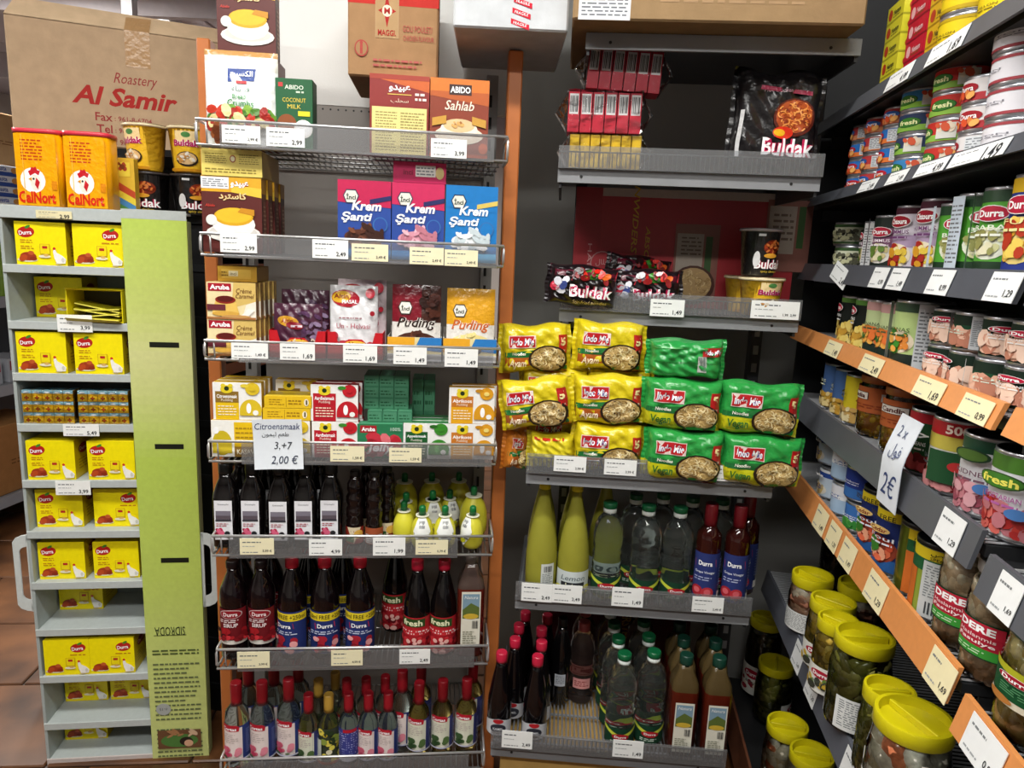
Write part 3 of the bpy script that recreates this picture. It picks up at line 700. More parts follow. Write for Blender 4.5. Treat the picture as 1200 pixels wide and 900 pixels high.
for px, pr, nm, lb, dz, yw in ((178, ck, 'noodle_cup', 'black noodle cup under the yellow cups beside the tubs, left one', 0, 0), (222, ck, 'noodle_cup', 'black noodle cup next to the wire rack, below a yellow one', 0, .5),
                          (174, cy, 'noodle_cup', 'yellow noodle cup stacked on the left black cup', .116, -.5), (219, cy, 'noodle_cup', 'yellow noodle cup stacked on the right black cup', .116, .1)):
    u = DS.hit(px, 220 if not dz else 170, v)[0]
    thing(nm, lb, 'noodle cup', DS.pt(u, v, z + dz), DS.a + yw, pr, 'noodle cups beside the rooster tubs')
u = DS.hit(197, 170, .21)[0]
def striped(A):
    A.rect(0, 0, 1, 1, 'e0b838').poly([(0, .45), (1, .25), (1, .38), (0, .6)], 'c04a28').poly([(0, .32), (1, .12), (1, .25), (0, .45)], 'e8d040').poly([(0, .2), (1, 0), (1, .12), (0, .32)], '4a8ac0').poly([(0, .08), (1, -.1), (1, 0), (0, .2)], '5a9a50')
    A.rect(.1, .66, .8, .92, 'f0d848').blobs(.2, .68, .7, .9, 6, ['b04a28', '804020'], .006, .005, 3)
thing('stock_cube_box', 'small striped yellow, red and blue box between the tubs and black cup', 'box', DS.pt(DS.hit(146, 210, .11)[0], .11, z), DS.a, boxp(.05, .14, .03, 'd8b030', striped, dict(t='c89a20')))
# ------------------------------------------------------------------ big cartons on top
def carton_big(W, H, D, col, art, tape=None, flapc=None, right=None):
    P = boxp(W, H, D, col, art, dict(t=flapc or col, u=flapc or col), 'kraft', .004, right)
    if tape:
        a, b, c = tape; P.append(('tape', MB().box(a * W - W / 2, -.0012, H * b, c * W - W / 2, .0, H - .003, 'b58f63').box(a * W - W / 2, .0, H, c * W - W / 2, D, H + .0012, 'b58f63').mesh('tape', 'film')))
    return P
def samir(A):
    A.t('Roastery', .55, .58, w=.20, h=.115, c='96383a', shear=.35)
    A.t('Al Samir', .50, .43, w=.48, h=.16, c='a8302c', bold=.03, shear=.28)
    for k, (a, b) in enumerate((('Fax', '961-8-6704'), ('Tel', '961-8-6705'), ('Cell', '961-3-627'))):
        A.t(a, .385 + .004 * len(a), .255 - .1 * k, h=.07, c='9a3c3c', bold=.012); A.t(': ' + b, .53, .250 - .1 * k, w=.17, c='9a4a48', bold=.01)
W = .585; ya = math.radians(22); d = ray(16, 165); p = CAM + d * (2.10 / d.y); p.z = 1.762
fl_ = MB().add([(-W / 2, 0, .337), (W / 2, 0, .337), (W / 2 - .01, .055, .390), (-W / 2 + .02, .05, .397), (-W / 2, .004, .335), (W / 2, .004, .335), (W / 2 - .01, .059, .388), (-W / 2 + .02, .054, .395)], [(0, 1, 2, 3), (7, 6, 5, 4), (3, 2, 6, 7), (0, 3, 7, 4), (1, 5, 6, 2)], 'c8ad8c')
tp = MB().add([(.005, -.001, .235), (.072, -.001, .235), (.072, -.001, .337), (.005, -.001, .337), (.075, .053, .3915), (.008, .053, .3925)], [(0, 1, 2, 3), (3, 2, 4, 5)], 'b08a5e')
al = carton_big(W, .337, .30, 'b59a7c', samir, None, 'c8ad8c') + [('flap', fl_.mesh('flap', 'kraft')), ('tape', tp.mesh('tape', 'film'))]
thing('cardboard_carton', 'large brown carton with slanted red lettering and phone numbers above the rooster tubs', 'carton', p + Vector((math.cos(ya), math.sin(ya), 0)) * (W / 2), ya, al)
def maggi(A):
    A.rect(.0, .62, 1, .80, 'b8342e').lines(.02, .66, .24, .79, 4, 'e8c8b0', 3, .45, .3).ell(.55, .86, .16, .1, 'a82e2c', rot=.3)
    A.rect(.30, .34, .56, .74, 'b5946e').rect(.31, .35, .55, .73, 'b09068').poly([(.43, .72), (.46, .60), (.53, .57), (.46, .54), (.43, .43), (.40, .54), (.33, .57), (.40, .60)], 'a82e2c').ell(.43, .57, .055, .05, 'f0d8c0').t('M', .43, .57, h=.055, c='a82e2c', bold=.02)
    A.t('MAGGI.', .43, .385, w=.2, h=.05, c='a82e2c', bold=.02).t('GOU POULET/', .77, .43, w=.33, h=.055, c='a8504a', bold=.005).t('CHICKEN FLAVOUR', .78, .35, w=.34, h=.045, c='a8504a', bold=.005)
    A.ell(.15, .24, .075, .072, 'a84a44').ell(.15, .24, .062, .06, 'a07c58').rect(.135, .19, .165, .27, 'a84a44').ell(.15, .285, .018, .016, 'a84a44')
    A.lines(.28, .08, .82, .17, 2, 'b0605a', 9, .4, .1)
z = LZ[0] + .172
thing('cardboard_carton', 'brown carton with a red band and star emblem resting on the sahlab boxes', 'carton', LB.pt(.402, .09, z), LB.a, carton_big(.200, .245, .24, 'a07c58', maggi, None, '8e6c4c', lambda A: A.rect(0, .62, 1, .8, '8a3a32')))
# white carton on top of the posts, with red printed tape
def whitebox(A):
    A.lines(.1, .5, .4, .62, 2, 'c0c0c4', 3, .4, .2)
    for k in range(4): A.poly([(.50 + .01 * k, .04 + .07 * k), (.66 + .01 * k, .0 + .07 * k), (.66 + .01 * k, .035 + .07 * k), (.50 + .01 * k, .075 + .07 * k)], 'c8283a').t('FRAGILE', .58 + .01 * k, .038 + .07 * k, w=.12, c='ffffff', rot=-.2)
pa = LB.pt(.556, -.0, 1.964)
thing('cardboard_carton', 'white carton with red printed tape on top of the right orange post', 'carton', (-.035, 1.60, 1.966), math.radians(1.5), carton_big(.244, .30, .34, 'c6c9cc', whitebox, None, 'b4b5b8'))
def brownbox(A): A.rect(.02, .0, .20, .22, 'e0e2e4').lines(.03, .02, .19, .21, 8, '70747a', 4, .4, .14).lines(.3, .1, .8, .16, 1, 'a88a68', 6, .3, .1)
pb = MF[0].pt(.258, -.075, MZ[0] + .0008)
thing('cardboard_carton', 'wide brown carton with white label lying on the top middle shelf', 'carton', pb, MF[0].a, carton_big(.585, .30, .40, '957a58', brownbox, None, '846a4a'))
# ------------------------------------------------------------------ first tier
def bagp(W, H, D, col, art, kind='pouch', seed=0, m='film', wr=.0, top=None):
    """soft pack: two bulged sheets sealed at the rim"""
    r = random.Random(seed); ph = [r.random() * 6 for _ in range(6)]
    def bul(a, b):
        a = min(max(a, 0), 1); b = min(max(b, 0), 1); e = 1 - abs(2 * a - 1) ** 3.2
        if kind == 'pouch': g = (1 - b ** 2.6) ** .8 * min(1, .72 + b * 1.4)
        else: g = (1 - abs(2 * b - 1) ** 7) ** .55; e = (1 - abs(2 * a - 1) ** 9)
        return max(e, 0) ** .62 * g
    def wri(a, b): return wr * (math.sin(a * 17 + ph[0] + 4 * math.sin(b * 5 + ph[1])) * math.sin(b * 13 + ph[2]) + .6 * math.sin(a * 31 + b * 23 + ph[3])) * min(1, 6 * min(a, 1 - a, b + .1, 1.05 - b) + .25)
    def shp(a, b):
        x = (a - .5) * W; z = b * H
        if kind == 'pillow': z += H * .035 * math.sin(a * 9 + ph[4]) * (2 * b - 1) ** 5; x *= 1 + .02 * math.sin(b * 11 + ph[5])
        return x, z
    fr_ = lambda a, b, o=0.: (shp(a, b)[0], -(D / 2) * bul(a, b) - wri(a, b) - o, shp(a, b)[1])
    bk_ = lambda a, b: (shp(1 - a, b)[0], (D / 2) * bul(1 - a, b), shp(1 - a, b)[1])
    mb = MB().grid(fr_, 44, 34, col).grid(bk_, 12, 10, (lambda a, b: col(1 - a, b)) if callable(col) else col)
    P = [('bag', mb.mesh('bag', m))]
    if kind == 'pillow':                         # crimped seals at both ends
        for sx in (0, 1):
            c = (lambda a, b: col(sx, b)) if callable(col) else col; sg = -1 if sx == 0 else 1
            P.append(('seal', MB().grid(lambda a, b: (shp(sx, b)[0] + sg * a * .009, .0015 * math.sin(b * 60) + .004 * math.sin(b * 7 + ph[1]) * a, shp(sx, b)[1]), 2, 30, c).mesh('seal', m)))
    if art:
        A = Art(W, H, seg=.010, lay=.0004); art(A)
        P.append(('front_print', A.mesh('front_print', lambda x, y, o: fr_(x / W, y / H, o + .0009), m)))
    return P
KAS = arab('الكسيح'); CUST = arab('كاسترد'); ABI = arab('عبيدو'); SAH = arab('سحلب')
def crumbs(A):
    A.poly([(.34, .66), (.70, .68), (.72, .81), (.34, .80)], '1d3f8a').t(KAS, .53, .74, w=.30, h=.09, c='ffffff', bold=.02).rect(.46, .645, .60, .675, 'c02a30')
    A.t(arab('قرشلة'), .52, .585, w=.24, c='2a6a58').t('Bread', .50, .51, w=.18, h=.05, c='3a8a4a', bold=.02).t('Crumbs', .52, .44, w=.36, h=.075, c='2f8040', bold=.02)
    A.blobs(.08, .20, .94, .38, 50, ['6a9a3a', '88b048', '4a7a2a', 'c03a28', 'a02820', 'd8c890'], .013, .009, 4).blobs(.12, .04, .5, .18, 14, ['8a4a28', 'a05a30', '6a3418'], .014, .010, 8)
cr = bagp(.154, .200, .06, lambda a, b: 'b88a50' if b > .93 else ('e2e0d6' if b > .80 else 'eef0ee'), crumbs, 'pouch', 3, wr=.0007)
thing('bread_crumb_pouch', 'white bread crumb pouch with gold top at the left of the top tier', 'pouch', LB.pt(.079, .062, LZ[0]), LB.a, cr)
def coco(A):
    A.t('ABIDO', .5, .88, w=.5, h=.06, c='dfe8d8', bold=.015).rect(.08, .88, .2, .94, 'c03a3a').lines(.55, .79, .8, .84, 1, 'cfe0c8', 3, .5, .5).t('COCONUT', .5, .70, w=.62, h=.06, c='e8cf50', bold=.0).t('MILK', .5, .61, w=.36, h=.06, c='e8cf50')
    A.rect(.6, .48, .92, .55, 'd8d028').ell(.3, .36, .26, .14, '8a4a22').ell(.74, .30, .25, .13, 'f0f0e8').ell(.74, .30, .2, .10, 'ffffff').ell(.4, .17, .3, .06, 'e8ece8')
thing('coconut_milk_carton', 'dark green coconut milk carton beside the bread crumb pouch', 'carton', LB.pt(.192, .05, LZ[0]), LB.a, boxp(.080, .149, .05, '1c5a34', coco, dict(r='17452a', t='2a6a40')))
def abido(A):
    A.rect(0, .62, 1, 1, '8a2a26').poly([(0, .97), (1, .80), (1, 1), (0, 1)], 'c8602a').rect(0, .94, 1, 1, 'a03a2a').t(ABI, .5, .83, w=.36, h=.09, c='ffffff', bold=.03).rect(.3, .755, .7, .765, 'e8c860')
    A.t(SAH, .5, .68, w=.3, h=.06, c='f0d8c0').lines(.76, .68, .95, .80, 2, 'f0e0d8', 3, .5, .4).rect(.04, .0, .96, .60, 'e3d68a').lines(.1, .05, .46, .55, 14, '9a8c50', 5, .4, .12).lines(.52, .05, .92, .55, 14, '9a8c50', 6, .4, .12)
def sahlab(A):
    A.rect(0, 0, 1, 1, '8a3a24').rect(0, .78, 1, 1, 'd8762a').poly([(0, .78), (1, .68), (1, .84), (0, .84)], 'b85a26').rect(.32, .80, .70, .93, '3a2420').t('ABIDO', .51, .865, w=.34, h=.08, c='ffffff', bold=.03)
    A.t('Sahlab', .5, .67, w=.5, h=.12, c='f4e4d0', bold=.01, shear=.25).ell(.5, .30, .42, .12, 'efe2cc').ell(.5, .37, .32, .13, 'f4ead8').ell(.5, .42, .27, .085, 'e0c090').blobs(.38, .38, .62, .46, 10, ['a86a30', 'd8a860'], .004, .003, 3)
    A.poly([(.04, .50), (.28, .54), (.28, .44), (.04, .40)], 'c8963a').poly([(.72, .54), (.96, .50), (.96, .40), (.72, .44)], 'c8963a').rect(0, 0, 1, .06, 'b04a22').ell(.1, .12, .08, .07, 'c0602a').ell(.92, .14, .08, .07, 'c85a2a')
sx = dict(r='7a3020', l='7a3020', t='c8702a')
thing('sahlab_box', 'dark red sahlab box showing its pale recipe panel, under the star emblem carton', 'box', LB.pt(.420, .05, LZ[0]), LB.a, boxp(.131, .171, .055, '8a2a26', abido, sx))
thing('sahlab_box', 'orange and brown sahlab box with cup picture at the right of the top tier', 'box', LB.pt(.553, .05, LZ[0]), LB.a, boxp(.131, .171, .055, '8a3a24', sahlab, sx))
def custard(A):
    A.rect(0, 0, 1, 1, '5a2420').rect(0, .80, 1, 1, 'dba428').poly([(.5, .80), (1, .74), (1, .86), (.5, .9)], 'e8c040').rect(.0, .84, .46, .99, 'e4e6ea').lines(.03, .86, .44, .97, 4, '80848a', 3, .45, .2).t(ABI, .64, .90, w=.30, h=.09, c='ffffff', bold=.04, out='a03020')
    A.t(CUST, .52, .74, w=.46, h=.11, c='f0d8a0', bold=.02, out='a0601a', ow=.05).t('Abido', .14, .62, w=.16, c='d03a30', shear=.2, bold=.01)
    A.ell(.52, .26, .46, .12, 'e4e0da').ell(.52, .28, .40, .09, 'd0ccc6').ell(.53, .38, .36, .17, 'efece6').ell(.53, .48, .33, .12, 'd8a41c').ell(.53, .495, .30, .10, 'e8b82c').ell(.16, .43, .09, .07, 'e8e4de').poly([(.60, .54), (.88, .50), (.88, .58), (.66, .60)], 'c88a20')
def cust_side(A): A.rect(0, .8, 1, 1, 'a87820').rect(.25, .1, .9, .7, '6a3a2a').lines(.3, .14, .85, .66, 9, 'a88a70', 3, .4, .2)
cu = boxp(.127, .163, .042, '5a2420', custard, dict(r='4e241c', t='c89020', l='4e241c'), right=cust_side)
for k in range(4):
    thing('custard_box', ['front custard box with yellow bowl picture on the second tier, left end', 'second custard box of the row, right behind the front one', 'third custard box back in the row on the second tier', 'rearmost custard box of the row on the second tier'][k], 'box', LB.pt(.061 + .004 * k, .022 + .0435 * k, LZ[1]), LB.a, cu, 'custard boxes in a row on the second tier')
thing('custard_box', 'custard box standing high above the bread crumb pouch', 'box', LB.pt(.074, .13, LZ[0] + .2065), LB.a, cu)
thing('custard_box', 'custard box standing behind the bread crumb pouch', 'box', LB.pt(.076, .14, LZ[0]), LB.a, cu)
thing('custard_box', 'flat custard box under the high standing one, behind the pouch', 'box', LB.pt(.075, .12, LZ[0] + .1637), LB.a, boxp(.127, .042, .10, '5a2420', lambda A: A.rect(0, 0, 1, 1, 'c89020').lines(.1, .3, .9, .7, 2, '7a4a10', 3, .4, .1), dict(t='c89020')))
def flatyel(A): A.rect(0, 0, 1, 1, 'dcc868').lines(.06, .45, .42, .85, 5, '8a7830', 3, .4, .12).lines(.62, .45, .95, .85, 5, '8a7830', 4, .4, .12).lines(.06, .1, .9, .3, 2, '8a7830', 5, .4, .08).ell(.52, .65, .05, .14, 'a05030').ell(.52, .65, .035, .1, 'e0d8b0')
thing('custard_box', 'yellow box lying flat on top of the front custard box', 'box', LB.pt(.064, .02, LZ[1] + .164), LB.a, boxp(.127, .056, .163, 'd8c460', flatyel, dict(r='a88a40', t='e0cc70')))
def krem(c_top, c_mid, food):
    def f(A):
        A.rect(0, 0, 1, 1, c_mid).rect(0, .72, 1, 1, c_top).rect(0, 0, 1, .12, '2a8ad0' if c_mid != '1778c0' else '58b8e8').poly([(0, .72), (1, .66), (1, .76), (0, .76)], c_top)
        A.poly([(.10, .80), (.16, .88), (.34, .88), (.40, .80), (.34, .70), (.16, .70)], '1a2a4a').poly([(.12, .80), (.17, .865), (.33, .865), (.38, .80), (.33, .715), (.17, .715)], 'e8e4d8').t('İnci', .25, .79, w=.18, h=.08, c='1a3a2a', bold=.03)
        A.poly([(.60, .76), (1, .82), (1, .76), (.60, .70)], '2a2a60' if c_mid != '1778c0' else 'd8c060').t('Krem', .54, .675, w=.56, h=.12, c='ffffff', bold=.03, shear=.2).t('Şanti', .36, .525, w=.58, h=.14, c='ffffff', bold=.03, shear=.2)
        A.ell(.80, .44, .14, .10, '3a70b0').ell(.80, .44, .12, .088, c_mid)
        A.ell(.50, .28, .38, .10, food[0]).blobs(.14, .16, .86, .41, 40, food, .011, .005, 7, True)
    return f
KR = [('c02050', '2a4a9a', ['5a3020', '7a4830', '3a1c12'], 'chocolate', .347), ('c8285a', '2a4a9a', ['d898a8', 'e8b8c4', 'c07888'], 'strawberry', .466), ('1778c0', '1778c0', ['e8ecec', 'ffffff', 'c8d4d8'], 'vanilla', .586)]
for ct, cm_, fd, nm, u in KR:
    thing('whipped_cream_box', 'blue and %s whipped cream box showing %s cream on the second tier' % ('red' if nm != 'vanilla' else 'light blue', dict(chocolate='brown', strawberry='pink', vanilla='white')[nm]), 'box', LB.pt(u, .022, LZ[1]), LB.a,
          boxp(.117, .170, .045, cm_, krem(ct, cm_, fd), dict(t=ct, r='1a4a80', l='1a4a80')), 'whipped cream boxes on the second tier')
def pinkflat(A): A.rect(0, 0, 1, 1, 'c8205c').rect(.42, .3, .80, .85, 'e8e4e0').lines(.44, .35, .78, .8, 3, '808488', 4, .45, .2).ell(.88, .5, .08, .3, 'd8c080').t('inci', .28, .5, w=.18, c='8a1038', bold=.02)
thing('whipped_cream_box', 'pink box lying flat on top of the pink cream box', 'box', LB.pt(.468, .024, LZ[1] + .171), LB.a, boxp(.117, .044, .17, 'c8205c', pinkflat, dict(t='d83a70')))
# ------------------------------------------------------------------ third tier
def caramel(A):
    A.rect(0, 0, 1, 1, 'ead9a8').poly([(.5, .3), (1, .5), (1, 1), (.55, 1)], 'd8b868').poly([(.7, 0), (1, 0), (1, .5), (.8, .4)], 'f0e8d8').rect(.03, .76, .50, .97, 'a8122a').t('Aruba', .27, .865, w=.40, h=.13, c='ffffff', bold=.035)
    A.t('Crème', .76, .78, w=.32, h=.13, c='6a3a1a', shear=.25).t('Caramel', .78, .64, w=.38, h=.12, c='6a3a1a', shear=.25)
    A.poly([(.10, .14), (.66, .14), (.58, .52), (.18, .52)], 'e8c060').ell(.38, .15, .28, .07, 'd8a848').ell(.38, .53, .21, .11, '8a2218').ell(.38, .55, .17, .08, '5a120e').rect(.0, .24, .38, .40, '6a2a34').poly([(.70, .12), (.86, .10), (.98, .26), (.84, .3), (.78, .2)], 'f4f0e8').rect(0, 0, 1, .06, 'a87040').ell(.6, .08, .3, .04, 'c89858')
def car_side(A): A.rect(0, 0, 1, 1, 'b08848').rect(.1, .1, .9, .5, '8a5a30').rect(.2, .6, .8, .9, 'c8a050')
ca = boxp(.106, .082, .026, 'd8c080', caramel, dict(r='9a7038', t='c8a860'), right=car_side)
for j in range(2):
    for k in range(5 if j else 4):
        thing('creme_caramel_box', 'creme caramel box in the %s layer on the third tier, %s in its row' % (('lower', 'upper')[j], ('frontmost', 'second', 'third', 'fourth', 'rearmost')[k if k < (4 if j else 3) else 4]), 'box', LB.pt(.054 + .0035 * k + .001 * j, .018 + .028 * k, LZ[2] + .083 * j), LB.a, ca, 'creme caramel boxes on the third tier')
def smally(A): A.rect(0, 0, 1, 1, 'c89a30').rect(.1, .2, .85, .8, 'd8b048').rect(.28, .35, .52, .7, 'e8dcb0').t('inci', .4, .52, w=.16, c='604010').lines(.1, .3, .26, .7, 2, '7a5a18', 3, .4, .3)
thing('pudding_box', 'flat ochre box lying on the creme caramel boxes', 'box', LB.pt(.066, .03, LZ[2] + .1665), LB.a, boxp(.085, .034, .11, 'c89a30', smally, dict(t='b88a28', r='8a6420')))
def tray(W, H, D, col, art=None, notch=True, sidec=None):
    """open display tray, low front with raised corners"""
    mb = MB(); t_ = .0015
    mb.box(-W / 2, 0, 0, W / 2, D, t_, col).box(-W / 2, D - t_, 0, W / 2, D, H * 1.3, col).box(-W / 2, 0, 0, -W / 2 + t_, D, H, sidec or col).box(W / 2 - t_, 0, 0, W / 2, D, H, sidec or col)
    if notch:
        n = 14; top = [(-W / 2, H), (-W / 2 + .018, H), (-W / 2 + .026, H * .5), (-W * .24, H * .52), (-W * .12, H * .74), (W * .12, H * .74), (W * .24, H * .52), (W / 2 - .026, H * .5), (W / 2 - .018, H), (W / 2, H)]
        for y in (0, t_):
            V = [(x, y, 0) for x, z in top] + [(x, y, z) for x, z in top]; mb.add(V, [(i, i + 1, i + 11, i + 10) for i in range(9)], col)
    else: mb.box(-W / 2, 0, 0, W / 2, t_, H, col)
    P = [('tray', mb.mesh('tray'))]
    if art: A = Art(W, H); art(A); P.append(('front_print', A.mesh('front_print', fwarp(W))))
    return P
RED = 'c01420'
redart = lambda A: A.ell(.5, .55, .2, .14, 'f0c040').t('Aktas', .5, .55, w=.3, c='a01018', bold=.02)
for u, wh in ((.199, 'left, holding dark purple pouches'), (.328, 'right, holding white pouches')):
    thing('display_tray', 'red cardboard tray on the third tier, ' + wh, 'tray', LB.pt(u, .012, LZ[2]), LB.a, tray(.126, .062, .10, RED, redart))
bluart = lambda A: A.rect(0, 0, 1, 1, 'e8d8a0').poly([(0, .4), (.5, .7), (.5, 1), (0, 1)], 'e8a828').poly([(.5, .5), (1, .4), (1, 1), (.6, 1)], '2a7ac0').rect(0, 0, 1, .3, 'f0f0f0').ell(.62, .5, .1, .16, '4a2a20').t('inci', .22, .45, w=.2, c='6a4010', bold=.02)
for u, wh in ((.463, 'under the chocolate pudding pouch'), (.591, 'under the yellow pudding pouch')):
    thing('display_tray', 'white, yellow and blue cardboard tray ' + wh, 'tray', LB.pt(u, .012, LZ[2]), LB.a, tray(.124, .055, .10, 'e4e4e2', bluart, False, 'd8d8d4'))
def purple(A): A.ell(.30, .66, .22, .10, 'c8922a', rot=-.15).t('Altin', .28, .67, w=.26, c='8a1a1a', bold=.02).ell(.44, .58, .18, .07, '8a1828', rot=-.15).rect(.36, .55, .6, .59, 'd8c8d0').blobs(.5, .3, .98, .85, 22, ['5a3a5c', '6e5072', '4a2c48', '8a7492'], .008, .004, 4).blobs(.1, .05, .9, .3, 20, ['3a1c28', '5a2a38', 'd8c8b0'], .010, .005, 6)
pu = bagp(.108, .120, .022, '4a2438', purple, 'pouch', 5, wr=.0018)
pu2 = bagp(.108, .150, .022, '4a2438', purple, 'pouch', 8, wr=.0018)
thing('halva_pouch', 'dark purple shiny pouch in front of the red tray', 'pouch', LB.pt(.197, .032, LZ[2] + .002), LB.a, pu, 'dark purple pouches', rx=-.04)
thing('halva_pouch', 'dark purple shiny pouch standing behind the front purple one', 'pouch', LB.pt(.208, .062, LZ[2] + .002), LB.a, pu2, 'dark purple pouches', rx=-.04)
def whitep(A): A.ell(.33, .82, .30, .12, 'a8182a', rot=-.1).ell(.24, .84, .2, .08, 'd8a828', rot=.15).t('Altin', .24, .85, w=.3, h=.06, c='7a1a10', bold=.02).t('HASAL', .42, .775, w=.32, h=.05, c='ffffff', bold=.02).t('Un - Helvasi', .5, .44, w=.7, h=.07, c='a83048').lines(.2, .53, .8, .57, 1, '9a6a70', 3, .4, .1).blobs(.05, .02, .95, .20, 26, ['c83848', 'd8707a', 'a82030', 'e8b8bc'], .010, .007, 4).ell(.85, .9, .1, .07, 'b02838').ell(.12, .3, .08, .06, 'b83a48').ell(.9, .62, .05, .035, 'a82030')
wp = bagp(.108, .165, .030, 'dcdcde', whitep, 'pouch', 6, wr=.0014); wp2 = bagp(.112, .178, .024, 'd8c8cc', whitep, 'pouch', 9, wr=.0016)
thing('flour_halva_pouch', 'white pouch with red oval badge in the right red tray, front one', 'pouch', LB.pt(.322, .036, LZ[2] + .002), LB.a, wp, 'white pouches', rx=-.05)
thing('flour_halva_pouch', 'white pouch with red oval badge standing behind the front white pouch', 'pouch', LB.pt(.337, .072, LZ[2] + .002), LB.a, wp2, 'white pouches', rx=-.03)
def pud(c0, c1, ct, food):
    def f(A):
        A.rect(.0, .45, .6, .96, c0).rect(.6, .45, 1, .96, c1).poly([(.12, .70), (.18, .78), (.36, .78), (.42, .70), (.36, .60), (.18, .60)], '2a2a20').poly([(.14, .70), (.19, .765), (.35, .765), (.40, .70), (.35, .615), (.19, .615)], 'e8e4da').t('İnci', .27, .69, w=.17, h=.075, c='2a3a2a', bold=.03)
        A.rect(0, 0, 1, .50, 'e2ded8').t('Puding', .5, .48, w=.80, h=.17, c=ct, bold=.02, shear=.3, out='f4f0e8', ow=.03).ell(.5, .22, .46, .15, food[0]).blobs(.1, .1, .9, .36, 14, food, .012, .006, 3, True)
        if c1 != c0: A.blobs(.62, .62, .96, .94, 14, ['2a1410', '4a2418', '3a1a12'], .010, .007, 5)
    return f
thing('pudding_pouch', 'dark red and brown chocolate pudding pouch in a low tray', 'pouch', LB.pt(.466, .034, LZ[2] + .002), LB.a, bagp(.112, .172, .022, lambda a, b: '6a1420' if a < .55 else '4a2a24', pud('7a1424', '4a2820', '2a1812', ['4a2418', '6a3a26']), 'pouch', 12, wr=.001), rx=-.04)
thing('pudding_pouch', 'yellow vanilla pudding pouch in a low tray at the right end', 'pouch', LB.pt(.592, .034, LZ[2] + .002), LB.a, bagp(.112, .168, .022, 'd8a428', pud('dca020', 'dca020', 'c8642a', ['e8d890', 'f0e4b0']), 'pouch', 14, wr=.001), rx=-.04)
# ------------------------------------------------------------------ fourth tier: jelly powder boxes
def jelly(band, fruit, leaf, txt, bandd=None, flip=False):
    def f(A):
        A.rect(0, 0, 1, 1, 'f0efec').rect(.05, .0, .53, .76, band).rect(.05, .46, .53, .76, bandd or band).t(txt, .29, .63, w=.42, h=.10, c='ffffff', bold=.02).t('Pudding', .29, .52, w=.24, c='f0e8d8').lines(.1, .1, .48, .4, 4, 'f8f0d8', 3, .35, .16)
        A.ell(.29, .82, .13, .11, 'e8d028').ell(.29, .84, .05, .06, '20301a').ell(.22, .92, .05, .05, 'e8d028').ell(.37, .92, .05, .05, 'e8d028')
        A.ell(.82, .84, .15, .17, fruit).ell(.66, .92, .09, .05, leaf).ell(.78, .24, .23, .32, fruit, a0=0, a1=180).rect(.55, .12, 1, .25, fruit).ell(.74, .32, .05, .14, 'ffffff' if fruit != '3a8a2a' else '60b050').ell(.88, .2, .06, .07, 'f4f4f0').ell(.82, .84, .06, .06, 'f0d878' if band == 'e8a818' else fruit)
    return f
JC = jelly('e8c018', 'dcbe28', 'e8d040', 'Citroensmaak', '8a6a28'); JS = jelly('b81828', 'c01c28', '3a8a2a', 'Aardbeismaak')
JA = jelly('1a5a2a', '3a8a2a', '2a6a20', 'Appelsmaak'); JO = jelly('e8a818', 'dc9c20', 'c88a18', 'Abrikoos', 'c87828')
def jback(A): A.rect(0, 0, 1, 1, 'f0efe8').rect(.47, 0, 1, .95, 'e8c018').rect(.47, 0, 1, .28, '8a6a28').t('KASAVA', .74, .14, w=.44, h=.14, c='f4ecd0', bold=.02).lines(.5, .35, .95, .85, 4, 'b08a18', 3, .35, .14).ell(.22, .38, .2, .34, 'c8b020').rect(.02, .1, .42, .4, 'd8c030').ell(.1, .72, .06, .09, 'f8f8f8')
def jflat(c, c2): return lambda A: A.rect(0, 0, 1, 1, c).rect(.45, .1, .46, .9, c2).lines(.1, .2, .42, .8, 3, c2, 3, .35, .2).lines(.5, .25, .78, .75, 2, c2, 4, .45, .25).ell(.88, .5, .05, .3, 'f0e8d0').rect(.87, .3, .9, .7, '403010')
def jb(art, body, top): return boxp(.108, .087, .028, body, art, dict(r=top, l=top, t=top, u=top))
jc = jb(JC, 'f0efec', 'd8b020'); jc2 = jb(jback, 'f0efe8', 'd8b020'); js = jb(JS, 'f0efec', '9a2028'); ja = jb(JA, 'f0efec', '3a7a4a'); jo = jb(JO, 'f0efec', 'd09a20')
z = LZ[3]
JG = 'jelly powder boxes on the fourth tier'
def jput(pr, u, v, dz, lb): thing('jelly_box', lb, 'box', LB.pt(u, v, z + dz), LB.a, pr, JG)
jput(jc2, .056, .014, 0, 'lemon jelly box showing its back, lower front left of fourth tier')
jput(jc, .061, .018, .088, 'white and yellow lemon jelly box on the upper left of the fourth tier')
for k in range(2): jput(jc, .062 + .004 * k, .05 + .03 * k, .088, 'yellow edged lemon jelly box %s behind the upper left one' % ('directly', 'second')[k]); jput(jc, .058 + .004 * k, .046 + .03 * k, 0, 'yellow edged lemon jelly box %s behind the lower left one' % ('directly', 'second')[k])
jput(jc, .170, .016, 0, 'white and yellow lemon jelly box half covered by the handwritten note')
jput(jc, .186, .085, .085, 'lemon jelly box standing in the shade behind the flat yellow ones'); jput(jc, .180, .085, 0, 'lemon jelly box below, hidden behind the noted box')
jf = boxp(.108, .028, .062, 'e0b820', jflat('e4bc20', 'a07810'), dict(t='e8c830', r='b88a18'))
for k in range(2): jput(jf, .175 - .004 * k, .018, .0885 + .029 * (1 - k), 'yellow jelly box lying flat, %s of the two on the lemon box' % ('upper', 'lower')[k])
jput(js, .282, .016, 0, 'red strawberry jelly box, lower of the front pair'); jput(js, .280, .018, .088, 'red strawberry jelly box, upper of the front pair'); jput(js, .286, .05, .088, 'red strawberry jelly box behind the upper front one'); jput(js, .288, .05, 0, 'red strawberry jelly box behind the lower front one')
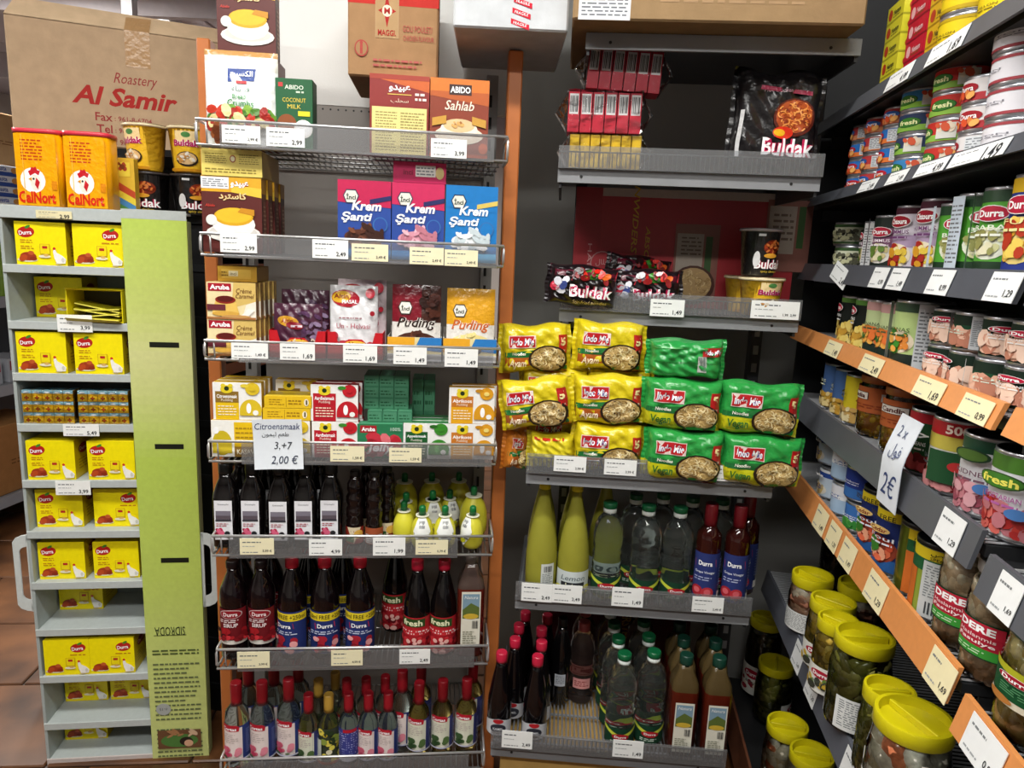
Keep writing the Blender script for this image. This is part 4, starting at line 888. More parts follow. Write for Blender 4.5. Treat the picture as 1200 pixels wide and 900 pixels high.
def jarub(A): A.rect(0, 0, 1, 1, '2a7a50').rect(.06, .74, .42, .95, 'a81a28').t('Aruba', .24, .845, w=.3, h=.12, c='ffffff', bold=.035).blobs(.1, .1, .9, .65, 22, ['c83040', 'a01c2a', 'e07078'], .013, .009, 4).t('Jelly', .5, .3, w=.6, h=.34, c='f4f0f0', bold=.03, shear=.2, out='901828').t('100%', .84, .86, w=.22, c='d8e8dc').ell(.85, .5, .1, .14, 'b82030')
jput(boxp(.106, .084, .028, '2a7a50', jarub, dict(t='4a9a70', r='1f5a3a')), .386, .015, 0, 'dark green jelly box with red fruit and white lettering at the front')
jput(ja, .494, .016, 0, 'white and green apple jelly box at the front')
for k in range(2): jput(ja, .498 + .004 * k, .046 + .03 * k, 0, 'green edged jelly box %s behind the apple jelly box' % ('directly', 'second')[k])
jput(jo, .602, .016, 0, 'white and orange apricot jelly box, lower right of the tier'); jput(jo, .600, .018, .088, 'white and orange apricot jelly box, upper right of the tier'); jput(jo, .607, .05, .088, 'apricot jelly box behind the upper right one'); jput(jo, .608, .05, 0, 'apricot jelly box behind the lower right one')
def gend(A): A.rect(0, 0, 1, 1, '3a7a5a').rect(.06, .1, .94, .9, '4c8a6a').lines(.1, .2, .8, .75, 2, '1e5a3a', 3, .4, .3)
ge = boxp(.0345, .027, .085, '2f6b4c', gend, dict(t='4a8a68', r='235a3c'))
n = 0
for j in range(4):
    for i in range(3):
        n += 1; y0 = .085 + .0272 * j if j else .085
        jput(ge, .366 + .0352 * i - (.010 if j else 0) + .006, .03 if j == 0 else .05, y0, 'small green jelly box in the green stack, %s row from bottom, %s' % (('first', 'second', 'third', 'fourth')[j], nth(i, 3)))
gv = boxp(.027, .088, .085, '2f6b4c', gend, dict(t='4a8a68', r='235a3c'))
for i in range(2):
    for j in range(2): jput(gv, .470 + .0285 * i, .105, .0885 * j, 'small green jelly box standing upright, %s of the %s pair at the back' % (('left', 'right')[i], ('lower', 'upper')[j]))
# handwritten note clipped to the fourth rail
W, H = .110, .118; A = Art(W, H)
A.t('Citroensmaak', .5, .86, w=.92, h=.13, c='2a3a6a', shear=.15).t(arab('طعم ليمون'), .45, .68, w=.55, h=.13, c='30343c').t('3,+7', .6, .46, w=.38, h=.17, c='30343c', shear=.2).t('2,00 €', .62, .18, w=.56, h=.19, c='26304a', shear=.2)
mb = MB().grid(lambda a, b: ((a - .5) * W, .004 * math.sin(b * 3) + .002 * math.sin(a * 5), b * H), 6, 6, 'e2e8ee').grid(lambda a, b: ((.5 - a) * W, .0008 + .004 * math.sin(b * 3) + .002 * math.sin((1 - a) * 5), b * H), 6, 6, 'dde3ea')
u, zt = LB.hit(326, 488, -.02); zl = LB.hit(326, 550, -.02)[1]
thing('handwritten_note', 'white paper note with handwritten lemon flavour price on the fourth rail', 'note', LB.pt(u, -.02, zl), LB.a, [('paper', mb.mesh('paper', 'paper')), ('handwriting', A.mesh('handwriting', lambda x, y, o: (x - W / 2, -o + .004 * math.sin(y / H * 3) + .002 * math.sin(x / W * 5) - .0004, y), 'paper'))], ry=-.03)
# ------------------------------------------------------------------ price cards of the left rack
PL = [(260, 147, 305, 168, 'white price card below the bread crumb pouch', '2,99 €', 0), (312, 150, 357, 172, 'white price card below the coconut milk carton', '2,99', 0), (505, 163, 547, 185, 'white price card below the sahlab box', '3,99', 0),
      (258, 274, 301, 296, 'white price card below the front custard box', '2,99', 0), (366, 281, 408, 303, 'white price card left below the brown cream box', '2,49', 0), (412, 286, 455, 306, 'cream price card right below the brown cream box', '2,49 €', 1), (480, 290, 520, 310, 'cream price card below the pink cream box', '2,49 €', 1), (521, 293, 560, 312, 'cream price card below the white cream box', '2,49 €', 1),
      (271, 402, 314, 420, 'white price card below the creme caramel boxes', '1,49 €', 0), (328, 403, 369, 422, 'white price card below the dark purple pouches', '1,69', 0), (402, 405, 442, 425, 'white price card below the white halva pouches', '1,69', 0), (461, 407, 500, 427, 'white price card below the chocolate pudding pouch', '1,49', 0), (521, 409, 560, 430, 'white price card below the yellow pudding pouch', '1,49', 0),
      (387, 523, 427, 541, 'cream price card below the strawberry jelly boxes', '1,59 €', 1), (456, 525, 494, 542, 'cream price card below the apple jelly box', '1,59 €', 1),
      (281, 631, 321, 650, 'cream price card below the leftmost juice bottles', '5,99 €', 1), (362, 632, 401, 651, 'pale price card below the rightmost juice bottle', '4,99', 0), (437, 630, 475, 651, 'white price card below the ribbed bottles', '1,99', 0), (487, 633, 525, 650, 'cream price card below the lemon squeeze bottles', '0,79 €', 1),
      (278, 764, 316, 783, 'cream price card below the syrup bottles with red labels', '3,99 €', 1), (388, 762, 425, 780, 'cream price card below the blue labelled molasses bottles', '4,99 €', 1), (468, 761, 504, 778, 'white price card below the red labelled molasses bottles', '2,49', 0)]
for x0, y0, x1, y1, lb, pr, cr_ in PL: price(LB, x0, y0, x1, y1, lb, pr, 'efe7c2' if cr_ else 'f2f3f0')
# ------------------------------------------------------------------ bottles
def bottle(prof, col, m='gloss', cap=None, labels=(), n=20, sq=0., capm='plastic', body='bottle', extra=()):
    """lathe body, cap (r, z0, z1, colour[, dome]) and wrapped labels (art, r, z0, h, arc length[, paper])"""
    P = [(body, MB().lathe(prof, n, col, sq=sq).mesh(body, m))]
    for c in ([cap] if cap and not isinstance(cap, list) else cap or []):
        r, z0, z1, cc = c[:4]; pr = [(r, z0), (r * 1.0, z0 + (z1 - z0) * .25), (r * 1.02, z1 - .003), (r * .9, z1)]
        P.append(('cap', MB().lathe(pr, 16, cc).mesh('cap', capm)))
    for L in labels:
        art, r, z0, h, w = L[:5]; A = Art(w, h, seg=.008, lay=.00028); art(A); r0 = r + .0006
        if sq and not callable(r): wp = lambda x, y, o: (x - w / 2, -r0 - o, y + z0)
        else: wp = lambda x, y, o, r0=r0, z0=z0, w=w: cylwarp(r0, z0)(x - w / 2, y, o)
        P.append(('label', A.mesh('label', wp, 'paper' if len(L) < 6 else L[5])))
    return P + list(extra)
def spots(fr, name, cat, proto, z, L, lab, group, rz=0.):
    """L: (px, py, v) of each axis, or (u, v) ready made"""
    n = len(L)
    for i, t in enumerate(L):
        u = fr.hit(t[0], t[1], t[2])[0] if len(t) > 2 and t[0] > 2 else t[0]; v = t[2] if len(t) > 2 and t[0] > 2 else t[1]
        lb = lab[i] if isinstance(lab, (list, tuple)) else lab % nth(i, n)
        thing(name, lb, cat, fr.pt(u, v, z + .0006), fr.a + (rz if not callable(rz) else rz(i)), proto[i % len(proto)] if isinstance(proto[0], list) else proto, group)
# fifth tier: juice bottles
def juice_l(A): A.rect(0, 0, 1, 1, 'e4e4e8').t('Granatapfel', .5, .9, w=.6, c='505058').rect(.08, .52, .92, .74, '5a5058').rect(.08, .62, .92, .74, '7a7480').rect(.06, .48, .94, .52, '303038').lines(.1, .34, .9, .44, 2, 'a02838', 3, .4, .2).blobs(.08, .06, .5, .28, 9, ['b8284a', '901c38', 'd86080'], .006, .005, 3).ell(.72, .18, .16, .06, '26262a').ell(.78, .1, .1, .04, '26262a')
jp = bottle([(.026, 0), (.0285, .004), (.0285, .118), (.027, .132), (.020, .155), (.0145, .168), (.014, .182)], '0d0a0b', 'gloss', (.0165, .180, .206, '151515'), [(juice_l, .0285, .022, .098, .041)], sq=2.5)
spots(LB, 'juice_bottle', 'bottle', jp, LZ[4], [(266, 600, .05), (297, 600, .05), (329, 600, .045), (358, 600, .05), (388, 600, .055)], 'black juice bottle with white label on the fifth tier, %s', 'black juice bottles on the fifth tier')
spots(LB, 'juice_bottle', 'bottle', jp, LZ[4], [(284, 590, .13), (313, 590, .13), (344, 590, .13), (374, 590, .135)], 'black juice bottle in the second row of the fifth tier, %s', 'black juice bottles on the fifth tier, second row')
def rl_(A): A.rect(0, 0, 1, 1, '8a2418').poly([(.2, 1), (.5, 0), (.8, 1)], 'd8c8a8').rect(.1, .1, .5, .5, '2a5a2a').ell(.7, .6, .2, .25, 'd8a848')
def rl2(A): A.rect(0, 0, 1, 1, 'a05030').rect(.1, .05, .9, .6, 'c8c4c0').lines(.15, .1, .85, .55, 4, '6a5a58', 2, .4, .2)
rib = [(.019, 0), (.0215, .004), (.0215, .048), (.0205, .052), (.0215, .058), (.0185, .066), (.0215, .076), (.0215, .090), (.0175, .100), (.0215, .110), (.0215, .122), (.017, .132), (.0195, .142), (.0185, .156), (.013, .166), (.011, .176)]
rb1 = bottle(rib, '160d0c', 'gloss', (.012, .174, .188, '1a1414'), [(rl_, .0215, .006, .042, .058)]); rb2 = bottle(rib, '160d0c', 'gloss', (.012, .174, .188, '1a1414'), [(rl2, .0215, .006, .042, .058)])
spots(LB, 'ribbed_bottle', 'bottle', [rb1, rb2, rb1], LZ[4], [(416, 600, .055), (441, 600, .055), (459, 600, .075)], 'dark ribbed syrup bottle in the front row, %s', 'dark ribbed bottles on the fifth tier')
spots(LB, 'ribbed_bottle', 'bottle', rb1, LZ[4], [(429, 590, .115), (453, 590, .125)], 'dark ribbed syrup bottle in the back row, %s', 'dark ribbed bottles on the fifth tier, back row')
# lemon squeeze bottles
def lem_neck(A): A.poly([(.28, 1), (.72, 1), (1, .55), (.86, .3), (.5, .0), (.14, .3), (0, .55)], 'eceeea').poly([(.06, .50), (.94, .50), (.9, .40), (.1, .40)], '30343c').t('SICILIA', .5, .45, w=.6, c='eceeea', bold=.02).bars(.36, .68, .64, .92, '60646a', 10).ell(.42, .2, .13, .1, 'd8d428').ell(.58, .22, .1, .08, 'c8cc20').rect(.6, .28, .82, .33, '50545a')
lemp = [(.013, 0, 'd2cc3a'), (.021, .003, 'd2cc3a'), (.0262, .014, 'd2cc3a'), (.0275, .032, 'd2cc3a'), (.0262, .052, 'd2cc3a'), (.0215, .068, 'd2cc3a'), (.014, .079, 'd2cc3a'), (.0125, .084, 'd8d8b8')]
hang = lambda s_: ('tag', None)
def lemon(k, scale=1., face=0.):
    pr = [(r * scale, z_ * scale, c) for r, z_, c in lemp]; zt = pr[-1][1]
    A = Art(.046, .074, seg=.009, lay=.0003); lem_neck(A)
    def rad(zz):
        if zz >= zt: return pr[-1][0]
        for (r0, z0, _), (r1, z1, _) in zip(pr, pr[1:]):
            if z0 <= zz <= z1: return r0 + (r1 - r0) * (zz - z0) / (z1 - z0)
        return pr[0][0]
    def w_(x, y, o):
        # hangs from the neck and lies on the belly
        zz = zt - .004 - (.074 - y) * .92; R = max(rad(zz), .015 if zz > zt * .5 else .026) + .0022
        a = (x - .023) / max(R, .018); return (R + o) * math.sin(a), -(R + o) * math.cos(a), zz
    P = [('bottle', MB().lathe(pr, 20).mesh('bottle', 'plastic')), ('collar', MB().lathe([(.0165 * scale, zt - .003, 'e8e8d0'), (.0165 * scale, zt, 'e8e8d0')], 18).mesh('collar', 'plastic')),
         ('cap', MB().lathe([(.0085, zt), (.0085, zt + .014), (.0080, zt + .020), (.005, zt + .023)], 14, '0f6b34').mesh('cap', 'plastic'))]
    if k: P.append(('neck_tag', A.mesh('neck_tag', w_, 'paper')))
    return P
lm = lemon(1); lm0 = lemon(0); lmb = lemon(0, 1.32); lmt = lemon(1, 1.15)
LG = 'lemon juice squeeze bottles'
for px, py, v, pr, dz, rz_, lb in ((492, 610, .035, lm, 0, 0, 'lemon squeeze bottle with white neck tag at the front, left'), (521, 610, .030, lm, 0, .05, 'lemon squeeze bottle with white neck tag at the front, middle'), (554, 610, .030, lm, 0, -.9, 'lemon squeeze bottle at the front right, tag turned aside'),
        (469, 600, .065, lm0, 0, 0, 'narrow view lemon bottle beside the ribbed bottles'), (476, 590, .125, lm0, 0, 0, 'lemon squeeze bottle in the second row, leftmost'), (507, 590, .105, lmt, 0, .2, 'lemon squeeze bottle with tag in the second row, middle'), (527, 590, .150, lm, 0, .4, 'lemon squeeze bottle in the third row, tag askew'), (555, 590, .10, lmb, 0, 0, 'big lemon squeeze bottle behind the front right one'), (481, 570, .205, lmb, 0, 0, 'big lemon squeeze bottle at the very back'), (503, 570, .21, lmb, 0, 0, 'lemon squeeze bottle at the very back, green cap beside the big one'), (534, 570, .215, lmb, 0, .6, 'lemon squeeze bottle at the back, right of centre')):
    thing('lemon_squeeze_bottle', lb, 'bottle', LB.pt(LB.hit(px, py, v)[0], v, LZ[4] + .0006), LB.a + rz_, pr, LG)
# sixth tier
def syr_l(A): A.rect(0, 0, 1, 1, '6a1018').rect(0, .0, 1, .12, 'd8d0c8').ell(.5, .86, .34, .13, 'c8b0b0').ell(.5, .86, .31, .11, '8a1420').t('Durra', .5, .86, w=.4, h=.11, c='f4e8e8', bold=.02).lines(.18, .62, .82, .72, 2, 'e8d8d8', 3, .5, .2).t('SIRUP', .5, .55, w=.4, c='f0e0e0', bold=.02).blobs(.05, .12, .95, .42, 20, ['a01820', 'c83038', '3a0810', '7a1018'], .008, .006, 4)
sy = bottle([(.029, 0), (.032, .005), (.032, .040), (.0316, .043), (.0316, .137), (.032, .140), (.032, .142), (.0335, .150), (.031, .180), (.021, .205), (.014, .222), (.0135, .235)], '12070a', 'gloss', (.0155, .233, .252, '17090c'), [(syr_l, .0318, .044, .092, .085)])
spots(LB, 'syrup_bottle', 'bottle', sy, LZ[5], [(274, 710, .05), (307, 710, .05)], 'dark syrup bottle with red label on the sixth tier, %s one', 'dark syrup bottles with red labels')
spots(LB, 'syrup_bottle', 'bottle', sy, LZ[5], [(283, 700, .125), (318, 700, .135)], 'dark syrup bottle in the row behind, %s one', 'dark syrup bottles, back row')
def blu_l(A): A.rect(0, 0, 1, 1, '22306a').rect(0, .78, 1, .96, 'e0c828').t('+250ml FREE +250ml', .5, .87, w=.9, h=.10, c='3a3410', bold=.01).poly([(.30, .72), (.70, .74), (.72, .60), (.32, .58)], 'b82030').t('Durra', .51, .66, w=.3, h=.10, c='ffffff', bold=.02).lines(.2, .45, .8, .55, 2, 'c8d0e8', 3, .45, .15).blobs(.3, .06, .75, .38, 16, ['a82030', 'd05058', '801420', 'e8a0a0'], .008, .007, 4).lines(.02, .1, .22, .5, 6, '8a98c8', 5, .4, .3)
bl = bottle([(.032, 0), (.0355, .005), (.0355, .150), (.034, .168), (.024, .200), (.0155, .225), (.0145, .236)], '0d0709', 'gloss', (.0165, .234, .262, 'a81428'), [(blu_l, .0355, .018, .112, .125)])
spots(LB, 'molasses_bottle', 'bottle', bl, LZ[5], [(343, 710, .05), (381, 710, .05), (422, 710, .05)], 'dark molasses bottle with blue label and yellow band, %s', 'blue labelled molasses bottles', rz=lambda i: (-.5, .1, .0)[i])
spots(LB, 'molasses_bottle', 'bottle', bl, LZ[5], [(362, 700, .14), (402, 700, .14)], 'dark molasses bottle behind the blue labelled front row, %s one', 'blue labelled molasses bottles, back row')
def fre_l(A): A.rect(0, 0, 1, 1, 'a81c26').rect(.08, .74, .72, .96, '2a4a1e').t('fresh', .40, .85, w=.5, h=.16, c='e8e8c0', bold=.03).rect(.0, .50, 1, .68, 'c02830').lines(.08, .52, .92, .66, 2, 'f4e0e0', 3, .5, .14).blobs(.05, .02, .95, .44, 34, ['c83038', '901420', 'e06868', '6a0c18', 'e8b0a8'], .007, .006, 6)
fr_b = bottle([(.030, 0), (.0335, .005), (.0335, .120), (.0325, .140), (.022, .185), (.0145, .215), (.0135, .228)], '0c0809', 'gloss', (.0155, .226, .252, 'b01834'), [(fre_l, .0335, .012, .098, .105)])
spots(LB, 'molasses_bottle', 'bottle', fr_b, LZ[5], [(489, 710, .05), (520, 710, .05)], 'dark molasses bottle with red fruit label at the front, %s one', 'red labelled molasses bottles')
spots(LB, 'molasses_bottle', 'bottle', fr_b, LZ[5], [(463, 700, .17)], ['dark molasses bottle with red fruit label, alone farther back'], 'red labelled molasses bottles')
def sq_l(A): A.rect(0, 0, 1, 1, 'dcd8c8').rect(.06, .52, .94, .96, '7a96a8').poly([(.06, .52), (.94, .52), (.94, .72), (.5, .80), (.06, .68)], '5a6a30').ell(.5, .56, .4, .05, 'c8a838').t('Natura', .5, .90, w=.7, c='f4f4f0', shear=.2).bars(.58, .34, .88, .48, '303030', 8).lines(.1, .06, .8, .30, 6, '80806a', 3, .4, .2)
sqb = bottle([(.031, 0, '5a1a10'), (.034, .004, '5a1a10'), (.034, .170, '5a1a10'), (.034, .185, '4a3a34'), (.030, .205, '4a3a34'), (.017, .232, '4a3a34'), (.0145, .245, '4a3a34')], '4a140c', 'gloss', (.016, .244, .266, '6a625c'), [(sq_l, .034, .030, .150, .048)], n=24, sq=5)
spots(LB, 'vinegar_bottle', 'bottle', sqb, LZ[5], [(551, 700, .05)], ['square brown vinegar bottle with landscape label at the right of the sixth tier'], None)
# seventh tier: flower waters
def rose_l(flower, leaf, bg='e6d8d4', edge='2a3a78'):
    def f(A):
        A.rect(0, 0, 1, 1, edge).rect(.0, .06, .62, .96, bg).poly([(.06, .98), (.14, 1.04), (.48, 1.04), (.56, .98), (.54, .86), (.10, .86)], 'b01a2c').t('Cortas', .31, .93, w=.36, h=.09, c='ffffff', bold=.025)
        A.lines(.1, .52, .52, .80, 5, 'b8a8a4', 3, .35, .2).blobs(.06, .14, .56, .36, 9, flower, .007, .007, 4).ell(.2, .13, .07, .04, leaf[0]).ell(.44, .12, .05, .03, leaf[1]).rect(0, .05, 1, .09, 'c8c8d8').lines(.68, .2, .95, .9, 12, '6a78b0', 6, .4, .3)
    return f
RO = rose_l(['d06078', 'e08898', 'b83a58'], ['4a5a40', '6a7a58']); OR = rose_l(['3f5a34', '56703f', '2c4526'], ['3a5030', 'e8e4d8'], 'dcdcc8', '3a3f7a')
def wat(prof, s=1., c='cfe0da'): return [(r * s, z_ * s, c) for r, z_ in prof]
wp_ = [(.026, 0), (.029, .004), (.029, .122), (.0285, .132), (.0265, .146), (.0165, .160), (.0125, .170), (.0120, .184)]
back_l = lambda A: A.rect(0, 0, 1, 1, '3a3f88').lines(.1, .2, .9, .9, 10, 'a8acd8', 3, .4, .16).rect(.0, .0, 1, .14, 'd8d8e0').rect(.3, .9, .7, 1, 'b01a2c')
gold_l = lambda A: A.rect(0, 0, 1, 1, '3a4030').blobs(0, .1, 1, .95, 40, ['c8b428', 'e8d858', '2a3a20', 'e8e0c0', '8a9a40'], .008, .008, 5).rect(.0, .08, .3, .7, 'c8ccc0').rect(0, 0, 1, .08, 'b04a20')
rw = bottle(wat(wp_, 1.02), None, 'glass', (.0140, .165, .226, '8f1420'), [(RO, .0296, .022, .098, .105)])
rws = bottle(wat(wp_, .86), None, 'glass', (.0125, .142, .192, '8f1420'), [(RO, .0250, .012, .086, .09)])
ows = bottle(wat(wp_, .86, 'd8d0a0'), None, 'glass', (.0125, .142, .192, '8f1420'), [(OR, .0250, .012, .086, .09)])
gds = bottle(wat(wp_, .86, 'c8d0b8'), None, 'glass', (.0125, .142, .190, 'b08a38'), [(gold_l, .0250, .008, .098, .10)])
bks = bottle(wat(wp_, .86), None, 'glass', (.0125, .142, .192, '8f1420'), [(back_l, .0250, .012, .092, .09)])
ow = bottle(wat(wp_, .95, 'd8c878'), None, 'glass', (.0135, .155, .214, '8f1420'), [(OR, .0276, .030, .092, .10)])
RG = 'flower water bottles on the bottom tier'
spots(LB, 'rose_water_bottle', 'bottle', rw, LZ[6], [(278, 850, .045), (308, 850, .045), (340, 845, .055)], 'tall rose water bottle with pink label in the front row, %s', RG, rz=.25)
FRT = [(365, ows, 'small orange blossom water bottle with red cap, left of the gold capped one'), (386, gds, 'small bottle with gold cap and yellow floral label'), (409, bks, 'small rose water bottle turned to its blue back label'), (430, rws, 'small rose water bottle with pink label, right of the blue back label'), (452, rws, 'small rose water bottle with pink label, last before the amber bottles')]
for px, pr, lb in FRT: thing('flower_water_bottle', lb, 'bottle', LB.pt(LB.hit(px, 860, .04)[0], .04, LZ[6] + .0006), LB.a + .25, pr, RG)
spots(LB, 'orange_water_bottle', 'bottle', ow, LZ[6], [(489, 850, .05), (518, 850, .055), (546, 845, .06)], 'amber orange blossom water bottle with red cap at the right, %s', RG, rz=.3)
spots(LB, 'rose_water_bottle', 'bottle', rw, LZ[6], [(292, 830, .125), (322, 830, .125), (350, 825, .14)], 'rose water bottle in the second row of the bottom tier, %s', RG)
spots(LB, 'flower_water_bottle', 'bottle', [gds, gds, rws, rws, rws, rw], LZ[6], [(374, 830, .105), (395, 825, .13), (409, 830, .105), (429, 830, .105), (451, 830, .105), (468, 835, .085)], 'flower water bottle in the crowded second row, %s', RG)
spots(LB, 'orange_water_bottle', 'bottle', ow, LZ[6], [(493, 830, .125), (553, 830, .135)], 'amber orange blossom bottle in the back row, %s one', RG)
# ------------------------------------------------------------------ middle rack, first clear-lipped shelf
def mput(t, name, label, cat, proto, px, py, v, dz=0., group=None, rz=0., rx=0., ry=0.):
    f = MF[t]; thing(name, label, cat, f.pt(f.hit(px, py, v)[0], v, MZ[t] + dz + .0008), f.a + rz, proto, group, rx, ry)
def pack6(col, colt, lab, n=6, W=.168, H=.088, D=.06, bar=True):
    """shrink-wrapped row of narrow boxes"""
    w_ = W / n; A = Art(w_ - .001, H)
    if bar: A.rect(.12, .45, .88, .95, 'e4e4e4').bars(.18, .5, .82, .9, '505050', 7)
    else: A.rect(.1, .1, .9, .9, lab)
    pm = A.mesh('barcode_print', fwarp(w_ - .001)); bm = MB().cbox(-w_ / 2 + .0006, 0, 0, w_ / 2 - .0006, D, H, col, .0008, sides=dict(t=colt, r='8a1a28' if bar else 'b08a10', l='8a1a28' if bar else 'b08a10')).mesh('small_box')
    wr = MB().grid(lambda a, b: ((a - .5) * (W + .004), -.004 - .003 * math.sin(a * 19) * math.sin(b * 9), b * (H + .004) - .001), 16, 8, 'f0f0f0')
    for s_ in (-1, 1): wr.grid(lambda a, b: (s_ * (W / 2 + .002 + .028 * math.sin(a * math.pi) * (1 - abs(2 * b - 1))), -.003 + a * (D + .004), b * (H + .003)), 6, 6, 'f0f0f0')
    wr.grid(lambda a, b: ((a - .5) * (W + .004), b * (D + .004) - .003, H + .003 + .003 * math.sin(a * 14 + b * 7)), 10, 4, 'f0f0f0')
    return [('small_box', bm, [('barcode_print', pm)])], w_, n, wr.mesh('wrap', 'cello')
def putpack(name, label, loc, rz, spec, ry=0., rx=0.):
    P, w_, n, wr = spec; r = obj(name, None, None, loc, (rx, ry, rz)); tag(r, label, 'pack')
    for i in range(n):
        b = obj('small_box', P[0][1], r, ((i - (n - 1) / 2) * w_, 0, 0))
        for q in P[0][2]: obj(q[0], q[1], b)
    obj('wrap', wr, r)
f1 = MF[1]
yl = pack6('d8b020', 'e8c838', 'e8c020', 7, .165, .078, .07, False); rdp = pack6('c81c38', 'd83a50', 'ffffff')
putpack('biscuit_box_pack', 'wrapped row of yellow boxes under the red packs', f1.pt(f1.hit(709, 178, .05)[0], .05, MZ[1] + .0008), f1.a, yl)
putpack('stock_box_pack', 'wrapped row of six red boxes with barcodes, lower pack', f1.pt(f1.hit(708, 140, .045)[0], .045, MZ[1] + .082), f1.a, rdp)
putpack('stock_box_pack', 'wrapped row of six red boxes with barcodes, tilted upper pack', f1.pt(f1.hit(730, 95, .055)[0], .055, MZ[1] + .1765), f1.a, rdp, ry=.055)
def bul_big(A):
    A.rect(.0, .78, 1, 1, '141214').poly([(.25, .84), (.85, .80), (.85, .76), (.25, .80)], 'b02a50').t('Hot Chicken Flavor', .55, .80, w=.5, c='e8b8c8').ell(.68, .55, .25, .18, '5a1c10').ell(.68, .56, .22, .155, 'a84a1e').strands(.68, .56, .21, .145, 90, ['d87a38', '8a3014', 'e89a50'], 3, .003)
    A.ell(.56, .40, .12, .06, 'd83018').ell(.52, .40, .07, .035, 'e8b020').t('Buldak', .64, .265, w=.6, h=.17, c='ffffff', bold=.02, out='c01a50', ow=.045).rect(.04, .15, .08, .6, 'c8c8c8')
mput(1, 'noodle_pack', 'large black noodle pack with pink lettering on the upper right shelf', 'noodle pack', bagp(.185, .225, .07, '161416', bul_big, 'pillow', 21, wr=.003), 906, 135, .06, .0, ry=.03)
# ------------------------------------------------------------------ second shelf
def redc(A):
    A.rect(0, 0, 1, 1, 'a82e36').rect(0, .93, 1, 1, 'b8a8a0').rect(0, 0, .12, 1, '9c2830').t('HALAL', .075, .34, w=.19, h=.035, c='c89898', rot=-math.pi / 2).ell(.135, .36, .055, .10, 'b88888').ell(.135, .36, .050, .092, 'a82e36').t(arab('حلال'), .135, .36, w=.06, c='c89898')
    A.t('UNWIDERSTEHLICH', .275, .52, w=.62, h=.05, c='c8a030', rot=-math.pi / 2, bold=.01, shear=.2).t('ABSOLUT', .335, .44, w=.26, h=.04, c='c8a030', rot=-math.pi / 2, bold=.01, shear=.2)
    for x in (.46, .86): A.rect(x, .06 if x < .5 else .35, x + .20, .72 if x < .5 else .95, '8a5a50').rect(x + .01, .30 if x < .5 else .5, x + .13, .64 if x < .5 else .9, 'a89c90').rect(x + .14, .3 if x < .5 else .55, x + .17, .62 if x < .5 else .9, '3a5a30').lines(x + .03, .45 if x < .5 else .6, x + .12, .62 if x < .5 else .85, 5, '6a5a50', 3, .4, .3)
    A.ell(.555, .20, .10, .17, '4a2a20').ell(.555, .21, .085, .14, 'b89868').strands(.555, .21, .08, .13, 60, ['d8c090', '9a7a48', 'c8a870'], 4, .003)
f2 = MF[2]; u, W, H = f2.dim(668, 925, 222, .23, MZ[2], 350)
thing('display_carton', 'dark red display carton with gold lettering at the back of the shelf', 'carton', f2.pt(u + .01, .21, MZ[2] + .0008), f2.a, boxp(W, H - .005, .03, 'a82e36', redc, dict(t='9a8a80', l='4a1014', r='4a1014')))
def bul_lie(A):
    A.rect(0, .72, 1, 1, '5a1428').ell(.62, .8, .14, .12, '3a8a2a').poly([(.3, .62), (.95, .66), (.98, .92), (.36, .9)], 'b01c2c').blobs(.35, .62, .98, .9, 16, ['d8281c', 'e86a20', '8a1418', '2a1418'], .010, .006, 3).t('Buldak', .60, .38, w=.62, h=.30, c='ffffff', bold=.02, out='c01a50', ow=.045).t('Stir-fried noodles', .6, .12, w=.5, c='d8c080').blobs(.06, .3, .26, .7, 6, ['d8d8e0', '3a4a8a', 'c83048'], .010, .008, 6)
bp_ = bagp(.165, .098, .075, '1a1216', bul_lie, 'pillow', 23, wr=.004); bp2 = bagp(.165, .098, .075, '1a1216', bul_lie, 'pillow', 29, wr=.004)
mput(2, 'noodle_pack', 'black and red noodle pack hanging over the left end of shelf', 'noodle pack', bp_, 681, 340, .0, .006, 'black noodle packs', ry=.06, rz=.08)
mput(2, 'noodle_pack', 'black and red noodle pack with flames at the middle of the shelf', 'noodle pack', bp2, 757, 335, .045, .002, 'black noodle packs', ry=-.02)
mput(2, 'noodle_pack', 'black noodle pack lying behind the two front ones', 'noodle pack', bp2, 745, 320, .13, .035, 'black noodle packs', rz=.3, ry=.1)
cyl_ = cup(.040, .052, .092, 'e0b028', cup_yel); cbk = cup(.038, .047, .112, '1a1818', cup_blk, '8a8080')
mput(2, 'noodle_cup', 'yellow noodle bowl below the black cup, right one', 'noodle cup', cyl_, 889, 335, .055, 0, 'yellow noodle bowls on the middle rack', rz=.3)
mput(2, 'noodle_cup', 'yellow noodle bowl half hidden behind the other yellow bowl', 'noodle cup', cyl_, 876, 332, .135, 0, 'yellow noodle bowls on the middle rack', rz=.2)
mput(2, 'noodle_cup', 'black noodle cup stacked on the yellow bowl', 'noodle cup', cbk, 889, 300, .055, .0965, rz=.35)
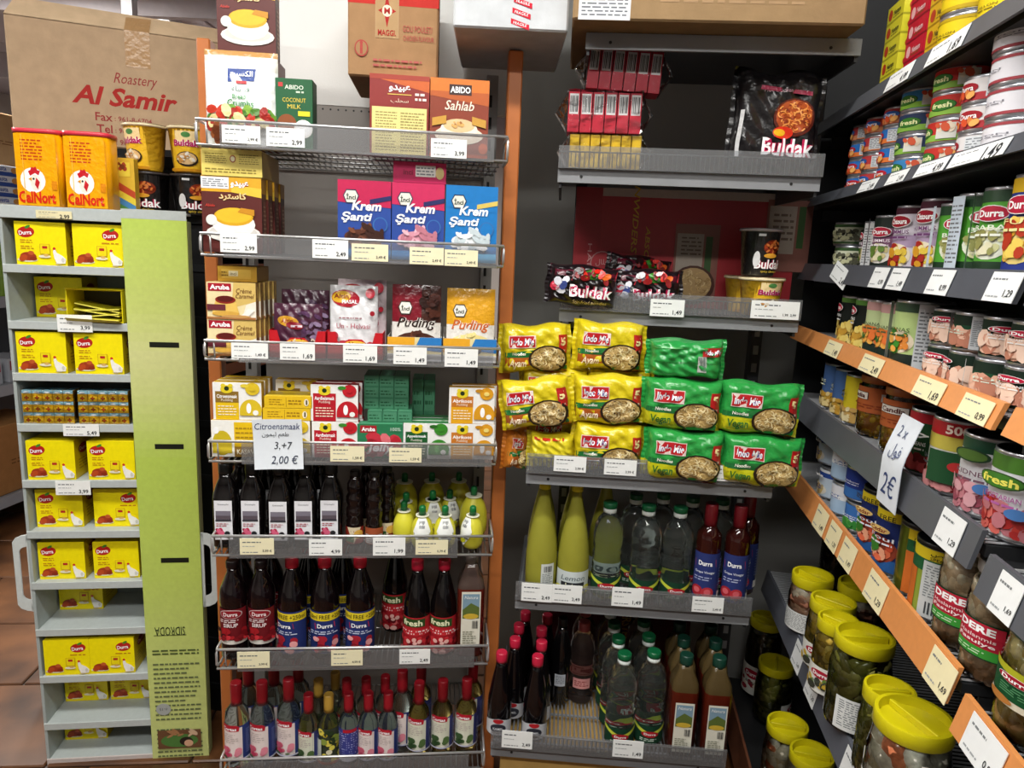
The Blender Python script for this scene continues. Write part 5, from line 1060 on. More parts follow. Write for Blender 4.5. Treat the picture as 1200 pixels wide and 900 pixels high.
# ------------------------------------------------------------------ third shelf: five-packs of noodles
def indo(top, low, txt, lowt):
    def f(A):
        A.rect(.03, .0, .97, .34, low).rect(.03, .34, .97, .44, '1f6a34').rect(.10, .54, .50, .80, 'e8d8d0').rect(.11, .555, .49, .785, 'c02028').t('Indo Mie', .30, .67, w=.34, h=.15, c='ffffff', bold=.015, shear=.15, out='2a4aa0', ow=.035)
        A.poly([(.06, .44), (.5, .5), (.5, .40), (.06, .34)], '2a7a3c').t('Noodles', .24, .42, w=.2, c='f0f0e0', bold=.02).rect(.84, .40, .97, .80, 'b82020').t('5', .905, .66, h=.17, c='f4e0a0', bold=.05).t('PACK', .905, .47, w=.09, c='f4e0d0', bold=.02)
        A.t(txt, .22, .20, w=.26, h=.20, c=lowt, bold=.02, shear=.2).ell(.68, .30, .30, .29, '2a1c12').ell(.68, .31, .265, .25, 'b89a60').strands(.68, .31, .25, .235, 150, ['d8c088', '94743c', 'c8aa6a', 'e4d4a4'], 5, .0022).poly([(.56, .10), (.96, .16), (.96, .07), (.56, .03)], '2a8a3c').rect(.55, .0, .97, .04, 'b02820')
    return f
IY = lambda k: bagp(.162, .117, .072, 'd8c41c', indo('d8c41c', 'c06428', 'Ayam', 'f4e0c0'), 'pillow', 30 + k, wr=.0022)
IG = lambda k: bagp(.174, .119, .074, lambda a, b: 'c8c020' if b < .35 else '2c9a44', indo('2c9a44', 'c8c81c', 'Vegan', '2a6a2a'), 'pillow', 40 + k, wr=.0022)
yb = bagp(.105, .085, .08, 'dccc28', lambda A: A.lines(.1, .85, .9, .95, 1, 'c03020', 3, .6, .2), 'pillow', 51, wr=.003)
IGR = 'yellow five-packs of noodles'; GGR = 'green five-packs of noodles'
I = [IY(k) for k in range(3)]; G_ = [IG(k) for k in range(3)]
mput(3, 'noodle_five_pack', 'plain back of a yellow noodle five-pack, bottom left of the pile', 'noodle pack', yb, 647, 515, .045, 0, IGR)
mput(3, 'noodle_five_pack', 'yellow noodle five-pack at the bottom of the pile, right of the plain one', 'noodle pack', I[1], 712, 518, .04, 0, IGR)
mput(3, 'noodle_five_pack', 'yellow noodle five-pack leaning out over the orange post', 'noodle pack', I[0], 634, 465, .03, .103, IGR, ry=-.17, rz=-.08)
mput(3, 'noodle_five_pack', 'yellow noodle five-pack in the middle layer, beside the green ones', 'noodle pack', I[2], 713, 465, .045, .118, IGR, ry=-.02)
mput(3, 'noodle_five_pack', 'yellow noodle five-pack at the top left of the pile', 'noodle pack', I[1], 629, 402, .115, .222, IGR, ry=-.06, rz=.1)
mput(3, 'noodle_five_pack', 'yellow noodle five-pack at the top, next to the green bundle', 'noodle pack', I[0], 713, 405, .11, .236, IGR, ry=.02)
mput(3, 'noodle_five_pack', 'yellow noodle five-pack in the row behind, bottom left', 'noodle pack', I[1], 660, 470, .135, 0, IGR)
mput(3, 'noodle_five_pack', 'yellow noodle five-pack in the row behind, bottom right', 'noodle pack', I[2], 725, 470, .135, 0, IGR)
mput(3, 'noodle_five_pack', 'yellow noodle five-pack in the middle layer of the row behind, left', 'noodle pack', I[2], 650, 440, .13, .118, IGR)
mput(3, 'noodle_five_pack', 'yellow noodle five-pack in the middle layer of the row behind, right', 'noodle pack', I[1], 725, 440, .135, .118, IGR)
f3 = MF[3]
thing('noodle_five_pack', 'orange and yellow noodle pack slipped down beside the orange post', 'noodle pack', f3.pt(-.034, .07, MZ[3] - .015), f3.a + .5, bagp(.07, .10, .05, 'c87828', indo('d8c41c', 'c06428', 'Ayam', 'f4e0c0'), 'pillow', 61, wr=.003), IGR, 0, .1)
for px, py, v, dz, k, lb in ((801, 516, .012, 0, 0, 'lower left of the four stacked'), (891, 520, .006, 0, 1, 'lower right of the four stacked'), (799, 456, .022, .120, 2, 'upper left of the four stacked'), (889, 455, .018, .120, 0, 'upper right of the four stacked')):
    mput(3, 'noodle_five_pack', 'green noodle five-pack, ' + lb, 'noodle pack', G_[k], px, py, v, dz, GGR, ry=.03, rz=-.03)
def gside(A): A.rect(.0, .42, 1, .46, '1f7a34').rect(.64, .2, .76, .62, 'c8d0c8').bars(.65, .24, .75, .6, '70807a', 8).rect(.7, .62, .98, .85, 'b82828').t('Indo Mie', .84, .735, w=.22, h=.13, c='ffffff', bold=.015, out='2a4aa0').rect(.05, .8, .5, .83, '5ab868')
mput(3, 'noodle_five_pack', 'green noodle five-pack lying on its side on top of the others', 'noodle pack', bagp(.165, .088, .10, '2c9a48', gside, 'pillow', 55, wr=.004), 804, 405, .045, .240, GGR, ry=-.01, rz=-.05)
for k, (px, lb) in enumerate(((800, 'left'), (880, 'right'))): mput(3, 'noodle_five_pack', 'green noodle five-pack in the row behind the front ones, %s' % lb, 'noodle pack', G_[k], px, 480, .12, 0, GGR)
# ------------------------------------------------------------------ fourth shelf: lemon juice, vinegar, red bottles
def clear_l(A): A.rect(0, 0, 1, 1, '123a26').poly([(0, 1.0), (.5, .62), (1, 1.0), (1, .82), (.5, .42), (0, .82)], 'c8d040').ell(.5, .52, .22, .18, 'b01c28').t('Durra', .5, .53, w=.3, h=.12, c='ffffff', bold=.02).lines(.25, .12, .75, .3, 2, 'c8d8c8', 3, .5, .2)
wprof = [(.030, 0), (.0345, .004), (.035, .012), (.0350, .058), (.0335, .064), (.035, .070), (.0350, .082), (.0335, .088), (.035, .094), (.0350, .108), (.0320, .116), (.035, .126), (.0352, .150), (.0335, .172), (.026, .192), (.0145, .205), (.0135, .212)]
wcap = [(.0155, .208, .219, 'e4ece8'), (.0165, .219, .233, '0d5a34')]
def water(col='dfe8e4', s=1.0): return bottle([(r * s, z_ * s, col) for r, z_ in wprof], None, 'glass', [(r * s, a * s, b * s, c) for r, a, b, c in wcap], [(clear_l, .0352 * s, .010 * s, .046 * s, .10)], n=22)
wt = water(s=1.06)
def lj_l(A): A.rect(0, 0, 1, 1, 'c8d0d0').rect(.2, .1, .8, .5, '2a2c30').t('Lemon', .5, .7, w=.6, h=.22, c='4a5a60', shear=.2).t('Juice', .5, .3, w=.4, c='e8e8c0').rect(0, 0, 1, .08, 'd0c828').ell(.15, .2, .14, .12, 'd8d028').ell(.87, .25, .13, .12, 'd8d028')
lj_b = lambda A: A.rect(0, 0, 1, 1, 'd0d4d0').lines(.1, .1, .9, .6, 7, '70787a', 3, .4, .2).bars(.2, .65, .8, .9, '404448', 10)
ljp = [(.036, 0), (.040, .005), (.0405, .05), (.0400, .100), (.036, .140), (.027, .190), (.0165, .235), (.0125, .262), (.0120, .272)]
lj = bottle([(r, z_, 'a5a23c') for r, z_ in ljp], None, 'cloudy', (.0145, .270, .297, 'd8c818'), [(lj_l, .0405, .012, .058, .105)]); ljb = bottle([(r, z_, 'a5a23c') for r, z_ in ljp], None, 'cloudy', (.0145, .270, .297, 'd8c818'), [(lj_b, .0405, .022, .062, .035)])
BG4 = 'bottles on the fourth middle shelf'
mput(4, 'lemon_juice_bottle', 'tall cloudy yellow lemon juice bottle showing its back label, left', 'bottle', ljb, 636, 640, .055, 0, BG4, rz=.45)
mput(4, 'lemon_juice_bottle', 'tall cloudy yellow lemon juice bottle with front label, right of its twin', 'bottle', lj, 672, 640, .052, 0, BG4)
for px, v, lb in ((641, .145, 'left'), (678, .145, 'middle'), (710, .14, 'right')): mput(4, 'lemon_juice_bottle', 'tall yellow lemon juice bottle in the back row, ' + lb, 'bottle', lj, px, 610, v, 0, BG4)
for px, v, lb in ((712, .052, 'leftmost'), (757, .050, 'middle'), (794, .050, 'rightmost')): mput(4, 'vinegar_bottle', 'clear vinegar bottle with green cap in the front row, ' + lb, 'bottle', wt, px, 640, v, 0, BG4)
for px, v, lb in ((742, .135, 'leftmost'), (775, .14, 'second from left'), (808, .135, 'third from left'), (843, .13, 'rightmost')): mput(4, 'vinegar_bottle', 'clear vinegar bottle in the second row, ' + lb, 'bottle', wt, px, 610, v, 0, BG4)
def redb_l(A): A.rect(0, 0, 1, 1, '28346e').poly([(.06, .84), (.6, .88), (.62, .72), (.08, .70)], 'b82030').t('Durra', .34, .79, w=.34, h=.10, c='ffffff', bold=.025).t('Grape Vinegar', .34, .60, w=.5, c='e0e4f0', bold=.01).lines(.08, .42, .6, .52, 2, 'b0b8d8', 3, .4, .2).ell(.18, .20, .15, .12, 'a82430').ell(.44, .18, .15, .12, 'b83038').ell(.18, .22, .08, .06, 'd86068').ell(.44, .20, .08, .06, 'd86068').rect(.7, .05, .95, .2, 'e0e0e0').lines(.7, .3, .98, .9, 10, '7080b8', 5, .4, .3)
rdb = bottle([(.028, 0, '2e0d0a'), (.0305, .004, '2e0d0a'), (.0305, .172, '2e0d0a'), (.029, .186, '2e0d0a'), (.018, .200, '2e0d0a'), (.0135, .210, '2e0d0a')], None, 'gloss', (.0155, .206, .262, '7a1420'), [(redb_l, .0307, .016, .125, .10)])
for px, lb, rz_ in ((830, 'left', .2), (864, 'right', .2)): mput(4, 'vinegar_bottle', 'red capped brown vinegar bottle with blue label, %s one' % lb, 'bottle', rdb, px, 640, .045, 0, BG4, rz=rz_)
mput(4, 'vinegar_bottle', 'red capped brown bottle behind the right blue labelled one', 'bottle', rdb, 870, 610, .125, 0, BG4)
# ------------------------------------------------------------------ bottom shelf
def dk_l(A): A.rect(0, 0, 1, .8, 'c8c8cc').poly([(0, .8), (.5, 1.05), (1, .8)], 'c8c8cc').ell(.5, .88, .16, .14, 'b02028').ell(.5, .42, .24, .3, '30303a').t('KAMEL', .5, .42, w=.3, c='d8d8dc', bold=.02)
dkb = bottle([(.027, 0), (.031, .005), (.031, .085), (.030, .100), (.0225, .145), (.0145, .185), (.0125, .200)], '0a0709', 'gloss', (.0145, .198, .224, 'b8203c'), [(dk_l, .031, .008, .045, .085)])
BG5 = 'bottles on the bottom middle shelf'
for i, (px, py, v) in enumerate(((586, 815, .055), (588, 790, .125), (596, 775, .195), (603, 765, .265))): mput(5, 'sauce_bottle', 'black sauce bottle with pink cap in the left file, %s' % ('front', 'second', 'third', 'last')[i], 'bottle', dkb, px + (14 if i else 0), py, v, 0, BG5)
for i, (px, py, v) in enumerate(((628, 815, .050), (633, 790, .12), (632, 775, .19), (636, 765, .26))): mput(5, 'sauce_bottle', 'black sauce bottle with pink cap in the right file, %s' % ('front', 'second', 'third', 'last')[i], 'bottle', dkb, px, py, v, 0, BG5)
def dk2(A): A.rect(0, 0, 1, 1, 'b8bcc4').lines(.1, .2, .9, .9, 5, '50545c', 3, .4, .3)
mput(5, 'sauce_bottle', 'black bottle with small silver label, behind the empty wire deck', 'bottle', bottle([(.024, 0), (.027, .005), (.027, .16), (.016, .21), (.012, .23)], '0a090b', 'gloss', (.0135, .228, .25, '141414'), [(dk2, .027, .06, .035, .03)]), 655, 770, .20, 0, BG5)
jug = bottle([(r, z_, 'c8b8b4') for r, z_ in wprof], None, 'glass', (.0165, .208, .233, 'a84a4a'), [(lambda A: A.rect(0, 0, 1, 1, 'c88a88').lines(.1, .2, .9, .8, 3, '8a3a3a', 3, .5, .2), .0352, .05, .03, .05)], n=22)
mput(5, 'vinegar_bottle', 'clear bottle with pinkish label and cap beside the wire deck', 'bottle', jug, 682, 770, .22, 0, BG5)
mput(5, 'vinegar_bottle', 'clear bottle with pinkish cap at the very back', 'bottle', jug, 686, 750, .30, 0, BG5)
for i, (px, py, v) in enumerate(((728, 820, .055), (721, 800, .13), (716, 785, .205), (710, 770, .28))): mput(5, 'vinegar_bottle', 'clear vinegar bottle with green cap in the left file, %s' % ('front', 'second', 'third', 'last')[i], 'bottle', wt, px, py, v, 0, BG5)
for i, (px, py, v) in enumerate(((762, 820, .075), (756, 800, .15), (750, 785, .225), (748, 770, .30))): mput(5, 'vinegar_bottle', 'clear vinegar bottle with green cap in the right file, %s' % ('front', 'second', 'third', 'last')[i], 'bottle', wt, px, py, v, 0, BG5)
amp = [(.030, 0, '5e1e10'), (.033, .004, '5e1e10'), (.033, .165, '5e1e10'), (.033, .176, '5a4a2c'), (.030, .198, '5a4a2c'), (.018, .226, '5a4a2c'), (.0150, .238, '5a4a2c')]
am = bottle(amp, None, 'cloudy', (.0165, .236, .262, '12382c'), [(sq_l, .033, .014, .135, .046)], n=24, sq=5)
for i, (px, py, v) in enumerate(((800, 820, .045), (797, 800, .125), (792, 785, .20))): mput(5, 'vinegar_bottle', 'square red-amber vinegar bottle in the left file, %s' % ('front', 'second', 'last')[i], 'bottle', am, px, py, v, 0, BG5)
for i, (px, py, v) in enumerate(((838, 825, .045), (834, 800, .125), (828, 785, .20))): mput(5, 'vinegar_bottle', 'square red-amber vinegar bottle in the right file, %s' % ('front', 'second', 'last')[i], 'bottle', am, px, py, v, 0, BG5)
f5 = MF[5]
thing('display_carton', 'dark red carton with gold lettering standing behind the green capped bottles', 'carton', f5.pt(.34, .385, MZ[5] + .0008), f5.a, boxp(.42, .30, .03, '5a1820', lambda A: A.t('UNWIDERSTEHLICH', .55, .5, w=.6, h=.09, c='c89a30', rot=-math.pi / 2, bold=.01), None))
thing('cardboard_carton', 'plain golden-brown carton on the floor under the bottom middle shelf', 'carton', f5.pt(.20, .03, 0), f5.a, carton_big(.36, .262, .3, 'c8a25e', lambda A: A.lines(.3, .4, .7, .6, 2, '9a7840', 3, .3, .1)))
# ------------------------------------------------------------------ price cards of the middle rack
for t, x0, y0, x1, y1, lb, pr, c in ((2, 762, 351, 802, 371, 'white price card below the black noodle packs', '1,49', 0), (2, 880, 353, 937, 374, 'wide white price card below the yellow noodle bowls', '1,99  2,99', 0), (3, 649, 535, 687, 553, 'pale price card below the plain yellow noodle pack', '3,99 €', 0), (3, 708, 539, 746, 557, 'pale price card below the bottom yellow noodle pack', '3,99 €', 0), (3, 828, 546, 868, 564, 'white price card below the green noodle packs', '1,99', 0),
      (4, 611, 684, 647, 705, 'white price card below the left lemon juice bottle', '2,49', 0), (4, 647, 686, 682, 707, 'white price card below the right lemon juice bottle', '2,49', 0), (4, 717, 689, 754, 711, 'white price card below the leftmost clear vinegar bottle', '1,49', 0), (4, 811, 700, 848, 718, 'pale price card below the blue labelled vinegar bottles', '2,49 €', 0),
      (5, 588, 857, 624, 877, 'white price card below the black sauce bottles', '2,49', 0), (5, 718, 868, 754, 888, 'white price card below the green capped bottles on the bottom shelf', '1,49', 0)):
    price(MF[t], x0, y0, x1, y1, lb, pr, 'efe7c2' if c else 'eef0ee', v=-.0105)
# ------------------------------------------------------------------ tins and jars on the right gondola
GCU, GCV = (CAM - GB.o).dot(GB.u), (CAM - GB.o).dot(GB.v)
def face(u, v): return math.atan2(GCU - u, v - GCV)        # turn that looks at the viewer
def can(r, h, col, art, rib=False, lid='b8bac0', top=None):
    pr = [(r * .97, 0, 'c0c2c8'), (r, .002, 'c0c2c8'), (r, .004, col)]
    if rib:
        n = 11; pr += [(r - (.0009 if k % 2 else 0), h * (.12 + .74 * k / n), col) for k in range(n + 1)]
    pr += [(r, h - .005, 'c0c2c8'), (r * 1.005, h - .003, 'c0c2c8'), (r * 1.005, h, 'c0c2c8'), (r * .94, h, 'c0c2c8'), (r * .93, h - .003, lid)]
    w = 4.4 * r; A = Art(w, h - .010, seg=.009, lay=.00028); art(A)
    P = [('tin', MB().lathe(pr, 24).mesh('tin', 'metal')), ('label', A.mesh('label', lambda x, y, o: cylwarp(r + .0005, .005)(x - w / 2, y, o), 'paper' if not rib else 'card'))]
    if top: P.append(('plastic_lid', MB().lathe([(r * 1.01, h - .004, top), (r * 1.02, h + .003, top), (r * .96, h + .0045, top), (r * .90, h + .002, top)], 24).mesh('plastic_lid', 'plastic')))
    return P
def lab(base, band=None, logo=('Durra', 'b81a24'), food=None, fc='ffffff', txt=None, stripe=None, lp=.72, shape='strip'):
    """tin label: base colour, bands, oval logo, product line, picture of the food; drawn twice round the tin"""
    def f(A):
        A.rect(0, 0, 1, 1, base)
        for y0, y1, c in band or (): A.rect(0, y0, 1, y1, c)
        for cx in (.26, .74):
            if food:
                y0, y1, cols, sz = food[:4]
                if len(food) > 4: A.ell(cx, (y0 + y1) / 2, .17, (y1 - y0) / 2, food[4]); A.blobs(cx - .14, y0 + .04, cx + .14, y1 - .04, 26, cols, sz, sz * .75, 4, True)
                else: A.blobs(cx - .24, y0, cx + .24, y1, 46, cols, sz, sz * .75, 4)
            if logo: A.ell(cx, lp, .14, .10, 'f4f0f0').ell(cx, lp, .13, .09, logo[1]).t(logo[0], cx, lp, w=.2, h=.09, c='ffffff', bold=.03)
            if txt: A.t(txt, cx, lp - .17, w=.26, h=.065, c=fc, bold=.01)
            A.lines(cx - .12, lp - .29, cx + .12, lp - .23, 1, fc, 5, .5, .2)
        if stripe: A.rect(.44, 0, .56, 1, stripe).lines(.45, .1, .55, .9, 14, '707478', 6, .4, .4); A.rect(.0, 0, .05, 1, stripe)
    return f
def edge(px, py, v, r):
    """tin whose left outline is at px: centre along the shelf"""
    u = GB.hit(px, py, v)[0]
    for _ in range(5):
        p = GB.pt(u, v, 0) - CAM; dep = (RM.transposed() @ Vector((p.x, p.y, 0)))[2] * -1
        u = GB.hit(px + r * F / max(dep, .3), py, v)[0]
    return u
def gcan(t, name, label, cat, proto, px, py, v, r, dz=0., group=None, yaw=0.):
    u = edge(px, py, v, r); zd = GZ[t] - (.022 if u > 1.06 and t > 3 else 0)
    thing(name, label, cat, GB.pt(u, v, zd + dz + .0006), GB.a + face(u, v) + yaw, proto, group)
    return u
# top shelf: stacked small boxes
def bx1(c1, c2): return lambda A: A.rect(0, 0, 1, 1, c1).rect(.0, .0, 1, .10, c2).t('Nestum', .62, .5, w=.42, h=.30, c='3a3a20' if c1 != 'c01830' else 'f0d0d0', bold=.02).ell(.22, .5, .12, .3, 'b83a20' if c1 != 'c01830' else 'e8b0b0').lines(.4, .2, .9, .3, 1, '6a6420', 3, .5, .2)
st5 = [('yellow', 'd8cf30', 'a8a020', 1033, 5), ('red', 'c01830', '8a0c20', 1060, 5), ('amber', 'dcb020', 'a88010', 1084, 5)]
for nm, c1, c2, px, n in st5:
    W_, D_, H_ = .085, .10, .034
    A = Art(D_, H_); bx1(c1, c2)(A)
    pr = boxp(W_, H_, D_, c1, bx1(c1, c2), dict(t=c1, r=c1, l=c2)) + [('side_print', A.mesh('side_print', rwarp(W_, D_)))]
    u = GB.hit(px + 12, 60, .02)[0]
    for k in range(n): thing('stock_box', 'flat %s box in the %s stack on the top right shelf, %s' % (nm, nm, ('bottom', 'second from bottom', 'middle', 'second from top', 'top')[k]), 'box', GB.pt(u, .018, GZ[0] + .0006 + (H_ + .0005) * k), GB.a, pr, 'flat boxes stacked on the top right shelf')
yc = can(.046, .062, 'dcc018', lab('e0c418', [(0, .12, 'b89a10'), (.9, 1, 'b89a10')], None, None, '6a5a10', 'BOUILLON'))
for c, px in enumerate((1106, 1150)):
    for k in range(3): gcan(0, 'yellow_tin', 'round yellow tin on the top right shelf, %s stack, %s' % (('far', 'near')[c], ('bottom', 'middle', 'top')[k]), 'tin', yc, px, 40, .055, .046, .063 * k, 'yellow tins on the top right shelf')
# second shelf: stacks of flat fish tins
def fish(c1, c2, cl): return lambda A: A.rect(0, 0, 1, 1, c1).rect(0, 0, 1, .35, c2).rect(.40, .1, .60, .95, 'd8dce0').lines(.41, .15, .59, .9, 6, '80868c', 3, .4, .3).ell(.22, .6, .12, .26, cl).t('Durra', .22, .6, w=.16, h=.26, c='ffffff', bold=.02).ell(.78, .6, .12, .26, cl).t('Durra', .78, .6, w=.16, h=.26, c='ffffff', bold=.02).blobs(.05, .05, .38, .4, 8, ['e08040', 'd85028', 'f0b060'], .006, .004, 3)
def fresh(c1, c2): return lambda A: A.rect(0, 0, 1, 1, c1).rect(0, 0, 1, .34, c2).ell(.25, .5, .13, .30, '1f4a1e').ell(.25, .5, .12, .27, '3a7a28').t('fresh', .25, .5, w=.19, h=.28, c='e8ecb0', bold=.03).ell(.75, .5, .13, .30, '3a7a28').t('fresh', .75, .5, w=.19, h=.28, c='e8ecb0', bold=.03).rect(.42, .1, .58, .9, 'd8d8d0').blobs(.4, .4, .6, .8, 6, ['e8d8c0', 'd05838'], .007, .005, 3)
fa = can(.040, .037, '2a6ab8', fish('2a70c0', 'e07838', 'b82030')); fb_ = can(.040, .037, 'c04a38', fish('b83a3c', 'd8885a', '2a5aa8'))
ff = can(.043, .040, '3a7ab0', fresh('3a80b8', '8ac040')); ff2 = can(.043, .040, '2a3a58', fresh('2c3c60', '88b848')); fr1 = can(.043, .041, 'b83028', fresh('c03028', '8ab848'))
fw = can(.043, .041, 'd8d0d0', fish('e0dcdc', 'b83a40', 'a01c28')); fw2 = can(.047, .044, 'dcd8dc', lab('e2e0e6', [(0, .12, 'a04048'), (.88, 1, 'a04048')], None, None, '80808a', 'TON'))
FS = [(1003, fa, .040, .0376, 4, 'blue', 'first (far end)'), (1018, fb_, .040, .0376, 4, 'blue and red', 'second'), (1038, fa, .040, .0376, 4, 'blue', 'third'), (1057, ff, .043, .0406, 4, 'blue and green', 'fourth'), (1093, fr1, .043, .0416, 4, 'red and green', 'fifth'), (1132, fw, .043, .0416, 3, 'white and red', 'sixth'), (1158, fw2, .047, .0446, 4, 'white', 'seventh (near end)')]
for px, pr, r_, hh, n, cn, wh in FS:
    for k in range(n):
        q = pr
        if pr is ff and k in (1, 2): q = ff2
        if pr is fa and k == 3: q = fb_
        gcan(1, 'fish_tin', '%s tin in the %s stack of the second right shelf, %s' % (cn, wh, ('bottom one', 'second up', 'third up', 'top one')[k if k < n - 1 else 3]), 'tin', q, px, 150, .055, r_, hh * k, 'flat tins stacked on the second right shelf', yaw=-.35 + .25 * ((k * 7 + px) % 4))
# third shelf
tn = can(.041, .055, 'd8dcc0', lab('dfe2c8', [(.85, 1, '3a5a30'), (0, .1, '3a5a30')], None, (.2, .7, ['30302a', '5a5a48', 'c8c8a0'], .006), '404030'))
gcan(2, 'mushroom_tin', 'short pale green tin at the far end of the third shelf, bottom of two', 'tin', tn, 981, 290, .06, .041, 0); gcan(2, 'mushroom_tin', 'short pale green tin at the far end of the third shelf, top of two', 'tin', tn, 981, 265, .06, .041, .0556)
hum = lab('8a5a7a', [(0, .3, '1f2a24'), (.8, 1, '1f2a24')], ('Durra', 'b81a3a'), (.1, .5, ['d8c890', 'e8e0b8', '6a8a3a'], .007, 'f0ece0'), 'f4e8f0', 'HUMMUS', 'd0d0d0')
hum2 = lab('e4dce8', [(.9, 1, '4a2030'), (.36, .56, 'b8a0c0')], ('Chtoura', '9a1428'), (.02, .42, ['e8c848', 'd89a28', 'a82a20', 'f0e0a0'], .009, 'f4ead0'), '6a3a6a', 'HUMMUS', None, .78)
bab = lab('58a838', [(0, .14, '1f3a24'), (.86, 1, '2a4a30')], ('Durra', 'b81a3a'), (.16, .56, ['d8d8a0', 'e8e4c0', '9a9a5a'], .007, 'e8ecd8'), 'f4f8e8', 'BABA', 'c4d0dc')
blu3 = lab('2a3a8a', [(.85, 1, 'd8b020'), (.7, .78, 'c01c28')], ('Durra', 'b81a3a'), (.1, .6, ['e8b038', 'f0d060', 'b83a20'], .010, 'e8d080'), 'f0e8a0', 'FUL')
for px, art, r_, h_, cb, rib, lb, yw in ((1013, hum, .030, .105, '8a5a7a', False, 'narrow pink and dark tin with red oval badge', -.5), (1026, hum, .037, .112, '7a5068', True, 'purple hummus tin with white bowl picture', .35), (1050, hum2, .037, .124, 'e4dce8', False, 'white and lilac tin with yellow dip picture, far one', .2), (1079, hum2, .037, .128, 'e4dce8', False, 'white and lilac tin with yellow dip picture, near one', .25), (1103, bab, .034, .115, '58a838', False, 'slim green tin with red badge turned aside', .9), (1120, bab, .039, .124, '58a838', True, 'green ribbed tin with silver stripe', -.9), (1152, bab, .040, .126, '58a838', True, 'green ribbed tin with white bowl picture', .35), (1186, blu3, .042, .135, '2a3a8a', False, 'dark blue tin with yellow top at the near end', .3)):
    gcan(2, 'dip_tin', lb + ' on the third shelf', 'tin', can(r_, h_, cb, art, rib), px, 280, .06, r_, 0, 'dip tins on the third right shelf', yw)
# fourth shelf
chk = lab('161c18', [(.90, 1, '5a8a3a')], ('Durra', 'b8143a'), (.0, .48, ['e0c058', 'f0dc88', 'c89a38', 'e8d070'], .009), 'f0f0f0', 'CHICKPEAS', None, .78)
pin = lab('c8d8a0', [(0, .2, '203028'), (.84, 1, 'c89a98')], None, (.2, .5, ['e08a38', 'f0b050', '3a6a2a', 'e87838'], .008), '4a5a3a', 'ANANAS', None, .75)
pinb = lab('b8d088', [(0, .2, '1c2a24'), (.86, 1, '304a34')], None, (.2, .58, ['e08a38', 'f0b050', '3a8a2a', 'e8d8b8'], .009, 'e8dcc0'), '3a5a2a', 'ANANAS', 'd0d4d8', .75)
bea = lab('14281c', None, ('Durra', 'b8143a'), (.0, .52, ['d8a088', 'e8bca4', 'c08068', 'f0d0bc'], .011), 'f0f0f0', 'BROAD BEANS', None, .76)
bea2 = lab('1c4a30', [(.7, 1, '14281c')], None, (.0, .5, ['d8a088', 'e8bca4', 'c08068'], .011), 'd8e8d8', 'FUL', 'c8ccd0', .7)
for px, art, r_, h_, cb, rib, lb, yw in ((984, chk, .036, .112, '161c18', False, 'black chickpea tin with red oval badge, far one', -.45), (1001, chk, .036, .112, '161c18', False, 'black chickpea tin with red oval badge, near one', -.45), (1015, pin, .036, .113, 'c8d8a0', False, 'pale green pineapple tin beside the chickpeas', .4), (1032, pin, .036, .113, 'c8d8a0', False, 'pale green pineapple tin next to the ribbed one', .4), (1050, pinb, .046, .122, 'b8d088', True, 'wide ribbed pineapple tin with silver seam', .1)):
    gcan(3, 'food_tin', lb + ' on the fourth shelf', 'tin', can(r_, h_, cb, art, rib), px, 390, .05, r_, 0, 'tins on the fourth right shelf', yw)
cb1 = can(.037, .058, '14281c', bea); cb2 = can(.038, .058, '14281c', bea2, False); cb3 = can(.037, .058, '14281c', lab('14281c', None, ('Durra', 'b8143a'), (.0, .52, ['d8a088', 'e8bca4', 'c08068', 'f0d0bc'], .011), 'f0f0f0', 'BROAD BEANS', 'd0d4d8', .76))
for px, lo, hi, y_, lb in ((1090, cb1, cb3, .25, 'far'), (1112, cb1, cb2, -.35, 'second'), (1151, cb2, cb1, .6, 'third'), (1180, cb1, cb1, .2, 'near')):
    for k in range(2): gcan(3, 'bean_tin', 'short dark green broad bean tin, %s stack, %s one' % (lb, ('lower', 'upper')[k]), 'tin', (lo, hi)[k], px + (0 if k == 0 else 1), 430, .05, .037, .0588 * k, 'short bean tins on the fourth right shelf', y_ + .3 * k)
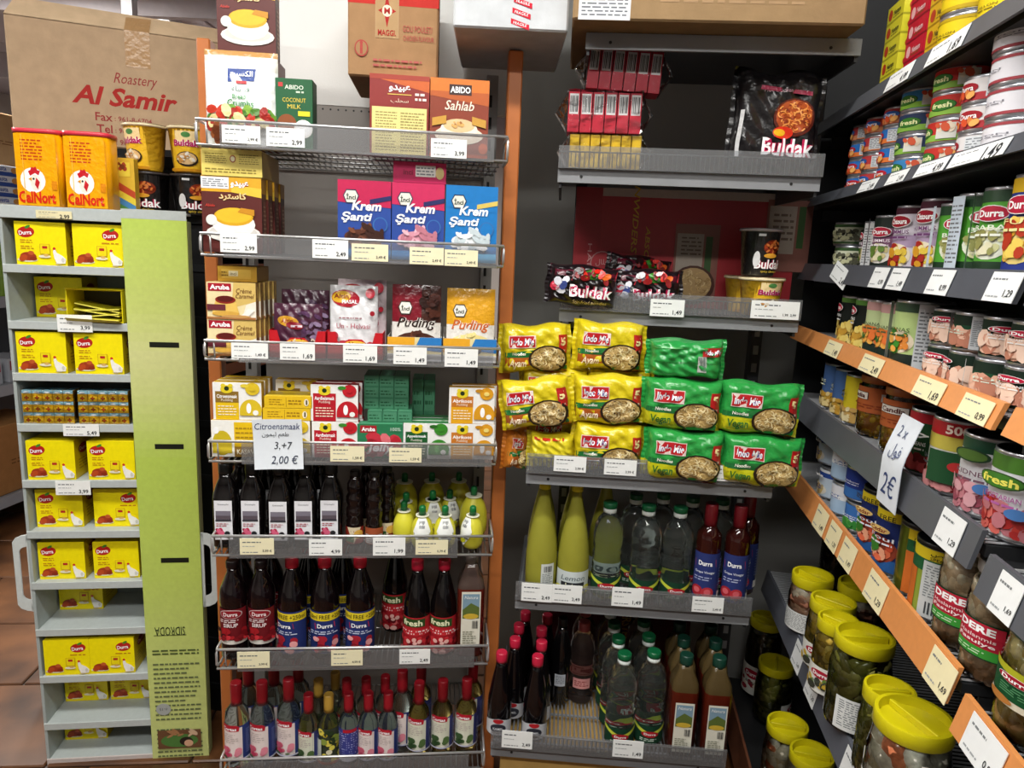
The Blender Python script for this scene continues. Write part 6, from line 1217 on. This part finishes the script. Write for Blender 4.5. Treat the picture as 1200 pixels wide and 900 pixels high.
# fifth shelf
def jarp(r, h, lidr, lidh, lidc, food, label=None, fz=(0.02, .86), n=120, size=.010, elong=1.3, fluid=None, lab_z=(.1, .5), arc=1.3, ring=True, seed=1, lidm='plastic', grip=True, ridges=0):
    """glass jar: clear wall, pieces of food inside it, grip-bar lid, paper label"""
    rnd = random.Random(seed); sh = h - lidh
    prof = [(r * .80, 0), (r * .95, .003), (r, .012), (r, sh * .40), (r * 1.0, sh * .72), (r * .94, sh * .84), (lidr * .98, sh * .93), (lidr * .94, sh)]
    P = [('jar_glass', MB().lathe([(a, b, 'f2f6f2') for a, b in prof], 28, cap=False).mesh('jar_glass', 'clear'))]
    inner = MB().lathe([(a * .90, b + .003, fluid or food[0]) for a, b in prof[:6]] + [(.001, sh * .84, fluid or food[0])], 20, cap=False)
    P.append(('brine', inner.mesh('brine', 'food')))
    fd = MB()
    for i in range(n):
        a = rnd.random() * 6.283; zz = sh * (fz[0] + (fz[1] - fz[0]) * ((i + rnd.random()) / n)) + size * .6; R = r * .93 - size * .45
        if zz > sh * .72: R *= 1 - .35 * (zz / sh - .72)
        e = elong * (.8 + .4 * rnd.random()); q = size * (.75 + .5 * rnd.random())
        T = Matrix.Translation((R * math.cos(a), R * math.sin(a), min(max(zz, q), sh * .85))) @ Matrix.Rotation(a, 4, 'Z') @ Matrix.Rotation(rnd.random() * 3.1, 4, 'X')
        fd.ball((0, 0, 0), q * .55, q, q * e, food[rnd.randrange(len(food))], 8, 5, T)
    P.append(('pickles', fd.mesh('pickles', 'food'), (), 'stuff'))
    if label:
        w = arc * 2 * r; A = Art(w, sh * (lab_z[1] - lab_z[0]), seg=.010, lay=.0003); label(A)
        P.append(('label', A.mesh('label', lambda x, y, o: cylwarp(r + .0012, sh * lab_z[0])(x - w / 2, y, o), 'paper')))
    z0 = sh - .004; t_ = h
    gd = .015 if grip else .001; lid = MB()
    for seg_ in ([(lidr, z0), (lidr * 1.03, z0 + .002), (lidr * 1.03, t_ - .003), (lidr * 1.01, t_)], [(lidr * 1.01, t_), (lidr * .91, t_)], [(lidr * .91, t_), (lidr * .87, t_ - gd)], [(lidr * .87, t_ - gd), (.001, t_ - gd)]): lid.lathe([(a, b, lidc) for a, b in seg_], 32, cap=False)
    sub = [('grip_bar', MB().cbox(-lidr * .84, -.0035, t_ - .0155, lidr * .84, .0035, t_ - .003, lidc, .0012).mesh('grip_bar', lidm))] if grip else []
    P.append(('lid', lid.mesh('lid', lidm), sub))
    return P
corn = ['d8a028', 'e8b838', 'c88a18']; 
def caud(A): A.rect(0, .0, 1, .42, 'c8602a').rect(0, .62, 1, 1, 'c8602a').rect(.25, .1, .78, .36, 'e4dcd4').t('Candia', .5, .23, w=.44, h=.16, c='7a2a28', bold=.02).lines(.3, .55, .7, .7, 2, '8a3a18', 3, .4, .2)
cja = jarp(.042, .125, .034, .012, 'b86a2a', corn, None, (.0, .42), 90, .0052, 1.1, 'b8683a', seed=2, grip=False)
def candia(A): A.rect(0, 0, 1, 1, 'b05a2e').rect(.08, .50, .44, .80, '40302c').rect(.09, .52, .43, .78, 'e8e0d8').t('Candia', .26, .65, w=.28, h=.18, c='5a2a24', bold=.03).rect(.58, .5, .94, .8, 'e8e0d8').t('Candia', .76, .65, w=.28, h=.18, c='5a2a24', bold=.03).lines(.1, .15, .9, .35, 2, '8a3a1c', 3, .4, .14)
ctn = lambda seed: jarp(.042, .125, .040, .010, 'a85a28', corn, candia, (.0, .40), 110, .0060, 1.1, 'b07030', (.44, .90), 2.1, seed=seed, grip=False)
blu5 = lab('4a6aa0', [(0, .35, 'a88a50')], None, (.0, .36, ['d8b858', 'c89838', 'e8d090'], .007), 'e8e8c0', 'DORE', None, .8)
yel5 = lab('d8c428', [(0, .3, 'b89a58')], None, (.0, .32, ['d8b878', 'c8a058', 'e8d8a8'], .007), '8a7a18', 'MAIS', None, .8)
for px, art, lb, r_, yw in ((963, blu5, 'blue tin at the far end, first', .034, -.3), (976, blu5, 'blue tin at the far end, second', .034, -.6), (990, yel5, 'plain yellow tin with beans near the foot', .034, -.4)):
    gcan(4, 'corn_tin', lb + ' on the fifth shelf', 'tin', can(r_, .112, 'b8a060', art), px, 470, .06, r_, 0, 'tins on the fifth right shelf', yw)
gcan(4, 'corn_jar', 'orange labelled corn jar on the fifth shelf, far one', 'jar', ctn(3), 1006, 480, .065, .042, 0, 'corn jars', -.3); gcan(4, 'corn_jar', 'orange labelled corn jar on the fifth shelf, near one', 'jar', ctn(4), 1034, 490, .065, .044, 0, 'corn jars', .35)
red5 = lab('1f4a28', [(.84, 1, 'a81c28')], None, (.0, .28, ['8a2028', '6a1418', 'a83a3a'], .009), 'f0f0e8', 'KIDNEY BEANS', None, .66)
def hamra(A): red5(A); [A.t(arab('حمرا'), cx, .66, w=.3, h=.22, c='f4f4f0', bold=.02) for cx in (.26, .74)]; [A.ell(cx, .66, .01, .01, '1f4a28') for cx in (.26,)]
red6 = lab('d8d8d0', [(.80, 1, 'b01c24'), (.6, .8, 'd0c050')], None, (.0, .22, ['a83a3a', '8a2028', 'd89090'], .009), '505058', 'BOHNEN', None, .62)
def red6b(A): red6(A); A.rect(.30, .14, .62, .60, '1c4a2a').t('500g', .5, .9, w=.2, c='f0e0d0', bold=.03).ell(.5, .4, .06, .07, 'b83030')
kid = lab('d8d8dc', [(.84, 1, '1f4a34')], None, (.0, .40, ['b86a78', 'c8808a', '9a4a5a', 'd8a0a8'], .010), '6a4a5a', 'KIDNEY', None, .72)
def kidb(A): kid(A); [A.ell(cx + .1, .38, .06, .07, '4a7ab8').ell(cx, .80, .12, .09, '1c3a24').ell(cx, .80, .10, .07, '4a6a2a') for cx in (.26, .74)]
frs = lab('e0e0e4', [(.80, 1, '4a7a2a')], None, (.0, .42, ['c03a30', 'd86a60', 'a82a28', 'b87078'], .010), 'b060a0', 'VEGETARIAN', None, .66)
def frsb(A): frs(A); [A.ell(cx, .70, .15, .10, '2a4a1c').ell(cx, .70, .135, .085, '3f7a28').t('fresh', cx, .70, w=.22, h=.10, c='e8e060', bold=.03).ell(cx + .12, .34, .06, .07, '4a7ab8') for cx in (.26, .74)]
for px, py, art, r_, h_, cb, rib, lb, yw in ((1067, 510, hamra, .036, .112, '1f4a28', False, 'green and red kidney bean tin with Arabic lettering', .3), (1091, 540, red6b, .041, .120, 'd8d8d0', True, 'white tin with red and yellow bands and bean picture', .0), (1126, 570, kidb, .041, .118, 'd8d8dc', True, 'silver ribbed kidney bean tin with dark green top', .45), (1160, 600, frsb, .042, .118, 'e0e0e4', True, 'white ribbed tin with green oval badge', .4)):
    gcan(4, 'bean_tin', lb + ' on the fifth shelf', 'tin', can(r_, h_, cb, art, rib, '2a2c2e'), px, py, .058, r_, 0, 'bean tins on the fifth right shelf', yw)
gcan(4, 'bean_tin', 'dark lidded tin half hidden behind the green badge tin', 'tin', can(.041, .118, 'd8d8dc', kidb, True, '2a2c2e'), 1164, 560, .15, .041, 0, 'bean tins on the fifth right shelf')
# sixth shelf
nes = lab('c8d8e8', [(.72, .90, '2a4a98'), (.9, 1, 'e0e4e8')], None, (.02, .45, ['e8d088', 'f0ead8', 'b8a070'], .008, 'f4f0e4'), '3a5aa0', 'MILK', None, .55)
def nesb(A): nes(A); [A.t('Nestle', cx, .81, w=.26, h=.11, c='ffffff', bold=.03) for cx in (.26, .74)]
mil = lab('a8c4e0', [(.5, .62, 'e8ecf0'), (.62, 1, 'd8dce4')], None, None, '4a6aa8', 'LAIT', None, .8); rai = lab('22388a', [(.0, .35, '3a70b8')], None, None, 'e0e4f0', 'Rainbow', None, .75)
cn = can(.037, .074, 'c8d8e8', nesb); cm2 = can(.037, .072, 'a8c4e0', mil, False, '8a8e92'); crn = can(.038, .070, '22388a', rai, False, 'd8c8a0'); crn2 = can(.038, .062, '3a70b8', lab('3a70b8', [(0, .4, 'd8e0e0')], None, (.05, .4, ['3a8a3a', '58a848'], .008, 'e8ecec'), 'e8ecf4', 'Cream', None, .75))
MG = 'milk tins on the sixth right shelf'
gcan(5, 'milk_tin', 'white and blue milk tin at the far end, lower of two', 'tin', cn, 960, 570, .055, .037, 0, MG, -.2); gcan(5, 'milk_tin', 'white and blue milk tin at the far end, upper of two', 'tin', cn, 960, 530, .055, .037, .0746, MG, -.3)
gcan(5, 'milk_tin', 'pale blue milk tin, lower one in the second stack', 'tin', cm2, 974, 590, .052, .037, 0, MG); gcan(5, 'milk_tin', 'pale blue milk tin, upper one in the second stack', 'tin', cm2, 974, 560, .052, .037, .0726, MG, .6)
gcan(5, 'milk_tin', 'cream tin with green herb picture under the dark blue tin', 'tin', crn2, 990, 610, .052, .038, 0, MG, .2); gcan(5, 'milk_tin', 'dark blue milk tin with cream coloured lid', 'tin', crn, 990, 580, .052, .038, .0626, MG, .2)
for px, v, lb in ((950, .14, 'far'), (980, .14, 'near')):
    for k in range(2): gcan(5, 'milk_tin', 'milk tin in the shaded back row, %s stack, %s one' % (lb, ('lower', 'upper')[k]), 'tin', (cn, crn)[k], px, 560, v, .037, .0746 * k, MG)
ful = lab('1c2c6a', [(.84, 1, 'd8c020'), (0, .2, '2a5a9a')], None, (.14, .56, ['c04a30', 'd86a48', '8a2a20', 'e0a080', '3a7a2a'], .010, '8a3a28'), 'e0e4f0', 'Foul', None, .72)
def fulb(A): ful(A); [A.t('25% FREE', cx, .92, w=.26, h=.08, c='3a3210', bold=.02) for cx in (.26, .74)]; [A.ell(cx, .70, .1, .06, 'd8b870').t('Cedar', cx, .70, w=.15, c='7a1a18', bold=.02) for cx in (.26, .74)]
fu = can(.041, .122, '1c2c6a', fulb, False, '1a1a1c', '151617')
def spec(A): A.rect(0, 0, 1, 1, '8a9a38').rect(0, .84, 1, 1, 'd8c020').rect(0, .66, 1, .84, '1f5a34').rect(.0, 0, .3, .66, 'c86a28').rect(.36, .0, .80, .82, 'c4c8c8').lines(.39, .3, .77, .78, 12, '70767a', 4, .4, .14).bars(.42, .06, .74, .24, '404448', 14).t(arab('عرض خاص'), .58, .945, w=.34, h=.07, c='2a2410', bold=.02).t('SPECIAL OFFER', .58, .875, w=.34, h=.045, c='2a2410', bold=.01).t('25', .15, .92, w=.1, c='2a2410', bold=.04)
sp = can(.041, .122, '8a9a38', spec, False, '1a1a1c', '151617')
FG = 'bean tins with yellow bands on the sixth right shelf'
gcan(5, 'bean_tin', 'dark blue bean tin with yellow band, far one of the front pair', 'tin', fu, 1009, 610, .050, .041, 0, FG, .25); gcan(5, 'bean_tin', 'dark blue bean tin with yellow band, near one of the front pair', 'tin', fu, 1032, 630, .048, .041, 0, FG, .3)
gcan(5, 'bean_tin', 'dark blue bean tin with yellow band in the back row', 'tin', fu, 1012, 590, .14, .041, 0, FG)
gcan(5, 'bean_tin', 'green and orange bean tin with yellow band, beside the dark blue ones', 'tin', sp, 1054, 660, .052, .041, 0, FG, 1.5); gcan(5, 'bean_tin', 'bean tin showing its white back label under a special offer band', 'tin', sp, 1070, 670, .050, .041, 0, FG, -.05)
bn = ['e0c4a4', 'ecd4b8', 'd0b090', 'f0e0c8']
def dere(A): A.rect(0, 0, 1, 1, '1c3a24').rect(.04, .04, .84, .30, '3a9a38').rect(.04, .30, .84, .66, 'b01c34').rect(.04, .66, .84, .96, 'c0243c').t('DERE', .42, .80, w=.6, h=.20, c='ffffff', bold=.04).t('Haslanmis', .44, .575, w=.6, h=.10, c='f0d8d8', bold=.01).t('Fasulye', .44, .42, w=.6, h=.13, c='f8e8e8', bold=.02).lines(.15, .1, .7, .24, 2, 'c8e8c0', 3, .4, .2)
dj = jarp(.043, .165, .036, .014, 'c8c8c8', bn, dere, (.0, .86), 190, .0078, 1.35, 'c8a888', (.24, .58), 1.0, seed=5, grip=False)
gcan(5, 'bean_jar', 'glass jar of pale beans with red and green label, far one', 'jar', dj, 1101, 700, .050, .043, 0, 'jars of pale beans', -.45); gcan(5, 'bean_jar', 'glass jar of pale beans with red and green label, near one', 'jar', dj, 1120, 730, .050, .043, 0, 'jars of pale beans', -.5)
gcan(5, 'bean_jar', 'glass jar of pale beans behind the two front jars', 'jar', dj, 1140, 700, .15, .043, 0, 'jars of pale beans', .0)
art_ = ['c8b070', 'b89a58', 'd8c490', 'a88a48']
def grn(A): A.rect(0, .16, 1, .84, '14502c').poly([(0, .84), (.5, .74), (1, .60), (1, 1), (.5, .95), (0, 1)], 'b8b828').poly([(0, .84), (.5, .74), (1, .62), (1, .56), (.5, .68), (0, .78)], '14502c').rect(0, 0, 1, .16, 'd8d0b8').ell(.34, .70, .2, .11, 'f0e0e0').ell(.34, .70, .19, .10, 'a8182c').t('Durra', .34, .70, w=.28, h=.11, c='ffffff', bold=.03).lines(.2, .3, .8, .55, 4, '5a9a6a', 3, .4, .2).ell(.2, .12, .16, .1, 'b87838')
gj = jarp(.054, .158, .050, .020, '3a5a50', art_, grn, (.0, .9), 130, .014, 1.0, '8a7a40', (.36, .72), 1.25, seed=7, grip=False)
u = GB.hit(1188, 800, .062)[0]; u = max(u, 1.075 + .056)
thing('pickle_jar', 'glass jar with green label and dark green lid at the right edge', 'jar', GB.pt(u, .060, GZ[5] - .022), GB.a + face(u, .06) - .25, gj + [('lid_label', MB().lathe([(.034, .1572, 'c8ccd4'), (.034, .1580, 'c8ccd4')], 24).mesh('lid_label', 'paper'))])
# seventh and bottom shelves: big pickle jars with yellow lids
YL = 'd0c414'
def jlab(c): return lambda A: A.rect(0, 0, 1, 1, 'dcdcd4').ell(.45, .72, .26, .16, 'a81c34').t('Durra', .45, .72, w=.36, h=.14, c='ffffff', bold=.03).blobs(.05, .05, .95, .5, 12, c, .010, .007, 3).lines(.3, .4, .9, .5, 2, '505a50', 4, .5, .2)
wl = lambda A: A.rect(0, 0, 1, 1, 'dadcda').lines(.06, .1, .94, .94, 12, '70767a', 3, .4, .1)
cuc = ['6a6a2a', '7c7c36', '585c26', '8c8a44', '9a9650']; pep = ['b89c3a', 'd0b048', 'a0842e', 'e0c868']; oni = ['e4dccc', 'f0ecdc', 'd0c8b4', 'd88058', 'f4f0e4']; dark = ['2c2418', '3a3020', '241c14']
def jr(food, lb_, seed, r=.055, h=.185, fl=None, n=120, size=.014, el=1.5, lz=(.06, .46)): return (jarp(r, h, r * .93, .022, YL, food, lb_, (.0, .92), n, size, el, fl, lz, 1.1, seed=seed), h)
J = dict(cuc=jr(cuc, wl, 11, .056, .188, '56562a', 140), cuc2=jr(cuc, jlab(cuc), 12, .054, .185, '56562a', 130, .013), cuc3=jr(cuc, jlab(cuc), 19, .044, .165, '56562a', 130, .013), pep=jr(pep, jlab(['6a8a3a', 'c8a838', '3a3a30']), 13, .050, .158, '7a6a28', 130, .013), pep2=jr(pep, jlab(['6a8a3a', 'c8a838', '3a3a30']), 18, .042, .165, '7a6a28', 130, .013), oni=jr(oni, jlab(['3a5a30', 'a83048', '6a3a2a']), 14, .061, .188, 'b0a080', 100, .018, 1.05), oni2=jr(oni, jlab(['3a5a30', 'a83048', '6a3a2a']), 17, .054, .20, 'b0a080', 100, .016, 1.05), tur=jr(['d0a088', 'e0b89c', 'a87058', 'ecdcc8'], wl, 15, .050, .143, '7a5a48', 110, .014, 1.4), drk=jr(dark, jlab(['d8d0c0', '8a2030']), 16, .054, .262, '1c1610', 110, .012, 1.2))
JPOS = []
def jput2(t, px, py, k, label, yaw=0., dv=0.):
    pr, h = J[k]; u, v = GB.deck(px, py, GZ[t] + h); u, v = dict(pep2=(.568, .004), cuc3=(.806, .02)).get(k, (u, v)); JPOS.append((label[:40], round(u, 3), round(v, 3)))
    thing('pickle_jar', label, 'jar', GB.pt(u, v, GZ[t] + .0006), GB.a + face(u, v) + yaw, pr, 'big pickle jars with yellow lids')
JL = [(6, 953, 673, 'tur', 'yellow lidded pickle jar at the far end of the seventh shelf', -.6), (6, 977, 703, 'pep', 'yellow lidded jar of yellow peppers, second on the seventh shelf', -.3), (6, 989, 730, 'pep2', 'yellow lidded jar squeezed behind the large green pickle jar', -.4), (6, 1014, 744, 'cuc', 'large jar of dark green pickles with white label and yellow lid', .45), (6, 1047, 812, 'cuc3', 'yellow lidded jar behind the large onion jar', .5), (6, 1072, 838, 'oni', 'large jar of white pickled onions with yellow lid at the front', -.7), (6, 1008, 684, 'tur', 'yellow lidded jar in the back row under the orange rail', .2),
      (7, 899, 724, 'drk', 'dark pickle jar with yellow lid at the back of the bottom shelf', -.4), (7, 910, 776, 'cuc2', 'jar of sliced green pickles with yellow lid on the bottom shelf', 1.6), (7, 925, 850, 'oni2', 'pickled turnip jar with yellow lid, far one of the near pair', .2), (7, 950, 880, 'oni2', 'pickled onion jar with yellow lid at the bottom edge, near one', .2)]
for t, px, py, k, lb, yw in JL: jput2(t, px, py, k, lb, yw)
def blk(u, v, lb): thing('pickle_jar', lb, 'jar', GB.pt(u, v, GZ[6] + .0006), GB.a + face(u, v), jarp(.05, .215, .045, .022, '1a1a1c', dark, None, (0, .9), 60, .014, 1.3, '1c1610', seed=21, grip=False), 'black lidded jars')
blk(.07, .16, 'black lidded jar at the back of the seventh shelf, far one'); blk(.20, .20, 'black lidded jar at the back of the seventh shelf, near one')
# ------------------------------------------------------------------ price cards of the gondola
GT = [(0, 1042, 78, 1068, 92, 'grey-white strip below the red boxes on the top right shelf'), (0, 1090, 48, 1130, 66, 'grey-white strip below the yellow tins on the top right shelf'),
      (1, 1009, 201, 1028, 222, 'white price card at the far end of the second right shelf'), (1, 1042, 191, 1063, 214, 'white price card below the blue fish tins'), (1, 1076, 180, 1110, 205, 'white price card below the blue and green tins'), (1, 1116, 170, 1180, 196, 'wide white price card below the white and red tins'),
      (2, 976, 309, 994, 326, 'white slip hanging askew at the far end of the third right shelf'), (2, 1022, 313, 1039, 334, 'white price card below the purple hummus tin'), (2, 1043, 314, 1062, 336, 'white price card below the far lilac tin'), (2, 1089, 315, 1115, 344, 'white price card below the slim green tin'), (2, 1158, 320, 1194, 356, 'white price card below the ribbed green tins'),
      (3, 968, 396, 986, 414, 'cream price card below the chickpea tins'), (3, 1008, 418, 1035, 441, 'cream price card below the pineapple tins'), (3, 1070, 448, 1107, 476, 'cream price card below the far broad bean stack'), (3, 1122, 474, 1162, 504, 'cream price card below the third broad bean stack'),
      (4, 1098, 598, 1130, 634, 'white price card below the white bean tin with red band'), (4, 1166, 658, 1200, 708, 'white price card at the near end of the fifth right shelf'),
      (5, 955, 594, 970, 614, 'cream price card below the far milk tins'), (5, 970, 612, 985, 636, 'cream price card below the pale blue milk tins'), (5, 985, 632, 1003, 660, 'cream price card below the dark blue milk tin'), (5, 1014, 672, 1040, 708, 'cream price card below the far blue bean tin'), (5, 1084, 765, 1120, 815, 'cream price card below the bean jars'), (5, 1126, 848, 1180, 912, 'white price card on the near orange rail'),
      (6, 932, 735, 944, 758, 'pale price card beside the far pickle jar'), (6, 947, 770, 962, 800, 'pale price card beside the pepper jar'), (6, 990, 850, 1012, 890, 'pale price card beside the large green pickle jar')]
for t, x0, y0, x1, y1, lb in GT:
    v = -.020; H_ = GH[t]; near = t > 3 and x0 > 1120
    u0 = GB.hit(x0, (y0 + y1) / 2, v + .008)[0]; u1 = GB.hit(x1, (y0 + y1) / 2, v + .008)[0]; uc = (u0 + u1) / 2; W_ = max(.03, u1 - u0) * (.9 if t > 2 else 1); zz = GL[t] - (.022 if near else 0)
    A = Art(W_, H_ * .94); PRN += 1
    A.lines(.08, .70, .6, .82, 1, '7a7e80', PRN, .5, .16).lines(.08, .12, .5, .22, 1, '9a9ea0', PRN + 4, .5, .2).t(random.Random(PRN).choice(['1,49', '1,69', '0,99', '2,49', '1,29', '4,99']), .78, .28, w=.28, c='2c2e32', bold=.01)
    c = MB().box(-W_ / 2, 0, 0, W_ / 2, .001, H_ * .94, 'eadfb4' if 'cream' in lb else 'e6e8e8')
    tl = math.atan2(-.012, H_)
    thing('price_card', lb, 'price tag', GB.pt(uc, v + .0015, zz - H_ * .98), GB.a, [('card', c.mesh('card', 'paper')), ('price_print', A.mesh('price_print', fwarp(W_), 'paper'))], 'price cards on the shelf edges', rx=tl, ry=.25 if 'askew' in lb else 0)
# handwritten 2 euro slip folded over the fifth rail
W_ = .085; u = GB.hit(1046, 555, -.02)[0]
sl = MB().grid(lambda a, b: ((a - .5) * W_, -.024 + (.05 * max(0, b - .55)), 1.105 + .155 * b), 4, 8, 'e0e6ee').grid(lambda a, b: ((.5 - a) * W_, -.023 + (.05 * max(0, b - .55)), 1.105 + .155 * b), 4, 8, 'd8dee6')
A = Art(W_, .155); A.t('2€', .5, .25, w=.7, h=.26, c='3a4a78', shear=.2).t(arab('فول'), .5, .62, w=.5, c='5a648a').t('2 x', .45, .84, w=.4, c='6a7490')
thing('handwritten_note', 'white slip with a handwritten 2 euro price on the grey rail', 'note', GB.pt(u, 0, 0), GB.a, [('paper', sl.mesh('paper', 'paper')), ('handwriting', A.mesh('handwriting', lambda x, y, o: (x - W_ / 2, -.0245 - o + .05 * max(0, y / .155 - .55), 1.105 + y), 'paper'))])
# ------------------------------------------------------------------ goods in the side aisle, far left
def fput(name, lb, cat, proto, u, v, z, g=None): thing(name, lb, cat, FB.pt(u, v, z + .0006), FB.a, proto, g)
bw = boxp(.20, .05, .10, 'd8dce4', lambda A: A.rect(0, 0, 1, .4, '2a4a98').ell(.7, .6, .12, .3, 'c88a40').t('pasta', .3, .62, w=.3, c='2a4a98', bold=.02), dict(l='2a4a98', t='e0e4ea'))
for c in range(3):
    for k in range(4): fput('pasta_box', 'blue and white box in the side aisle, %s stack, %s' % (('near', 'middle', 'far')[c], ('bottom', 'second', 'third', 'top')[k]), 'box', bw, .50 + .21 * c, .03, FZ[0] + .0505 * k, 'blue and white boxes in the side aisle')
for c in range(3):
    fput('snack_bag', 'colourful snack bag in the side aisle, %s' % ('near', 'middle', 'far')[c], 'bag', bagp(.18, .26, .08, ['b8342a', '7a9a30', 'c8a028'][c], lambda A: A.rect(.1, .5, .9, .75, 'e8e0d0').t('chips', .5, .62, w=.6, c='a02020', bold=.03).blobs(.1, .05, .9, .4, 16, ['d8a848', 'e8c878', 'b83828'], .014, .01, 3), 'pouch', 80 + c), .50 + .22 * c, .07, FZ[1], 'snack bags in the side aisle')
    fput('foil_tray_pack', 'silver foil pack in the side aisle, %s' % ('near', 'middle', 'far')[c], 'pack', boxp(.18, .12, .2, 'b8bcc4', lambda A: A.rect(.05, .5, .95, .9, 'a02838').lines(.1, .1, .9, .4, 3, '70747c', 3, .4, .2)), .50 + .22 * c, .05, FZ[2], 'foil packs in the side aisle')
fput('cardboard_carton', 'brown carton on the lowest shelf of the side aisle', 'carton', carton_big(.42, .36, .30, 'a87848', lambda A: A.lines(.3, .4, .7, .5, 2, '7a5430', 3, .4, .2)), .66, .03, FZ[3])
fput('cardboard_carton', 'brown carton on top of the side aisle shelving', 'carton', carton_big(.5, .26, .3, 'a8845c', lambda A: A.lines(.3, .4, .7, .5, 2, '7a5430', 3, .4, .2)), .78, .10, FZ[0] + .2035)
# ------------------------------------------------------------------ settle: round things on one deck never share space
def settle():
    R = []
    for o in bpy.data.objects:
        if o.parent or o.get('category') not in ('bottle', 'tin', 'jar', 'noodle cup') or abs(o.rotation_euler.x) + abs(o.rotation_euler.y) > .01: continue
        r = max(max(abs(v.co.x) for v in c.data.vertices) for c in o.children if c.type == 'MESH' and c.name.split('.')[0] in ('bottle', 'tin', 'jar_glass', 'cup', 'lid'))
        h = max(v.co.z for c in o.children if c.type == 'MESH' for v in c.data.vertices)
        R.append([o, r, h])
    for it in range(60):
        moved = 0
        for i in range(len(R)):
            a, ra, ha = R[i]
            for j in range(i + 1, len(R)):
                b, rb, hb = R[j]; za, zb = a.location.z, b.location.z
                if za + ha - .002 < zb or zb + hb - .002 < za: continue
                dx, dy = b.location.x - a.location.x, b.location.y - a.location.y; d = math.hypot(dx, dy); m = ra + rb + .0012
                if d < m and d > 1e-5:
                    k = (m - d) / 2 / d * .6; a.location.x -= dx * k; a.location.y -= dy * k; b.location.x += dx * k; b.location.y += dy * k; moved += 1
        if not moved: break
settle()
